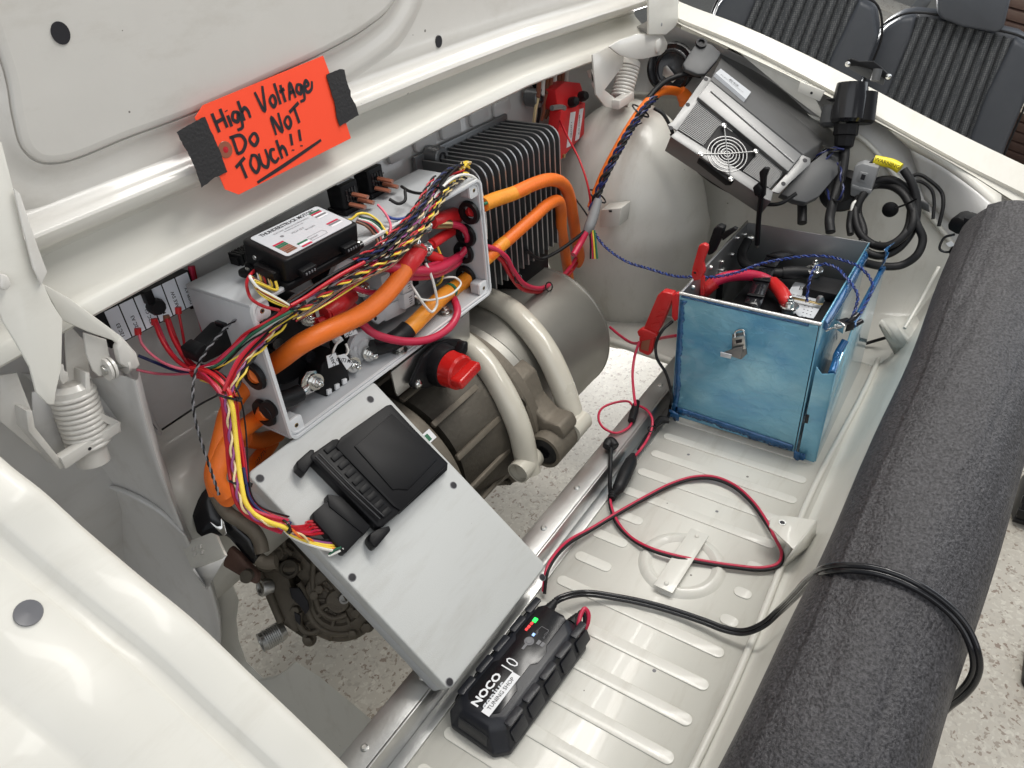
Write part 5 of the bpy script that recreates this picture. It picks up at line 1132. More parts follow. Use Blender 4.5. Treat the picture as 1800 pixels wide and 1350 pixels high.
red('big magenta cable looping below the amber cable to the floor of the box', ys([(635, 568, .80), (655, 585, .785), (690, 597, .768), (735, 600, .758), (770, 590, .755), (795, 570, .756), (804, 550, .762), (800, 530, .785), (792, 518, .82)]), .0070, boots=())
red('red boot capping the upper end of the thick orange cable', ys([(712, 470, .775), (722, 455, .775), (732, 446, .78), (738, 440, .785)]), .014, 'red_boot', [(ys([(708, 478, .774), (720, 460, .774), (733, 448, .778)]), [.0165, .0175, .015])])
red('bright red boots stacked behind the thick orange cable', ys([(570, 552, .80), (585, 545, .80), (605, 530, .81), (618, 520, .82)]), .012, 'red_boot', [(ys([(575, 552, .80), (590, 542, .80), (612, 524, .815)]), [.014, .0155, .013])])
red('small red wire from the near contactor stud behind the orange cable', ys([(556, 568, .80), (575, 562, .80), (600, 548, .81), (622, 540, .82)]), .008, 'red_boot')
t = red('magenta cable pair leaving the box and hanging in a loop over the motor', ys([(838, 430, .80), (865, 436, .78), (888, 450, .77), (902, 475, .77), (920, 498, .77), (945, 507, .775), (968, 500, .79), (992, 482, .81), (1010, 458, .84), (1025, 425, .87), (1040, 380, .90)]), .0050)
tube('sheath', ys([(838, 440, .81), (862, 444, .79), (882, 458, .78), (896, 482, .78), (915, 506, .78), (945, 513, .785), (970, 505, .80), (996, 486, .82), (1014, 462, .85), (1030, 425, .88), (1042, 385, .91)]), .0045, 'red_wire', t, n=10)
for x, y in ((911, 490), (965, 504)): tube('cable_tie', [PY(x + 6 * math.cos(a), y + 8 * math.sin(a), .772 - .004 * math.cos(2 * a)) for a in np.linspace(0, 6.28, 12)], .0016, 'black_gloss', t, straight=True)
t = thing('signal_wire', 'thin red wire falling from the crimson box past the orange cables', 'wire', PY(985, 215, .87))
tube('sheath', ys([(984, 212, .89), (1000, 245, .84), (1020, 285, .79), (1034, 330, .76), (1038, 370, .76), (1030, 405, .78), (1018, 435, .80)]), .0024, 'red_wire', t, n=8)
# ================================================================ WHITE, YELLOW AND THIN WIRES
def wire(label, pts, r, m, n=8): t = thing('signal_wire', label, 'wire', pts[0]); tube('sheath', pts, r, m, t, n=n, k=8); return t
wire('white wire arching over the far top corner of the grey box and down its side', ys([(735, 392, .765), (748, 372, .76), (765, 345, .758), (785, 322, .76), (805, 309, .765), (825, 308, .77), (840, 318, .775), (848, 345, .79), (853, 380, .80), (855, 420, .80)]), .0024, 'white_wire')
t = wire('white wire hanging in a long loop in front of the fuse holder', ys([(748, 462, .77), (757, 482, .765), (765, 510, .762), (768, 535, .762), (760, 548, .762), (745, 535, .762), (732, 515, .765), (722, 500, .78)]), .0024, 'white_wire')
tube('black_crimp', ys([(741, 446, .785), (748, 463, .77)]), .0055, 'black_rubber', t, n=12); tube('copper_spade', ys([(722, 428, .78), (745, 440, .775)]), .006, 'copper_sleeve', t, n=8, sy=.6)
wire('white wire ringing the amber cable beside the lowest grommet', ys([(728, 520, .78), (745, 527, .772), (775, 524, .77), (800, 512, .775), (810, 497, .78), (800, 488, .79), (782, 488, .80), (770, 494, .82)]), .0020, 'white_wire')
wire('yellow wire curving down behind the amber cable', ys([(765, 425, .80), (775, 450, .80), (779, 475, .80), (775, 495, .81), (762, 505, .83)]), .0022, 'yellow_wire')
wire('yellow wire arching from the controller socket towards the relays', [MF.at(MW + .002, MD * .8, -.02), *ys([(616, 386, .80), (630, 376, .795), (648, 377, .79), (664, 388, .78), (675, 402, .77), (682, 412, .76)])], .0020, 'yellow_wire')
wire('pink wire bowing down from the near relay sleeves', ys([(664, 360, .80), (675, 372, .785), (683, 385, .775), (687, 400, .76), (684, 413, .755)]), .0020, 'pink_wire')
wire('blue wire running from the near relay into the harness', ys([(678, 378, .79), (690, 384, .78), (708, 384, .77), (725, 374, .765), (740, 360, .76), (752, 348, .755)]), .0023, 'blue_light_wire')
wire('black wire from the far relay into the top of the harness', ys([(706, 328, .84), (722, 337, .80), (740, 340, .775), (758, 338, .76)]), .0026, 'black_rubber')
wire('second black wire hanging beneath the far relay', ys([(684, 350, .80), (700, 358, .79), (712, 352, .79), (712, 335, .80)]), .0026, 'black_rubber')
t = wire('red and green wire tails leaving the far side of the controller', ys([(628, 388, .79), (650, 395, .78), (664, 410, .77), (670, 430, .76), (668, 445, .755)]), .0024, 'red_wire')
for k, (dx, c) in enumerate(((4, 'white_wire'), (8, 'green_wire'), (-4, 'black_rubber'), (-8, 'brown_wire'), (12, 'black_rubber'))):
    tube('sheath', ys([(628 + dx * .3, 386 - dx * .4, .79), (650 + dx * .8, 394 - dx * .4, .78), (666 + dx, 410 - dx * .3, .77), (671 + dx * .7, 430, .76), (668 + dx * .3, 447, .755)]), .0022, c, t, n=7)
wire('thin grey wire clip looped on the near contactor beside the wire tags', ys([(598, 598, .78), (590, 608, .775), (586, 622, .77), (600, 628, .768), (612, 618, .77), (608, 604, .775)]), .0018, 'white_wire')
o = thing('wire_connector', 'small white plastic connector above the CAN L wire tag', 'connector', PY(597, 598, .78)); fz = F(PY(597, 598, .785), XA, ZA); slab('shell', fz, [(589, 597), (600, 591), (605, 598), (594, 606)], .010, 'white_plastic', o, bev=.001)
# ================================================================ MAIN HARNESS
def harness():
    t = thing('wiring_harness', 'long harness of twisted yellow, black and red wires winding past the controller', 'wiring harness', PY(517, 535, .75))
    B, Yw, R, W_, G, P, Br, C_ = 'black_rubber', 'yellow_wire', 'red_wire', 'white_wire', 'green_wire', 'purple_wire', 'brown_wire', 'cream_wire'
    trunk = ys([(818, 296, .80), (795, 305, .78), (780, 320, .765), (766, 340, .755), (752, 365, .745), (732, 393, .738), (706, 420, .732), (676, 446, .728), (640, 465, .728), (600, 486, .730), (565, 508, .735), (535, 528, .740), (512, 541, .742)])
    def off(l, dx, dy, dz=0): return [p + (PY(900 + dx, 600 + dy, 1.) - PY(900, 600, 1.)) * .55 + np.array([0, dz, 0]) for p in l]
    strands('twisted_wire', off(trunk, 5, 5, -.004), 0.00213, 28, [Yw, B], 0.00163, t)
    strands('twisted_wire', off(trunk[:10], 9, 10, -.002), 0.00180, 30, [C_, B], 0.00146, t)
    strands('twisted_wire', off(trunk, 0, 8, -.003), 0.00189, 30, [B, R], 0.00146, t)
    strands('twisted_wire', off(trunk[3:], -3, 2, .001), 0.00189, 26, [C_, P], 0.00146, t)
    strands('twisted_wire', off(trunk[:9], -8, -3, .0), 0.00180, 30, ['blue_wire', B], 0.00155, t)
    strands('twisted_wire', off(trunk[2:9], -12, -6, .003), 0.00164, 30, [R, B], 0.00146, t)
    bundle('wire', off(trunk, -3, 0, .006), .006, [(B, .0020), (B, .0024), (R, .0020), (B, .0022), (Br, .0020), (B, .002)], t, 3)
    tube('wire', off(trunk[8:], -2, -4, -.004), .0028, R, t, n=8); tube('wire', off(trunk[6:], 6, 16, .002), .0022, W_, t, n=8)
    bundle('wire', off(trunk[4:], 2, 12, .004), .010, [(R, .0012), (Yw, .0013), (B, .0013), (Br, .0012), (R, .0014), (B, .0012), ('pink_wire', .0012), (C_, .0012)], t, 33)
    # frayed upper end: many little wire tips
    for k in range(16):
        a = PY(812 + random.uniform(-4, 5), 298 + random.uniform(-6, 6), .80); b = PY(822 + random.uniform(-8, 6), 292 + random.uniform(-9, 9), .82)
        tube('wire_tip', [a, (a + b) / 2 + np.array([0, 0, .004]), b], .0019, [Yw, B, C_, B, Yw][k % 5], t, n=6, k=3)
    for k in range(5): tube('wire', ys([(745, 372, .75), (762, 345, .76), (775 + k * 3, 318 - k * 2, .775), (785 + k * 5, 300 - k * 2, .79)]), .0022, B, t, n=7)
    # tails from the near socket of the controller
    for k in range(9):
        c = [Yw, B, Yw, C_, B, R, Br, Yw, W_][k]; q = MF.at(-.010 - .0, .012 + .0042 * k, -.030)
        tube('wire', [q, q + np.array([-.004, -.004, -.010])] + ys([(446 - k * .8, 497 - k * 1.2, .755), (455 - k * .3, 513 - k, .748), (474 + k * .2, 527 - k * 1.1, .742), (498, 537 - k * .8, .741), (514, 541, .742)]), .0020, c, t, n=7)
    tube('wire', [MF.at(-.010, .052, -.03)] + ys([(438, 486, .80), (434, 505, .77), (442, 525, .755), (462, 538, .748), (490, 545, .744)]), .0022, R, t, n=7)
    # second part: from the knot down across the near face of the box
    A1 = ys([(512, 541, .742), (490, 556, .748), (462, 575, .758), (438, 592, .775), (412, 615, .79), (385, 638, .805), (356, 648, .83)])
    bundle('wire', A1, .0055, [(R, .0028), (R, .0026), (W_, .0024), (G, .0022), (R, .0024), (B, .002), ('magenta_wire', .0024)], t, 11)
    A2 = ys([(512, 543, .742), (497, 562, .748), (475, 588, .758), (450, 612, .765), (430, 635, .765), (415, 662, .762), (404, 690, .76)])
    strands('twisted_wire', A2, 0.00197, 28, [C_, P], 0.00155, t); strands('twisted_wire', off(A2, 4, 3), 0.00197, 26, [B, Yw], 0.00155, t)
    bundle('wire', off(A2, -4, -2), .004, [(R, .0024), (B, .0020), (R, .0022), ('magenta_wire', .002)], t, 5)
    A3 = ys([(345, 652, .84), (362, 658, .815), (383, 672, .78), (398, 692, .762), (404, 715, .755), (408, 750, .75), (412, 790, .74), (416, 825, .73), (420, 850, .72), (426, 876, .71), (440, 896, .70), (465, 911, .685), (500, 923, .67)])
    bundle('wire', off(A3, 2, 1), .012, [(R, .0013), (Yw, .0014), ('magenta_wire', .0014), (R, .0013), (B, .0012), (Br, .0013)], t, 41)
    bundle('wire', off(A1, 2, 2), .009, [(R, .0013), (Yw, .0013), (B, .0013), ('magenta_wire', .0014)], t, 43)
    bundle('wire', A3, .008, [(R, .0030), (R, .0026), (Yw, .0028), (R, .0026), ('magenta_wire', .0026), (R, .0026), (B, .002), ('pink_wire', .0022), (R, .003), ('red_boot', .0024), ('magenta_wire', .0022)], t, 21)
    strands('twisted_wire', off(A3[3:], -5, 0, -.006), 0.00205, 26, [C_, P], 0.00163, t)
    tube('wire', off(A3[3:], -2, 0, -.010), .0034, Yw, t, n=8); tube('wire', off(A3[7:], 4, -4, -.006), .0024, 'blue_wire', t, n=8)
    # fan into the plug of the control unit
    ends = [(552, 916, R), (556, 921, R), (561, 926, R), (567, 931, 'magenta_wire'), (572, 936, R), (582, 948, B), (590, 953, P), (594, 957, Yw), (598, 962, Yw), (602, 966, W_)]
    for k, (x, y, c) in enumerate(ends):
        e = SF.at(*SF.px(x, y, .014), .014); e2 = SF.at(*SF.px(x - 12, y + 2, .014), .014)
        tube('wire', [PY(496, 921 + k * .8, .672), PY(514, 926 + k * 2.0, .665), PY(532, 930 + k * 3.0, .655) * .5 + e2 * .5, e2, e], .0022, c, t, n=7)
    e = [PY(500, 926, .668), PY(525, 940, .655), SF.at(*SF.px(560, 958, .016), .016), SF.at(*SF.px(590, 968, .014), .014)]
    strands('twisted_wire', e, 0.00197, 26, [C_, 'orange_cable'], 0.00163, t)
    tube('wire_end', [SF.at(*SF.px(600, 962, .02), .02), SF.at(*SF.px(588, 967, .016), .016), SF.at(*SF.px(578, 976, .010), .010)], .0022, G, t); tube('wire_end', [SF.at(*SF.px(604, 964, .02), .02), SF.at(*SF.px(590, 972, .014), .014), SF.at(*SF.px(577, 977, .010), .010)], .0020, W_, t)
    # cable ties
    for x, y, yy, r, ang in ((517, 536, .742, 12, -30), (673, 449, .730, 12, -35), (766, 340, .757, 12, -60), (400, 697, .757, 15, 10), (420, 848, .722, 13, 5), (500, 922, .668, 9, 70)):
        c = PY(x, y, yy); a = math.radians(ang); d = (PY(x + math.cos(a) * 10, y + math.sin(a) * 10, yy) - c) / 10; e = np.array([0, 1, 0.0])
        tube('cable_tie', [c + d * r * math.cos(q) + e * .011 * math.sin(q) for q in np.linspace(0, 2 * math.pi, 20)], .0018, 'black_gloss', t, straight=True, n=6)
        f = F(c + d * (r - 2) - e * .006, d, ZA); obox('tie_head', f, -.003, .005, -.003, .003, -.003, .003, 'black_gloss', t, bev=.0006)
harness()
# fuse strip wires meeting at the knot
def stripwires():
    t = thing('fuse_wires', 'fan of thin red wires dropping from the labelled fuse strip to the harness', 'wires', PY(345, 650, .84))
    for pts, r, m in (([(243, 582, .93), (250, 605, .92), (275, 630, .90), (305, 645, .87), (345, 653, .84)], .0020, 'pink_wire'),
                      ([(270, 562, .93), (283, 595, .91), (300, 622, .89), (322, 642, .86), (348, 654, .84)], .0028, 'red_wire'),
                      ([(273, 560, .93), (290, 600, .92), (312, 632, .88), (345, 655, .845)], .0024, 'magenta_wire'),
                      ([(292, 558, .93), (302, 590, .91), (315, 615, .89), (332, 640, .86), (350, 652, .84)], .0030, 'red_wire'),
                      ([(295, 556, .93), (308, 592, .92), (325, 625, .88), (350, 650, .845)], .0026, 'red_wire'),
                      ([(313, 545, .93), (320, 580, .92), (325, 610, .90), (330, 638, .87)], .0020, 'red_wire'),
                      ([(335, 468, .94), (340, 500, .94), (348, 540, .935), (358, 580, .93), (366, 600, .92)], .0042, 'magenta_wire'),
                      ([(338, 468, .945), (346, 505, .945), (356, 550, .94), (366, 598, .93)], .0036, 'red_wire'),
                      ([(240, 650, .94), (270, 656, .93), (305, 658, .90), (345, 655, .85)], .0020, 'pink_wire'),
                      ([(243, 625, .94), (270, 636, .93), (305, 650, .90), (345, 656, .85)], .0022, 'blue_wire')):
        tube('wire', ys(pts), r, m, t, n=8)
    for x, y in ((242, 583), (271, 566), (292, 560), (313, 546)): tube('spade_boot', ys([(x, y - 6, .93), (x + 1, y + 5, .93)]), .0045, 'red_boot' if x in (242, 271, 313) else 'brown_wire', t, n=10)
    o = thing('wire_clip', 'small black plastic clip plate holding wires near the display label', 'clip', PY(355, 535, .95)); f = F(PY(355, 530, .955), XA, ZA)
    slab('plate', f, [(343, 518), (362, 530), (366, 552), (350, 541)], .003, 'black_plastic', o, bev=.0008)
    slab('tie_bar', f, [(333, 538), (354, 533), (355, 539), (336, 544)], .004, 'black_gloss', o, h0=.012, bev=.0008)
stripwires()
t = thing('thin_wire', 'thin black twisted wire hanging from the taped relay down to the gearbox', 'wire', PY(340, 660, .80))
strands('strand', ys([(478, 540, .79), (445, 548, .80), (410, 565, .81), (385, 590, .81), (362, 618, .81), (345, 650, .81), (339, 690, .80), (342, 730, .79), (355, 780, .775), (372, 830, .755), (385, 870, .74)]), .0012, 60, ['black_rubber', 'ink_grey'], .0012, t, step=.003, n=5)
t = thing('thin_wire', 'thin black wire running from the harness tie to a hole in the near wall', 'wire', PY(290, 745, .94)); tube('sheath', ys([(384, 694, .80), (350, 712, .87), (315, 735, .93), (285, 755, .955)]), .0016, 'black_rubber', t, n=6)
t = thing('thin_wire', 'hair thin grey wire arching over the near inner wing', 'wire', PY(225, 690, .94)); tube('sheath', ys([(180, 697, .95), (205, 690, .945), (230, 692, .94), (250, 712, .945), (265, 740, .95), (276, 755, .955)]), .0008, 'ink_grey', t, n=5)
# ================================================================ BATTERY BOX
def battery_box():
    x0, x1, y0, y1, zt = 1.217, 1.602, .200, .466, .308
    t = thing('battery_box', 'open aluminium battery box still wrapped in blue protective film, with a metal latch', 'battery box', ((x0 + x1) / 2, (y0 + y1) / 2, 0))
    th = .003
    wbox('front_panel', x0 - th, x0, y0 + .004, y1, .012, zt, 'blue_film', t, bev=.0008)
    wbox('back_panel', x1 - th, x1, y0, y1, .0, zt, 'alu_dark', t, bev=.0008)
    wbox('left_panel', x0, x1 - th, y1 - th, y1, 0, zt, 'alu_dark', t, bev=.0008)
    wbox('right_panel', x0, x1 - th, y0, y0 + th, 0, zt, 'blue_film', t, bev=.0008)
    # film rolled over the right hand rim and bare metal rims
    tube('film_fold', [(x0 + .02, y0 - .003, zt - .012), (x0 + .2, y0 - .006, zt - .010), (x1 - .04, y0 - .002, zt - .014)], .010, 'blue_film_dark', t, n=12, sx=.5)
    tube('bare_rim', [(x0 - .0015, y0, zt + .001), (x0 - .0015, y1, zt + .001)], .0035, 'alu', t, straight=True, sx=1.2); tube('bare_rim', [(x0, y1 - .0015, zt + .001), (x1, y1 - .0015, zt + .001)], .0030, 'alu', t, straight=True)
    # dark bands of doubled film round the front panel
    rnd = random.Random(4)
    def band(a, b, w, nm='film_edge'):
        a = np.array(a, float); b = np.array(b, float); n = 70; up = []; lo = []; sm = 0.0
        d = nrm(b - a); nn = np.cross(d, XA)
        for k in range(n + 1):
            p = a + (b - a) * k / n; sm = .7 * sm + .3 * rnd.uniform(-1, 1); e = w * (.75 + .45 * sm + rnd.uniform(-.04, .04)); up.append(p); lo.append(p + nn * e)
        loft(nm, [up, lo], 'blue_film_dark', t, thick=.0006)
    xf = x0 - th - .0012
    band((xf, y1 - .002, .02), (xf, y1 - .002, zt - .012), -.016) ; band((xf, y0 + .006, .030), (xf, y1 - .01, .038), .020); band((xf, y1 - .004, zt - .006), (xf, y0 + .02, zt - .008), .006)
    # crinkled film at the lower corner
    loft('film_corner', [[(xf - .002 - rnd.uniform(0, .006), y0 - .02 + .007 * i + rnd.uniform(-.003, .003), .004 + .009 * j + rnd.uniform(-.004, .004)) for i in range(4)] for j in range(3)], 'blue_film_dark', t, k=3, thick=.0008)
    loft('film_corner', [[(xf - .001 - rnd.uniform(0, .004), y1 - .02 + .008 * i, .004 + .011 * j + rnd.uniform(-.004, .004)) for i in range(4)] for j in range(3)], 'blue_film_dark', t, k=3, thick=.0008)
    # separate low outer shell on the right with its own strip and notch
    p = PX(1440, 640, x0); zs_ = p[2]; ys_ = p[1]
    yo = PX(1420, 822, x0)[1]
    strip = F((x0 - .002, 0, 0), YA, ZA)
    pl = strip.pts([(1381, 814), (1428, 640), (1445, 632), (1470, 628), (1476, 612), (1425, 824)])
    ylo = y0 - .038
    prism('side_strip', strip, [(ylo, .0), (y0 - .006, .0), (y0 - .006, zs_ - .005), (y0 - .018, zs_ - .018), (ylo, zs_ - .010)], -.002, .001, 'blue_film', t, bev=.0005)
    f = F((0, ylo, 0), XA, ZA)
    prism('side_shell', f, [(x0, 0), (x1 - .01, 0), (x1 + .0, .26), (x1 - .03, .268), (x0 + .10, .262), (x0 + .075, .235), (x0 + .06, .218), (x0 + .045, .235), (x0 + .02, zs_ - .01), (x0, zs_ - .012)], -.001, .002, 'blue_film', t, bev=.0005)
    tube('film_fold', [(x0 + .10, ylo, .262), (x0 + .22, ylo - .001, .268), (x1 - .02, ylo, .264)], .006, 'blue_film_dark', t, n=10); tube('film_fold', [(x0, ylo + .004, zs_ - .012), (x0 + .03, ylo + .006, zs_ - .005), (x0 + .06, ylo + .01, .218), (x0 + .08, ylo + .004, .24)], .007, 'blue_film_dark', t, n=10)
    wbox('shell_bottom', x0, x1 - .01, ylo, y0 - .001, .001, .004, 'alu_dark', t)
    q = strip.px(1419, 735); obox('slot', strip, q[0] - .003, q[0] + .003, q[1] - .010, q[1] + .010, -.0035, -.0022, 'ink', t)
    # torn film flap at the far top corner
    loft('film_flap', [[(x1 - .05 + .02 * i, ylo + .01 + rnd.uniform(-.01, .01) - .006 * j, .27 + .018 * j + rnd.uniform(-.008, .008)) for i in range(4)] for j in range(3)], 'blue_film_dark', t, k=3, thick=.0006)
    # latch
    f = F((x0 - th, 0, 0), YA, ZA); s = facing(f)
    la = thing_part = None
    lt = slab('latch', f, [(1287, 588), (1308, 584), (1313, 622), (1303, 632), (1286, 624)], .002, 'channel_alu', t, h0=.0022, bev=.0006)
    slab('latch_body', f, [(1287, 594), (1309, 590), (1311, 614), (1289, 617)], .009, 'zinc', lt, h0=.011, bev=.002); slab('latch_hole', f, [(1293, 598), (1304, 596), (1304, 602), (1294, 604)], .0004, 'ink', lt, h0=.0116, bev=0)
    slab('latch_lever', f, [(1291, 612), (1306, 609), (1302, 632), (1286, 627), (1272, 628), (1267, 621)], .002, 'channel_alu', lt, h0=.017, bev=.0008); slab('lever_lip', f, [(1266, 619), (1286, 624), (1284, 631), (1266, 627)], .003, 'label_silver', lt, h0=.021, bev=.001)
    tube('latch_bail', [f.at(*f.px(1292, 594, s * .011), s * .011), f.at(*f.px(1293, 583, s * .006), s * .006), f.at(*f.px(1306, 580, s * .006), s * .006), f.at(*f.px(1309, 590, s * .011), s * .011)], .0016, 'tin', lt)
    # rivets and standoffs inside the rim
    for x, y in ((1308, 412), (1295, 418), (1286, 447), (1217, 505), (1248, 470), (1313, 432)):
        p = PY(x, y, y1 - th); screw('rivet', p, -YA, .005, 'zinc', t, .006)
    return x0, x1, y0, y1, zt
BX0, BX1, BY0, BY1, BZT = battery_box()
def battery():
    z = .235; x0, x1, y0, y1 = BX0 + .015, BX1 - .09, BY0 + .012, BY1 - .06
    t = thing('battery', 'black lead battery with barcode label sitting inside the blue box', 'battery', ((x0 + x1) / 2, (y0 + y1) / 2, .02))
    wbox('case', x0, x1, y0, y1, .01, z, 'black_plastic', t, bev=.004)
    wbox('end_block', x0 + .0, x0 + .03, y0, y0 + .07, z - .002, z + .012, 'black_plastic', t, bev=.003); wbox('terminal_block', x1 - .07, x1, y0 + .005, y0 + .075, z - .002, z + .020, 'black_plastic', t, bev=.003)
    f = F((0, 0, z + .001), XA, YA)
    def lab(nm, pxs, m, h=.0006): prism(nm, f, f.pts(pxs), 0, h, m, t)
    lab('label', [(1394, 500), (1398, 496), (1450, 506), (1460, 512), (1430, 560), (1404, 556), (1376, 532)], 'label_silver')
    lab('red_label', [(1349, 464), (1356, 449), (1364, 451), (1352, 476), (1346, 474)], 'red_wire', .0008); lab('label_edge', [(1355, 467), (1364, 452), (1372, 454), (1360, 474)], 'label_white', .0008)
    for k in range(14):
        a = np.array(f.px(1408 + k * 2.4, 503 + k * .5)); b = np.array(f.px(1405 + k * 2.4, 510 + k * .5)); d = nrm(b - a); e = np.array([-d[1], d[0]]) * (.0012 if k % 3 else .0020)
        prism('barcode_bar', f, [tuple(a - e * .5), tuple(a + e * .5), tuple(b + e * .5), tuple(b - e * .5)], .0007, .0010, 'ink', t)
    for k in range(3):
        for j in range(7):
            q = f.px(1410 + j * 1.6 + k * 6.5, 556 - j * 6 + k * 2); lathe('print_dot', f.at(*q, .0008), ZA, [(0, .0016), (.0003, 0)], 'ink' if (j < 4) else 'ink_grey', t, 8)
    g = F(f.o, -YA, XA)
    def txt(s_, x, y, sz): q = g.px(x, y); text('lettering', s_, g, q[0], q[1], sz, 'ink', t, h=-.0012 if g.n[2] < 0 else .0012)
    txt('12V 35Ah', 1400, 520, .008); txt('SEALED', 1440, 526, .007)
    # posts
    for x, y, zz, lab_ in ((1387, 540, z + .015, 0), (1431, 476, z + .030, 1)):
        p = PZ(x, y, zz); lathe('post', (p[0], p[1], z), ZA, [(0, .013), (zz - z, .013), (zz - z, 0)], 'alu', t, 24)
        lathe('clamp_ring', (p[0], p[1], zz), ZA, [(0, .018), (.004, .019), (.006, .017), (.006, .009), (.012, .009), (.014, .007), (.014, 0)], 'tin', t, 26)
        hexbolt('post_nut', (p[0], p[1], zz + .012), ZA, .0075, .007, 'tin', t, washer=False, stud=.006)
    # strap across
    st = thing('battery_strap', 'black buckled strap drawn over the battery', 'strap', PZ(1346, 495, .26))
    P_ = zs([(1318, 548, .235), (1322, 538, .262), (1335, 505, .272), (1350, 470, .272), (1365, 450, .268), (1385, 445, .255)])
    path = spline(P_, 8); w = .016
    d = [np.gradient(np.array(path), axis=0)[i] for i in range(len(path))]
    L = [p + w * nrm(np.cross(v, ZA)) for p, v in zip(path, d)]; R_ = [p - w * nrm(np.cross(v, ZA)) for p, v in zip(path, d)]
    loft('webbing', [L, R_], 'black_gloss', st, thick=.003)
    for k in (12, 18, 24, 30): 
        p = path[k]; v = nrm(d[k]); f2 = F(p + np.array([0, 0, .002]), v, np.cross(ZA, v)); obox('buckle_bar', f2, -.004, .004, -.017, .017, 0, .004, 'black_plastic', st, bev=.001)
    o = thing('battery_cable', 'bright red battery cable arching over the battery under the strap', 'cable', PZ(1307, 483, .27), 'cables on the battery')
    tube('sheath', zs([(1238, 515, .25), (1246, 502, .272), (1267, 490, .285), (1300, 484, .285), (1335, 487, .270), (1358, 498, .262), (1374, 515, .262), (1383, 532, .258)]), .0115, 'magenta_wire', o, n=18)
    tube('boot', zs([(1236, 520, .24), (1242, 508, .268), (1256, 496, .282)]), [.0125, .014, .0135], 'red_plastic', o, n=18); tube('boot', zs([(1358, 497, .263), (1374, 514, .263), (1382, 529, .259), (1385, 535, .256)]), [.0135, .0145, .014, .011], 'red_plastic', o, n=18)
    o = thing('battery_cable', 'black battery cable curling from the box wall to the far terminal', 'cable', PZ(1322, 469, .27), 'cables on the battery')
    tube('sheath', [PY(1314, 424, BY1 - .02)] + zs([(1304, 446, .270), (1308, 462, .265), (1328, 474, .265), (1362, 480, .262), (1395, 479, .262), (1424, 479, .262)]), .0105, 'black_rubber', o, n=18)
    tube('boot', zs([(1375, 480, .262), (1396, 479, .263), (1418, 479, .262)]), [.013, .014, .012], 'black_rubber', o, n=18)
    screw('end_nut', PY(1316, 418, BY1 - .018), -YA, .008, 'zinc', o, .012)
    o = thing('terminal_bolt', 'tall zinc stud with nuts beside the red cable inside the blue box', 'bolt', PZ(1267, 476, .24)); hexbolt('nut', PZ(1267, 480, .255), ZA, .010, .012, 'zinc', o, stud=.018); lathe('pillar', PZ(1267, 482, .0) * 0 + np.array([*PZ(1267, 480, .255)[:2], .1]), ZA, [(0, .008), (.15, .008)], 'black_plastic', o)
    o = thing('brass_link', 'flat brass link bar lying between the labels on the battery', 'link bar', PZ(1425, 520, .25)); f3 = F(PZ(1395, 525, .245), PZ(1445, 536, .245) - PZ(1395, 525, .245), np.cross(ZA, PZ(1445, 536, .245) - PZ(1395, 525, .245)))
    obox('bar', f3, -.004, .058, -.003, .003, 0, .003, 'brass', o, bev=.0005); screw('bar_nut', f3.at(.05, .006, .003), ZA, .008, 'alu_dark', o, .012)
battery()
# blue twisted sense wires and the toggle switch
t = thing('sense_wire', 'dark blue twisted wire pair crossing from the wheel arch over the battery', 'wire', PY(1100, 459, .5))
strands('strand', [PX(1040, 400, 1.38), PX(1060, 430, 1.36), PX(1100, 459, 1.33), PX(1140, 472, 1.31), PX(1185, 485, 1.28), PX(1215, 487, 1.26), PZ(1255, 487, .31), PZ(1293, 480, .31), PZ(1337, 464, .31), PZ(1380, 455, .31), PZ(1420, 450, .315), PZ(1455, 451, .32), PZ(1490, 460, .325), PZ(1512, 470, .325), PZ(1530, 490, .31), PZ(1534, 505, .30), PZ(1524, 530, .28), PZ(1512, 552, .27)], .0020, 55, ['blue_light_wire', 'blue_wire'], .0015, t, step=.003)
t = thing('sense_wire', 'second blue twisted pair looping from the near terminal to the toggle switch', 'wire', PZ(1426, 483, .28))
strands('strand', zs([(1418, 530, .25), (1420, 510, .27), (1424, 490, .29), (1434, 470, .30), (1448, 464, .305), (1470, 470, .31), (1485, 485, .315), (1500, 503, .31), (1508, 520, .30), (1503, 545, .28), (1497, 560, .27)]), .0020, 55, ['blue_light_wire', 'blue_wire'], .0015, t, step=.003)
def toggle():
    t = thing('toggle_switch', 'small metal toggle switch with black crimp terminals on the side of the blue box', 'switch', PZ(1478, 573, .27))
    f = F(PZ(1480, 572, .27), nrm(PZ(1500, 566, .27) - PZ(1455, 578, .27)), ZA); c = f.o
    obox('body', f, -.004, .018, -.008, .008, -.010, .012, 'black_plastic', t, bev=.001); obox('frame', f, -.008, -.003, -.009, .009, -.012, .014, 'tin', t, bev=.0008)
    lathe('bushing', c - f.u * .008, -f.u, [(0, .0055), (.010, .0055), (.010, .004), (.012, .004), (.012, 0)], 'tin', t, 20)
    tube('lever', [c - f.u * .018, c - f.u * .038 - ZA * .002], [.0020, .0032], 'tin', t, straight=True); tube('terminal_sleeve', zs([(1488, 568, .275), (1500, 560, .285), (1508, 552, .29)]), .005, 'black_gloss', t); tube('terminal_sleeve', zs([(1492, 576, .26), (1505, 570, .262), (1515, 564, .265)]), .005, 'black_gloss', t)
toggle()
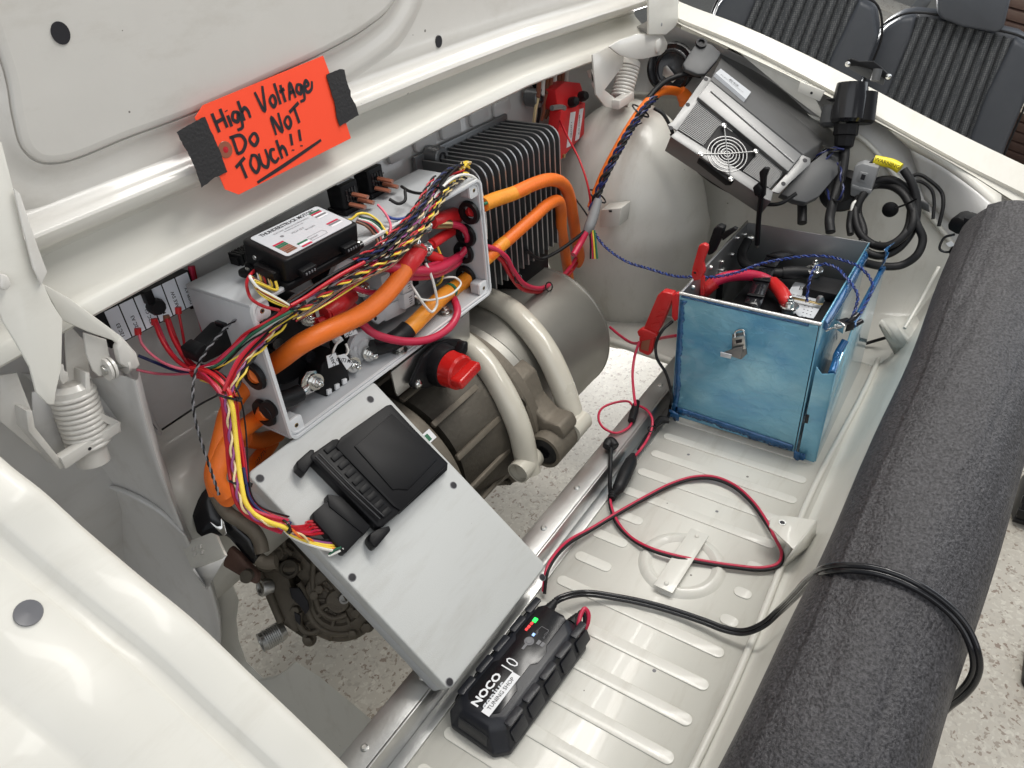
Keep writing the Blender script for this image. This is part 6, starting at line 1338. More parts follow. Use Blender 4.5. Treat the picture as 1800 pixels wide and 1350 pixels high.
# ================================================================ CLAMPS AND LEADS BY THE BOX
def clamps():
    # small red clip gripping the rim
    t = thing('red_clip', 'small red plastic clip standing on the near corner of the blue box rim', 'clip', PX(1233, 500, 1.25))
    f = F(PX(1230, 460, 1.235), YA, ZA); s = facing(f)
    slab('handle', f, [(1217, 470), (1228, 432), (1236, 429), (1243, 433), (1243, 440), (1235, 462), (1238, 478), (1232, 492), (1219, 494), (1215, 484)], .012, 'red_plastic', t, bev=.002)
    slab('tail', f, [(1231, 488), (1238, 486), (1237, 520), (1231, 519)], .006, 'red_plastic', t, bev=.001); q = f.px(1222, 479, s * .0); lathe('pivot', f.at(*q, s * .0002), f.n * s, [(0, .006), (.002, .006), (.002, .003), (0, .003)], 'red_plastic', t, 20); screw('pivot_pin', f.at(*q, s * .0003), f.n * s, .0025, 'ink', t, .001)
    t = thing('black_clip', 'black plastic clamp handle gripping the left rim of the blue box', 'clip', PX(1255, 430, 1.32))
    f = F(PX(1258, 420, 1.33), YA, ZA); slab('handle', f, [(1241, 440), (1254, 402), (1262, 397), (1272, 401), (1268, 416), (1254, 446), (1244, 450)], .02, 'black_plastic', t, bev=.003); slab('jaw', f, [(1266, 412), (1290, 400), (1296, 404), (1270, 424)], .012, 'black_plastic', t, bev=.002)
    t = thing('charging_clamp', 'large red plastic charging clamp with a copper jaw hanging beside the blue box', 'clamp', PX(1150, 570, 1.24))
    f = F(PX(1150, 570, 1.22), YA, ZA); s = facing(f)
    slab('handle', f, [(1155, 520), (1164, 513), (1182, 517), (1183, 524), (1160, 578), (1146, 598), (1128, 584)], .020, 'red_plastic', t, bev=.003)
    slab('handle', f, [(1119, 583), (1128, 578), (1152, 586), (1156, 592), (1140, 598), (1122, 592)], .016, 'red_plastic', t, h0=.004, bev=.003)
    slab('jaw', f, [(1123, 592), (1150, 594), (1147, 612), (1143, 624), (1138, 626), (1122, 618)], .016, 'red_plastic', t, bev=.003); slab('copper_jaw', f, [(1128, 600), (1143, 597), (1139, 618), (1126, 614)], .0015, 'copper_sleeve', t, h0=.0015, bev=.0005)
    for k in range(3): slab('grip_ridge', f, [(1160 - k * 7, 545 + k * 12), (1172 - k * 6, 543 + k * 12), (1170 - k * 6, 549 + k * 12), (1158 - k * 7, 551 + k * 12)], .002, 'red_plastic', t, h0=.002, bev=.0008)
    slab('edge_guard', f, [(1180, 520), (1190, 515), (1195, 520), (1193, 560), (1186, 566), (1180, 558)], .012, 'red_boot', t, bev=.003)
    t = thing('clamp_lead', 'thin red lead from the clamp looping down to a black inline fuse', 'lead', PX(1115, 640, 1.18))
    tube('sheath', [PX(1124, 600, 1.215), PX(1116, 625, 1.20), PX(1112, 655, 1.17), PX(1114, 690, 1.14), PX(1117, 712, 1.11)], .0030, 'magenta_wire', t)
    tube('sheath', zs([(1116, 722, .05), (1105, 706, .052), (1080, 708, .052), (1058, 718, .052), (1052, 735, .052), (1062, 753, .052), (1083, 761, .052), (1104, 752, .052), (1113, 738, .053)]), .0026, 'magenta_wire', t); tube('sheath', zs([(1120, 712, .055), (1136, 720, .055), (1146, 735, .053), (1146, 752, .045), (1138, 772, .035), (1126, 790, .03), (1116, 802, .02)]), .0028, 'magenta_wire', t)
    tube('fuse_sleeve', zs([(1120, 706, .062), (1115, 722, .060), (1110, 740, .058)]), [.006, .009, .008], 'black_rubber', t, n=12)
    tube('cable_tie', [PZ(1146 + 7 * math.cos(a), 754 + 5 * math.sin(a), .048) for a in np.linspace(0, 6.28, 12)], .0015, 'black_gloss', t, straight=True)
    t = thing('clamp_lead', 'thin black lead passing round the near corner of the blue box to the rail', 'lead', PX(1155, 600, 1.2))
    tube('sheath', [PX(1182, 565, 1.215), PX(1165, 580, 1.19), PX(1153, 605, 1.18), PX(1155, 630, 1.17), PX(1170, 655, 1.17), PX(1180, 690, 1.17), PZ(1178, 715, .02), PZ(1172, 736, .02), PZ(1155, 748, .02), PZ(1140, 762, .022), PZ(1122, 790, .022)], .0032, 'black_rubber', t)
    tube('plug', zs([(1150, 748, .028), (1162, 738, .028), (1176, 739, .026)]), [.005, .009, .007], 'black_rubber', t, n=6)
    t = thing('clamp_lead', 'magenta lead lying along the foot of the wheel arch towards the blue box', 'lead', PX(1110, 590, 1.38))
    tube('sheath', [PX(1072, 575, 1.42), PX(1090, 590, 1.40), PX(1112, 603, 1.36), PX(1140, 600, 1.32), PX(1165, 594, 1.27), PX(1188, 590, 1.23)], .0034, 'magenta_wire', t)
    t = thing('inline_connector', 'fat black moulded inline connector lying against the side rail', 'connector', PZ(1095, 830, .02))
    tube('body', zs([(1113, 800, .018), (1109, 812, .020), (1098, 835, .022), (1087, 858, .020), (1078, 870, .014)]), [.006, .0125, .014, .012, .006], 'black_rubber', t, n=16)
    for k in range(3): tube('strain_ring', zs([(1078 - k, 868 + k * 3, .014), (1077 - k, 871 + k * 3, .014)]), .009 - .001 * k, 'black_rubber', t, n=12, straight=True)
    tube('cap', zs([(1066, 786, .060), (1073, 777, .062), (1082, 785, .060)]), [.009, .012, .009], 'black_rubber', t, n=8); tube('cap_cord', zs([(1074, 788, .058), (1073, 820, .05), (1072, 850, .03), (1073, 868, .012)]), .0042, 'black_rubber', t)
    # red and black charging cord on the tray
    t = thing('twin_lead', 'red and black twin cord looping across the ribbed tray floor', 'cord', PZ(1300, 900, .01))
    P_ = [(1072, 866, .012), (1074, 888, .010), (1086, 918, .009), (1110, 945, .008), (1145, 964, .013), (1185, 976, .014), (1230, 985, .010), (1290, 994, .010), (1340, 998, .010), (1368, 990, .012), (1374, 972, .014), (1362, 945, .013), (1345, 912, .012), (1322, 880, .011), (1290, 852, .011), (1255, 838, .011), (1220, 838, .010), (1180, 850, .010), (1140, 870, .011), (1090, 898, .012), (1040, 928, .014), (1000, 950, .02), (975, 975, .03), (960, 1003, .03), (955, 1040, .01)]
    tube('red_core', zs([(x, y, z + .001) for x, y, z in P_]), .0030, 'magenta_wire', t, n=10); tube('black_core', zs([(x + (2 if y > 940 else -1), y + 4.2, z) for x, y, z in P_]), .0030, 'black_rubber', t, n=10)
clamps()
# ================================================================ SMART CHARGER
def charger():
    A = PZ(833, 1306, 0); B = PZ(985, 1108, 0); u = nrm(B - A); L = np.linalg.norm(B - A) + .004
    f = F(A, u, np.cross(ZA, u)); w = .052
    t = thing('smart_charger', 'black ribbed smart battery charger with a white TUNING SHOP label and lit green light', 'battery charger', A)
    def oct_(l0, l1, ww, c): return [(l0 + c, -ww), (l1 - c, -ww), (l1, -ww + c), (l1, ww - c), (l1 - c, ww), (l0 + c, ww), (l0, ww - c), (l0, -ww + c)]
    # body: stacked outlines
    lv = [(0, 0, 0, .016), (.004, -.003, .003, .017), (.012, -.003, .003, .017), (.016, 0, 0, .017), (.040, .006, -.007, .018), (.048, .012, -.012, .018), (.052, .020, -.019, .016)]
    V = []; Fc = []
    for z, i0, dw, c in lv: V += [f.at(a, b, z) for a, b in oct_(i0, L - i0, w + dw, c)]
    for k in range(len(lv) - 1):
        for i in range(8): a = k * 8 + i; b = k * 8 + (i + 1) % 8; Fc.append((a, b, b + 8, a + 8))
    Fc += [tuple(range(8))[::-1], tuple(range((len(lv) - 1) * 8, len(lv) * 8))]
    raw('case', V, Fc, 'charger_black', t, bev=.0025, seg=3)
    prism('top_panel', f, [(.026, -.018), (.034, -.026), (.075, -.026), (.083, -.018), (.118, -.018), (.126, -.026), (.150, -.026), (.158, -.020), (L - .016, -.020), (L - .010, -.012), (L - .010, .024), (L - .018, .031), (.150, .031), (.142, .025), (.100, .025), (.092, .031), (.034, .031), (.026, .024)], .0505, .0528, 'charger_panel', t, bev=.0008)
    # side armour blocks
    for sd in (-1, 1):
        for k in range(5):
            a = .026 + k * .042; g = F(f.at(a, sd * (w + .0015), .016), f.u, f.at(a, sd * (w - .0068), .040) - f.at(a, sd * (w + .0015), .016)); sg = 1 if g.n @ (f.v * sd) > 0 else -1
            prism('armour_block', g, rrect(0, .0, .032, .022, .003), min(-.001, sg * .0025), max(-.001, sg * .0025), 'charger_black', t, bev=.001)
            tp = F(f.at(a, sd * (w - .010), .0495), f.u, f.v); prism('armour_cap', tp, rrect(0, -.007, .032, .0045, .003), -.003, .0010, 'charger_black', t, bev=.001)
    for e, sg_ in ((0, -1), (L, 1)):
        g = F(f.at(e - sg_ * .001 + 0, 0, .014), f.v, f.at(e - sg_ * .007, 0, .040) - f.at(e - sg_ * .001, 0, .014)); s2 = 1 if g.n @ (f.u * sg_) > 0 else -1
        prism('end_block', g, rrect(-.026, .002, .026, .022, .003), min(-.001, s2 * .0025), max(-.001, s2 * .0025), 'charger_black', t, bev=.001)
    h = .0532
    def at_(x, y): return f.px(x, y, h)
    q = at_(856, 1212); text('lettering', 'NOCO', f, q[0], q[1], .0165, 'label_white', t, h=h, bold=.035, sx=1.15)
    q = at_(868, 1222); text('lettering', 'genius', f, q[0], q[1], .0190, 'label_silver', t, h=h, bold=.02, sx=1.0)
    q = at_(897, 1170); text('lettering', '10', f, q[0], q[1], .030, 'label_white', t, h=h, bold=-.008, sx=.82)
    q = at_(881, 1220); prism('paper_label', f, rect(q[0] - .037, q[1] - .0068, q[0] + .037, q[1] + .0068), h + .0004, h + .0010, 'label_white', t); text('lettering', 'TUNING SHOP', f, q[0], q[1], .0088, 'ink', t, h=h + .0014)
    lathe('mode_button', f.at(.150, .006, h - .0005), ZA, [(0, .0075), (.001, .0075), (.001, .0058), (.0006, .0056), (.0018, .0045), (.0018, 0)], 'ink_grey', t, 28); obox('mode_mark', f, .133, .146, .0045, .0085, h, h + .0004, 'ink_grey', t)
    for a, b, s_, m in ((.186, .020, .0042, 'led_green'), (.178, .021, .0026, 'led_red'), (.171, .0212, .0026, 'led_red'), (.165, .0215, .0024, 'led_red'), (.163, .007, .0026, 'led_blue')): prism('light', f, rrect(a - s_, b - s_ * .8, a + s_, b + s_ * .8, .0006, 3), h - .0005, h + .0006, m, t)
    for k, (a, b) in enumerate(((.172, .006), (.168, .004), (.174, -.008), (.168, -.009))): text('lettering', ('12V', '24V', '12V', '6V')[k], f, a, b, .0042, 'ink_grey', t, h=h)
    for k in range(2): prism('mode_box', f, rrect(.152 + .0, -.010 - k * .007, .160, -.0045 - k * .007, .001, 3), h, h + .0003, 'ink_grey', t)
    stroke('panel_line', f, [[(.176, .006), (.182, .005)], [(.182, .005), (.182, -.008)], [(.182, -.008), (.176, -.009)]], .0006, h + .0002, 'ink_grey', t)
    # cord boots and cords
    c = f.at(L - .004, .022, .034)
    for k in range(4): tube('cord_boot', [f.at(L - .004 + k * .006, .024, .030), f.at(L + .001 + k * .006, .024, .030)], .0095 - k * .0012, 'black_rubber', t, n=14, straight=True)
    for k in range(4): tube('cord_boot', [f.at(L - .004 + k * .005, -.022, .030), f.at(L + .0005 + k * .005, -.022, .030)], .0105 - k * .0012, 'black_rubber', t, n=14, straight=True)
    t2 = thing('output_cord', 'short bent pair of red and black cords leaving the charger on the tail side', 'cord', f.at(L + .02, -.022, .03))
    e = zs([(1016, 1098, .034), (1021, 1080, .04), (1028, 1070, .042), (1034, 1078, .036), (1033, 1095, .025), (1024, 1115, .012), (1016, 1130, .006)])
    tube('red_core', [f.at(L + .012, -.020, .030)] + e, .0036, 'magenta_wire', t2, n=12); tube('black_core', [f.at(L + .012, -.022, .027)] + [p + np.array([-.006, .003, -.003]) for p in e], .0036, 'black_rubber', t2, n=12)
    return f, L
CF, CL = charger()
# ================================================================ FOAM ROLL LYING ALONG THE TAIL
FR = .085
FC = [PD(x, y, 1285 * 2 * FR / w) for x, y, w in ((1360, 1530, 322), (1404, 1440, 313), (1450, 1343, 305), (1518, 1172, 283), (1583, 1009, 262), (1642, 850, 242), (1697, 700, 222), (1748, 545, 203), (1790, 430, 192))]
print('foam', [np.round(p, 2).tolist() for p in FC])
def foam():
    t = thing('foam_roll', 'long charcoal speckled foam roll lying along the right edge of the bay', 'foam roll', FC[3] - np.array([0, 0, FR]))
    path = resample(spline(FC, 10), .006); P, T, N, B = frames(path); n = 144; rd = random.Random(2); cr_ = [(rd.uniform(0, 6.28), rd.uniform(.8, 2.2), rd.uniform(0, 6), rd.uniform(.0006, .0018), rd.uniform(.03, .07)) for _ in range(16)]; V = []; Fc = []
    for i in range(len(P)):
        for k in range(n):
            a = 2 * math.pi * k / n; r = FR * .968 * (1 + .012 * math.sin(3 * a + i * .11) + .008 * math.sin(7 * a - i * .07))
            for ca, cf, cp, cdp, cw in cr_:
                e = (a - ca - .16 * math.sin(i * .02 * cf + cp) + math.pi) % (2 * math.pi) - math.pi
                r -= cdp * math.exp(-(e / cw) ** 2) * (.5 + .5 * math.sin(i * .045 * cf + cp * 2)) 
            # the outer flap edge of the roll
            d = (a - 4.4) % (2 * math.pi); r += .0045 * math.exp(-d * 1.2)
            V.append(P[i] + r * (math.cos(a) * N[i] + math.sin(a) * B[i]))
    for i in range(len(P) - 1):
        for k in range(n): a = i * n + k; b = i * n + (k + 1) % n; Fc.append((a, b, b + n, a + n))
    raw('outer_wrap', V, Fc, 'foam', t, smooth=True, sharp=80)
    for e, sg in ((0, -1), (len(P) - 1, 1)):
        pts = []
        for k in range(220):
            a = k * .2; r = FR * .96 - .0019 * a
            if r < .004: break
            pts.append(P[e] + r * (math.cos(a) * N[e] + math.sin(a) * B[e]) + T[e] * sg * .001)
        tube('rolled_layer', pts, .0050, 'foam', t, n=6, straight=True)
foam()
def onfoam(x, y, lift):
    path = np.array(resample(spline(FC, 10), .006)); r = ray(x, y)
    for s_ in np.arange(.4, 2.6, .004):
        p = CAM + r * s_
        if np.linalg.norm(path - p, axis=1).min() < FR + lift: return p
    return None
def powercord():
    t = thing('mains_lead', 'flat black mains cord running from the charger over the foam roll', 'cord', PZ(1307, 1110, .01))
    P_ = [CF.at(CL + .020, .024, .030)] + zs([(985, 1052, .032), (1003, 1046, .030), (1032, 1043, .022), (1083, 1050, .014), (1133, 1060, .012), (1180, 1073, .012), (1237, 1092, .016), (1274, 1106, .020), (1307, 1111, .028), (1340, 1099, .05), (1368, 1075, .085)])
    q0 = P_[-1]; q1 = onfoam(1488, 997, .0065); s0 = (q0 - CAM)[0] / ray(1368, 1075)[0]; s1 = (q1 - CAM)[0] / ray(1488, 997)[0]
    for x, y, w in ((1398, 1046, .34), (1425, 1018, .66), (1455, 1001, .90)): P_.append(PD(x, y, s0 + (s1 - s0) * w - .012 * w))
    for x, y in ((1482, 998), (1533, 1002), (1572, 1013), (1610, 1030), (1645, 1052), (1675, 1078), (1697, 1106)): 
        q = onfoam(x, y, .0065); P_.append(q if q is not None else P_[-1] + np.array([0.02, -.02, -.03]))
    last = P_[-1]
    d0 = (last - CAM) @ RW[:, 2] if False else None
    dd = np.linalg.norm(last - CAM) / np.linalg.norm(ray(1697, 1106))
    for x, y, k in ((1712, 1140, 1.00), (1717, 1170, 1.01), (1710, 1195, 1.03), (1690, 1220, 1.06), (1665, 1240, 1.10), (1648, 1258, 1.13), (1638, 1285, 1.18)): P_.append(PD(x, y, dd * k))
    path = resample(spline(P_, 10), .006); P, T, N, B = frames(path)
    for s_ in (-1, 1):
        o = []
        for i in range(len(P)):
            side = np.cross(T[i], nrm(CAM - P[i])); side = nrm(side); o.append(P[i] + side * s_ * .0026)
        tube('core', o, .0034, 'black_gloss', t, n=10, straight=True)
powercord()
# ================================================================ FAN COOLED CHARGER UNIT IN THE FAR CORNER
def fancharger():
    PD = lambda x, y, d: CAM + ray(x, y) * (d * .805)
    CR, CU = RW[:, 0], -RW[:, 1]                      # the unit leans square on to the viewer's side of the bay
    o = PD(1290, 240, 1.93)
    a = nrm(PD(1410, 272, 1.95) - PD(1249, 141, 2.0)); b = PD(1249, 141, 1.96) - PD(1186, 227, 1.92)
    f = F(o, a, b); s = facing(f); fn = f.n * s
    t = thing('onboard_charger', 'silver finned charger unit with a round wire fan guard leaning in the far corner', 'charger unit', o)
    fr = [(1186, 227), (1249, 141), (1410, 272), (1355, 335)]
    slab('core', f, [(1188, 228), (1251, 143), (1408, 272), (1352, 333)], .05, 'alu_dark', t, h0=-.004, bev=.002)
    # thin cooling ribs, too fine to pick apart: one part
    q = [np.array(f.px(*p)) for p in fr]
    def quad(u, v): return (q[0] * (1 - u) + q[3] * u) * (1 - v) + (q[1] * (1 - u) + q[2] * u) * v
    V = []; Fc = []
    n = 30
    for u0, u1 in ((.02, .42), (.70, .97)):
        for k in range(n):
            v0 = .02 + .80 * k / n; v1 = v0 + .80 / n * .5; o_ = len(V)
            for h in (-.004, .003):
                for (u_, v_) in ((u0, v0), (u1, v0), (u1, v1), (u0, v1)): V.append(f.at(*quad(u_, v_), s * h))
            Fc += [tuple(o_ + i for i in z) for z in ((4, 5, 6, 7), (0, 1, 5, 4), (1, 2, 6, 5), (2, 3, 7, 6), (3, 0, 4, 7))]
    o2 = raw('cooling_ribs', V, Fc, 'rib_alu', t); o2['kind'] = 'stuff'
    # silver channel section along the upper edge, folded back
    slab('upper_channel', f, [(1226, 170), (1249, 141), (1410, 272), (1386, 302)], .055, 'channel_alu', t, h0=.012, bev=.003)
    tube('channel_groove', [f.at(*f.px(1250, 160, s * .013), s * .0125), f.at(*f.px(1395, 285, s * .013), s * .0125)], .0025, 'alu_dark', t, straight=True)
    slab('lower_channel', f, [(1178, 240), (1190, 228), (1360, 336), (1356, 354), (1345, 350)], .055, 'channel_alu', t, h0=.010, bev=.003)
    # dark upper face running back to the wall
    bk = [PD(1249, 139, 1.955), PD(1412, 270, 1.92), PD(1452, 246, 2.12), PD(1268, 100, 2.20)]
    dn = [p - nrm(np.array([0, 0, 1])) * .03 for p in bk]
    raw('upper_face', bk + dn, [(0, 1, 2, 3), (4, 5, 6, 7), (0, 1, 5, 4), (1, 2, 6, 5), (2, 3, 7, 6), (3, 0, 4, 7)], 'upper_grey', t, bev=.003)
    g = F(bk[0], bk[1] - bk[0], bk[3] - bk[0]); sg = facing(g)
    prism('label', g, g.pts([(1254, 134), (1263, 126), (1316, 167), (1307, 180)]), min(0, sg * .008), max(0, sg * .008), 'label_silver', t)
    ga = g if sg > 0 else F(g.o, -g.u, g.v); gc = ga.px(1284, 152)
    text('lettering', 'EG', ga, gc[0], gc[1] + .008, .022, 'ink_grey', t, h=.009, bold=.01); text('lettering', 'ELECTRONICS', ga, gc[0], gc[1] - .010, .010, 'ink_grey', t, h=.009)
    # flanges with holes at both ends
    for pts, holes in (([(1186, 227), (1173, 219), (1182, 214), (1240, 133), (1250, 137), (1252, 146), (1232, 172), (1190, 230)], ((1179, 225), (1209, 184), (1241, 139))),
                       ([(1355, 336), (1386, 302), (1410, 272), (1425, 278), (1425, 288), (1392, 318), (1384, 326), (1370, 340)], ((1415, 282), (1377, 323)))):
        slab('end_flange', f, pts, .004, 'channel_alu', t, h0=.004, bev=.001)
        for x, y in holes: k = f.px(x, y, s * .004); lathe('flange_hole', f.at(*k, s * .0042), fn, [(0, .005), (.0004, 0)], 'ink', t, 14)
    # fan and its guard
    slab('fan_frame', f, [(1228, 266), (1264, 220), (1272, 220), (1330, 264), (1328, 274), (1290, 318), (1280, 318), (1229, 278)], .02, 'black_plastic', t, h0=.005, bev=.002)
    c = f.px(1278, 271, s * .010); cc = f.at(*c, s * .010)
    lathe('fan_hub', cc - fn * .008, fn, [(0, .018), (.006, .018), (.008, .015), (.008, 0)], 'black_gloss', t, 30)
    for k in range(7):
        a_ = 2 * math.pi * k / 7; d = f.u * math.cos(a_) + f.v * math.sin(a_); e = -f.u * math.sin(a_) + f.v * math.cos(a_)
        raw('fan_blade', [cc + d * .016 - fn * .008, cc + d * .038 - fn * .008, cc + d * .0355 + e * .018 - fn * .003, cc + d * .0155 + e * .0105 - fn * .003, cc + d * .016 - fn * .009, cc + d * .038 - fn * .009, cc + d * .0355 + e * .018 - fn * .004, cc + d * .0155 + e * .0105 - fn * .004], [(0, 1, 2, 3), (4, 5, 6, 7), (0, 1, 5, 4), (1, 2, 6, 5), (2, 3, 7, 6), (3, 0, 4, 7)], 'black_gloss', t)
    for r in (.0064, .013, .0195, .026, .034, .0415): tube('guard_ring', [cc + r * (math.cos(a_) * f.u + math.sin(a_) * f.v) for a_ in np.linspace(0, 2 * math.pi, 49)], .0013, 'alu_dark', t, n=6, straight=True, cap=False)
    for x, y in ((1273, 221), (1232, 271), (1329, 266), (1285, 315)):
        k = f.px(x, y, s * .011); p = f.at(*k, s * .011); tube('guard_arm', [cc + fn * .0015, cc * .5 + p * .5 + fn * .001, p], .0013, 'alu_dark', t, n=6); lathe('guard_screw', p, fn, [(0, .0055), (.002, .005), (.003, 0)], 'tin', t, 16)
    # dark backing tray and its bracket behind
    m = thing('charger_tray', 'folded grey sheet metal tray running behind the silver charger unit', 'metal tray', PX(1350, 130, 1.82))
    raw('tray_sheet', [PD(1265, 92, 2.22), PD(1290, 80, 2.30), PD(1475, 240, 2.12), PD(1452, 250, 2.10), PD(1265, 104, 2.2), PD(1290, 92, 2.28), PD(1475, 256, 2.10), PD(1452, 262, 2.08)], [(0, 1, 2, 3), (4, 5, 6, 7), (0, 1, 5, 4), (1, 2, 6, 5), (2, 3, 7, 6), (3, 0, 4, 7)], 'alu_dark', m, bev=.002)
    fb = F(PX(1240, 110, 1.78), f.u, f.v); slab('corner_plate', fb, [(1200, 112), (1218, 84), (1228, 70), (1252, 78), (1268, 92), (1262, 104), (1240, 130), (1226, 130), (1205, 122)], .012, 'battery_grey', m, bev=.003)
    k = fb.px(1232, 77); kk = facing(fb); lathe('rubber_ring', fb.at(*k, 0), fb.n * kk, [(0, .014), (.006, .013), (.006, .008), (.001, .007), (.001, 0)], 'black_gloss', m, 26)
    slab('far_shelf', F(PX(1400, 150, 1.84), YA, ZA), [(1290, 85), (1420, 145), (1446, 200), (1470, 228), (1380, 160)], .004, 'bay_paint', m, bev=.001)
    slab('lower_tray_wing', F(PX(1410, 320, 1.66), f.u, f.v), [(1372, 340), (1420, 290), (1462, 258), (1482, 268), (1478, 300), (1440, 345), (1418, 356), (1398, 352)], .02, 'battery_grey', m, bev=.003)
    return f
FFR = fancharger()
# strap and black strut clips in front of it
t = thing('zip_mount', 'black push mount strut with a ribbed clip standing in front of the charger unit', 'strut', PX(1330, 440, 1.58))
tube('strut', [PX(1338, 345, 1.47), PX(1334, 380, 1.49), PX(1331, 430, 1.50)], .0055, 'black_plastic', t, n=10); f = F(PX(1340, 325, 1.46), YA, ZA)
slab('clip_arm', f, [(1334, 303), (1342, 295), (1352, 297), (1346, 312), (1344, 345), (1338, 352), (1330, 346), (1336, 325)], .012, 'black_plastic', t, bev=.002); slab('clip_foot', f, [(1322, 330), (1332, 322), (1340, 332), (1336, 346), (1326, 345)], .014, 'black_plastic', t, h0=.004, bev=.003)
screw('strut_foot', PY(1331, 430, BY1 - .03), -YA, .010, 'zinc', t)
# --- cables running up to the far corner
t = thing('power_cable', 'slim orange cable climbing beside the wheel arch to the far charger unit', 'cable', PX(1100, 240, 1.55), GO)
OC = [PX(1040, 365, 1.40), PX(1050, 335, 1.43), PX(1065, 300, 1.46), PX(1085, 262, 1.50), PX(1108, 222, 1.56), PX(1130, 190, 1.62), PX(1150, 168, 1.68), PX(1172, 159, 1.74), PX(1195, 163, 1.78), PX(1206, 176, 1.79)]
tube('sheath', OC, .0105, 'orange_cable', t, n=14); tube('end_boot', [PX(1196, 160, 1.78), PX(1204, 172, 1.79), PX(1204, 186, 1.79)], [.014, .019, .014], 'orange_cable', t, n=10)
t = thing('cable_harness', 'black and blue twisted wires tied along the slim orange cable', 'wiring harness', PX(1110, 245, 1.53))
O2 = [p + np.array([-.02, .0, .004]) + nrm(ray(900 + 1, 675)) * 0 + (PX(1008, 604, 1.) - PX(1000, 600, 1.)) * .9 for p in OC[:7]]
strands('strand', O2, .0040, 22, ['black_rubber', 'blue_wire'], .0030, t, step=.005); strands('strand', [p + (PX(1006, 602, 1.) - PX(1000, 600, 1.)) for p in O2], .0034, 24, ['black_rubber', 'blue_wire', 'black_rubber'], .0024, t, step=.005)
tube('wire', OC[:0] + [p + (PX(994, 597, 1.) - PX(1000, 600, 1.)) for p in OC[:6]], .0026, 'black_rubber', t)
tube('wire', [PX(1118, 205, 1.60), PX(1135, 180, 1.64), PX(1155, 155, 1.68), PX(1180, 138, 1.73), PX(1210, 130, 1.76), PX(1232, 133, 1.78)], .0065, 'black_rubber', t, n=10)
tube('wire', [PX(1150, 190, 1.60), PX(1165, 200, 1.60), PX(1178, 222, 1.60), PX(1190, 255, 1.60), PX(1215, 288, 1.58), PX(1250, 318, 1.56), PX(1290, 340, 1.55), PX(1330, 356, 1.54), PX(1370, 358, 1.54), PX(1400, 340, 1.56)], .0042, 'black_rubber', t, n=8)
strands('strand', [PX(1180, 235, 1.60), PX(1200, 268, 1.60), PX(1225, 297, 1.58), PX(1262, 322, 1.56), PX(1300, 338, 1.55), PX(1322, 344, 1.54)], .003, 24, ['black_rubber', 'black_rubber', 'blue_wire'], .0024, t, step=.005)
for x, y, xx in ((1126, 195, 1.60), (1050, 345, 1.42)): 
    c = PX(x, y, xx); tube('cable_tie', [c + .020 * math.cos(a) * YA + .012 * math.sin(a) * XA + .012 * math.cos(a) * ZA for a in np.linspace(0, 6.3, 14)], .002, 'black_gloss', t, straight=True)
tube('tie_tail', [PX(1112, 225, 1.56), PX(1120, 220, 1.55), PX(1128, 216, 1.54)], .0015, 'black_gloss', t)
t = thing('car_horn', 'glossy black round horn tucked behind the far hinge', 'horn', PX(1185, 120, 1.84)); lathe('shell', PX(1182, 120, 1.845), nrm(np.array([-1, -.2, .3])), [(-.01, 0), (-.01, .045), (.012, .058), (.022, .06), (.026, .054), (.014, .03), (.016, 0)], 'black_gloss', t, 40); tube('horn_ring', [PX(1182 + 28 * math.cos(a), 122 + 34 * math.sin(a), 1.80) for a in np.linspace(0, 6.28, 30)], .005, 'black_gloss', t)
slab('horn_bracket', F(PX(1175, 135, 1.80), YA, ZA), [(1166, 118), (1172, 115), (1190, 138), (1182, 146), (1164, 132)], .003, 'alu', t, bev=.001)
# small loose bits on the wheel arch: grey sleeve and green wires
t = thing('grey_sleeve', 'grey shrink sleeve over red wires below the slim orange cable', 'sleeve', PX(1045, 380, 1.40)); tube('sleeve', [PX(1052, 350, 1.40), PX(1044, 375, 1.38), PX(1036, 398, 1.36), PX(1028, 412, 1.35)], [.009, .012, .012, .008], 'connector_grey', t, n=12)
tube('red_tail', [PX(1030, 408, 1.35), PX(1020, 428, 1.33), PX(1008, 448, 1.30)], .0075, 'magenta_wire', t, n=10); tube('black_tail', [PX(1030, 405, 1.35), PX(1005, 425, 1.32), PX(975, 445, 1.28), PX(950, 455, 1.25), PX(925, 440, 1.2)], .004, 'black_rubber', t)
for k, c in enumerate(('black_rubber', 'magenta_wire', 'yellow_wire', 'dark_green')): tube('wire_end', [PX(1036 + k * 3, 405, 1.36), PX(1038 + k * 3, 425, 1.35), PX(1038 + k * 4, 455, 1.34)], .0022, c, t)
t = thing('thin_wire', 'thin black wire running from the grey sleeve towards the top of the blue box', 'wire', PX(1045, 385, 1.4)); tube('sheath', [PX(1012, 350, 1.40), PX(1028, 372, 1.39), PX(1045, 400, 1.38)], .0020, 'black_rubber', t)
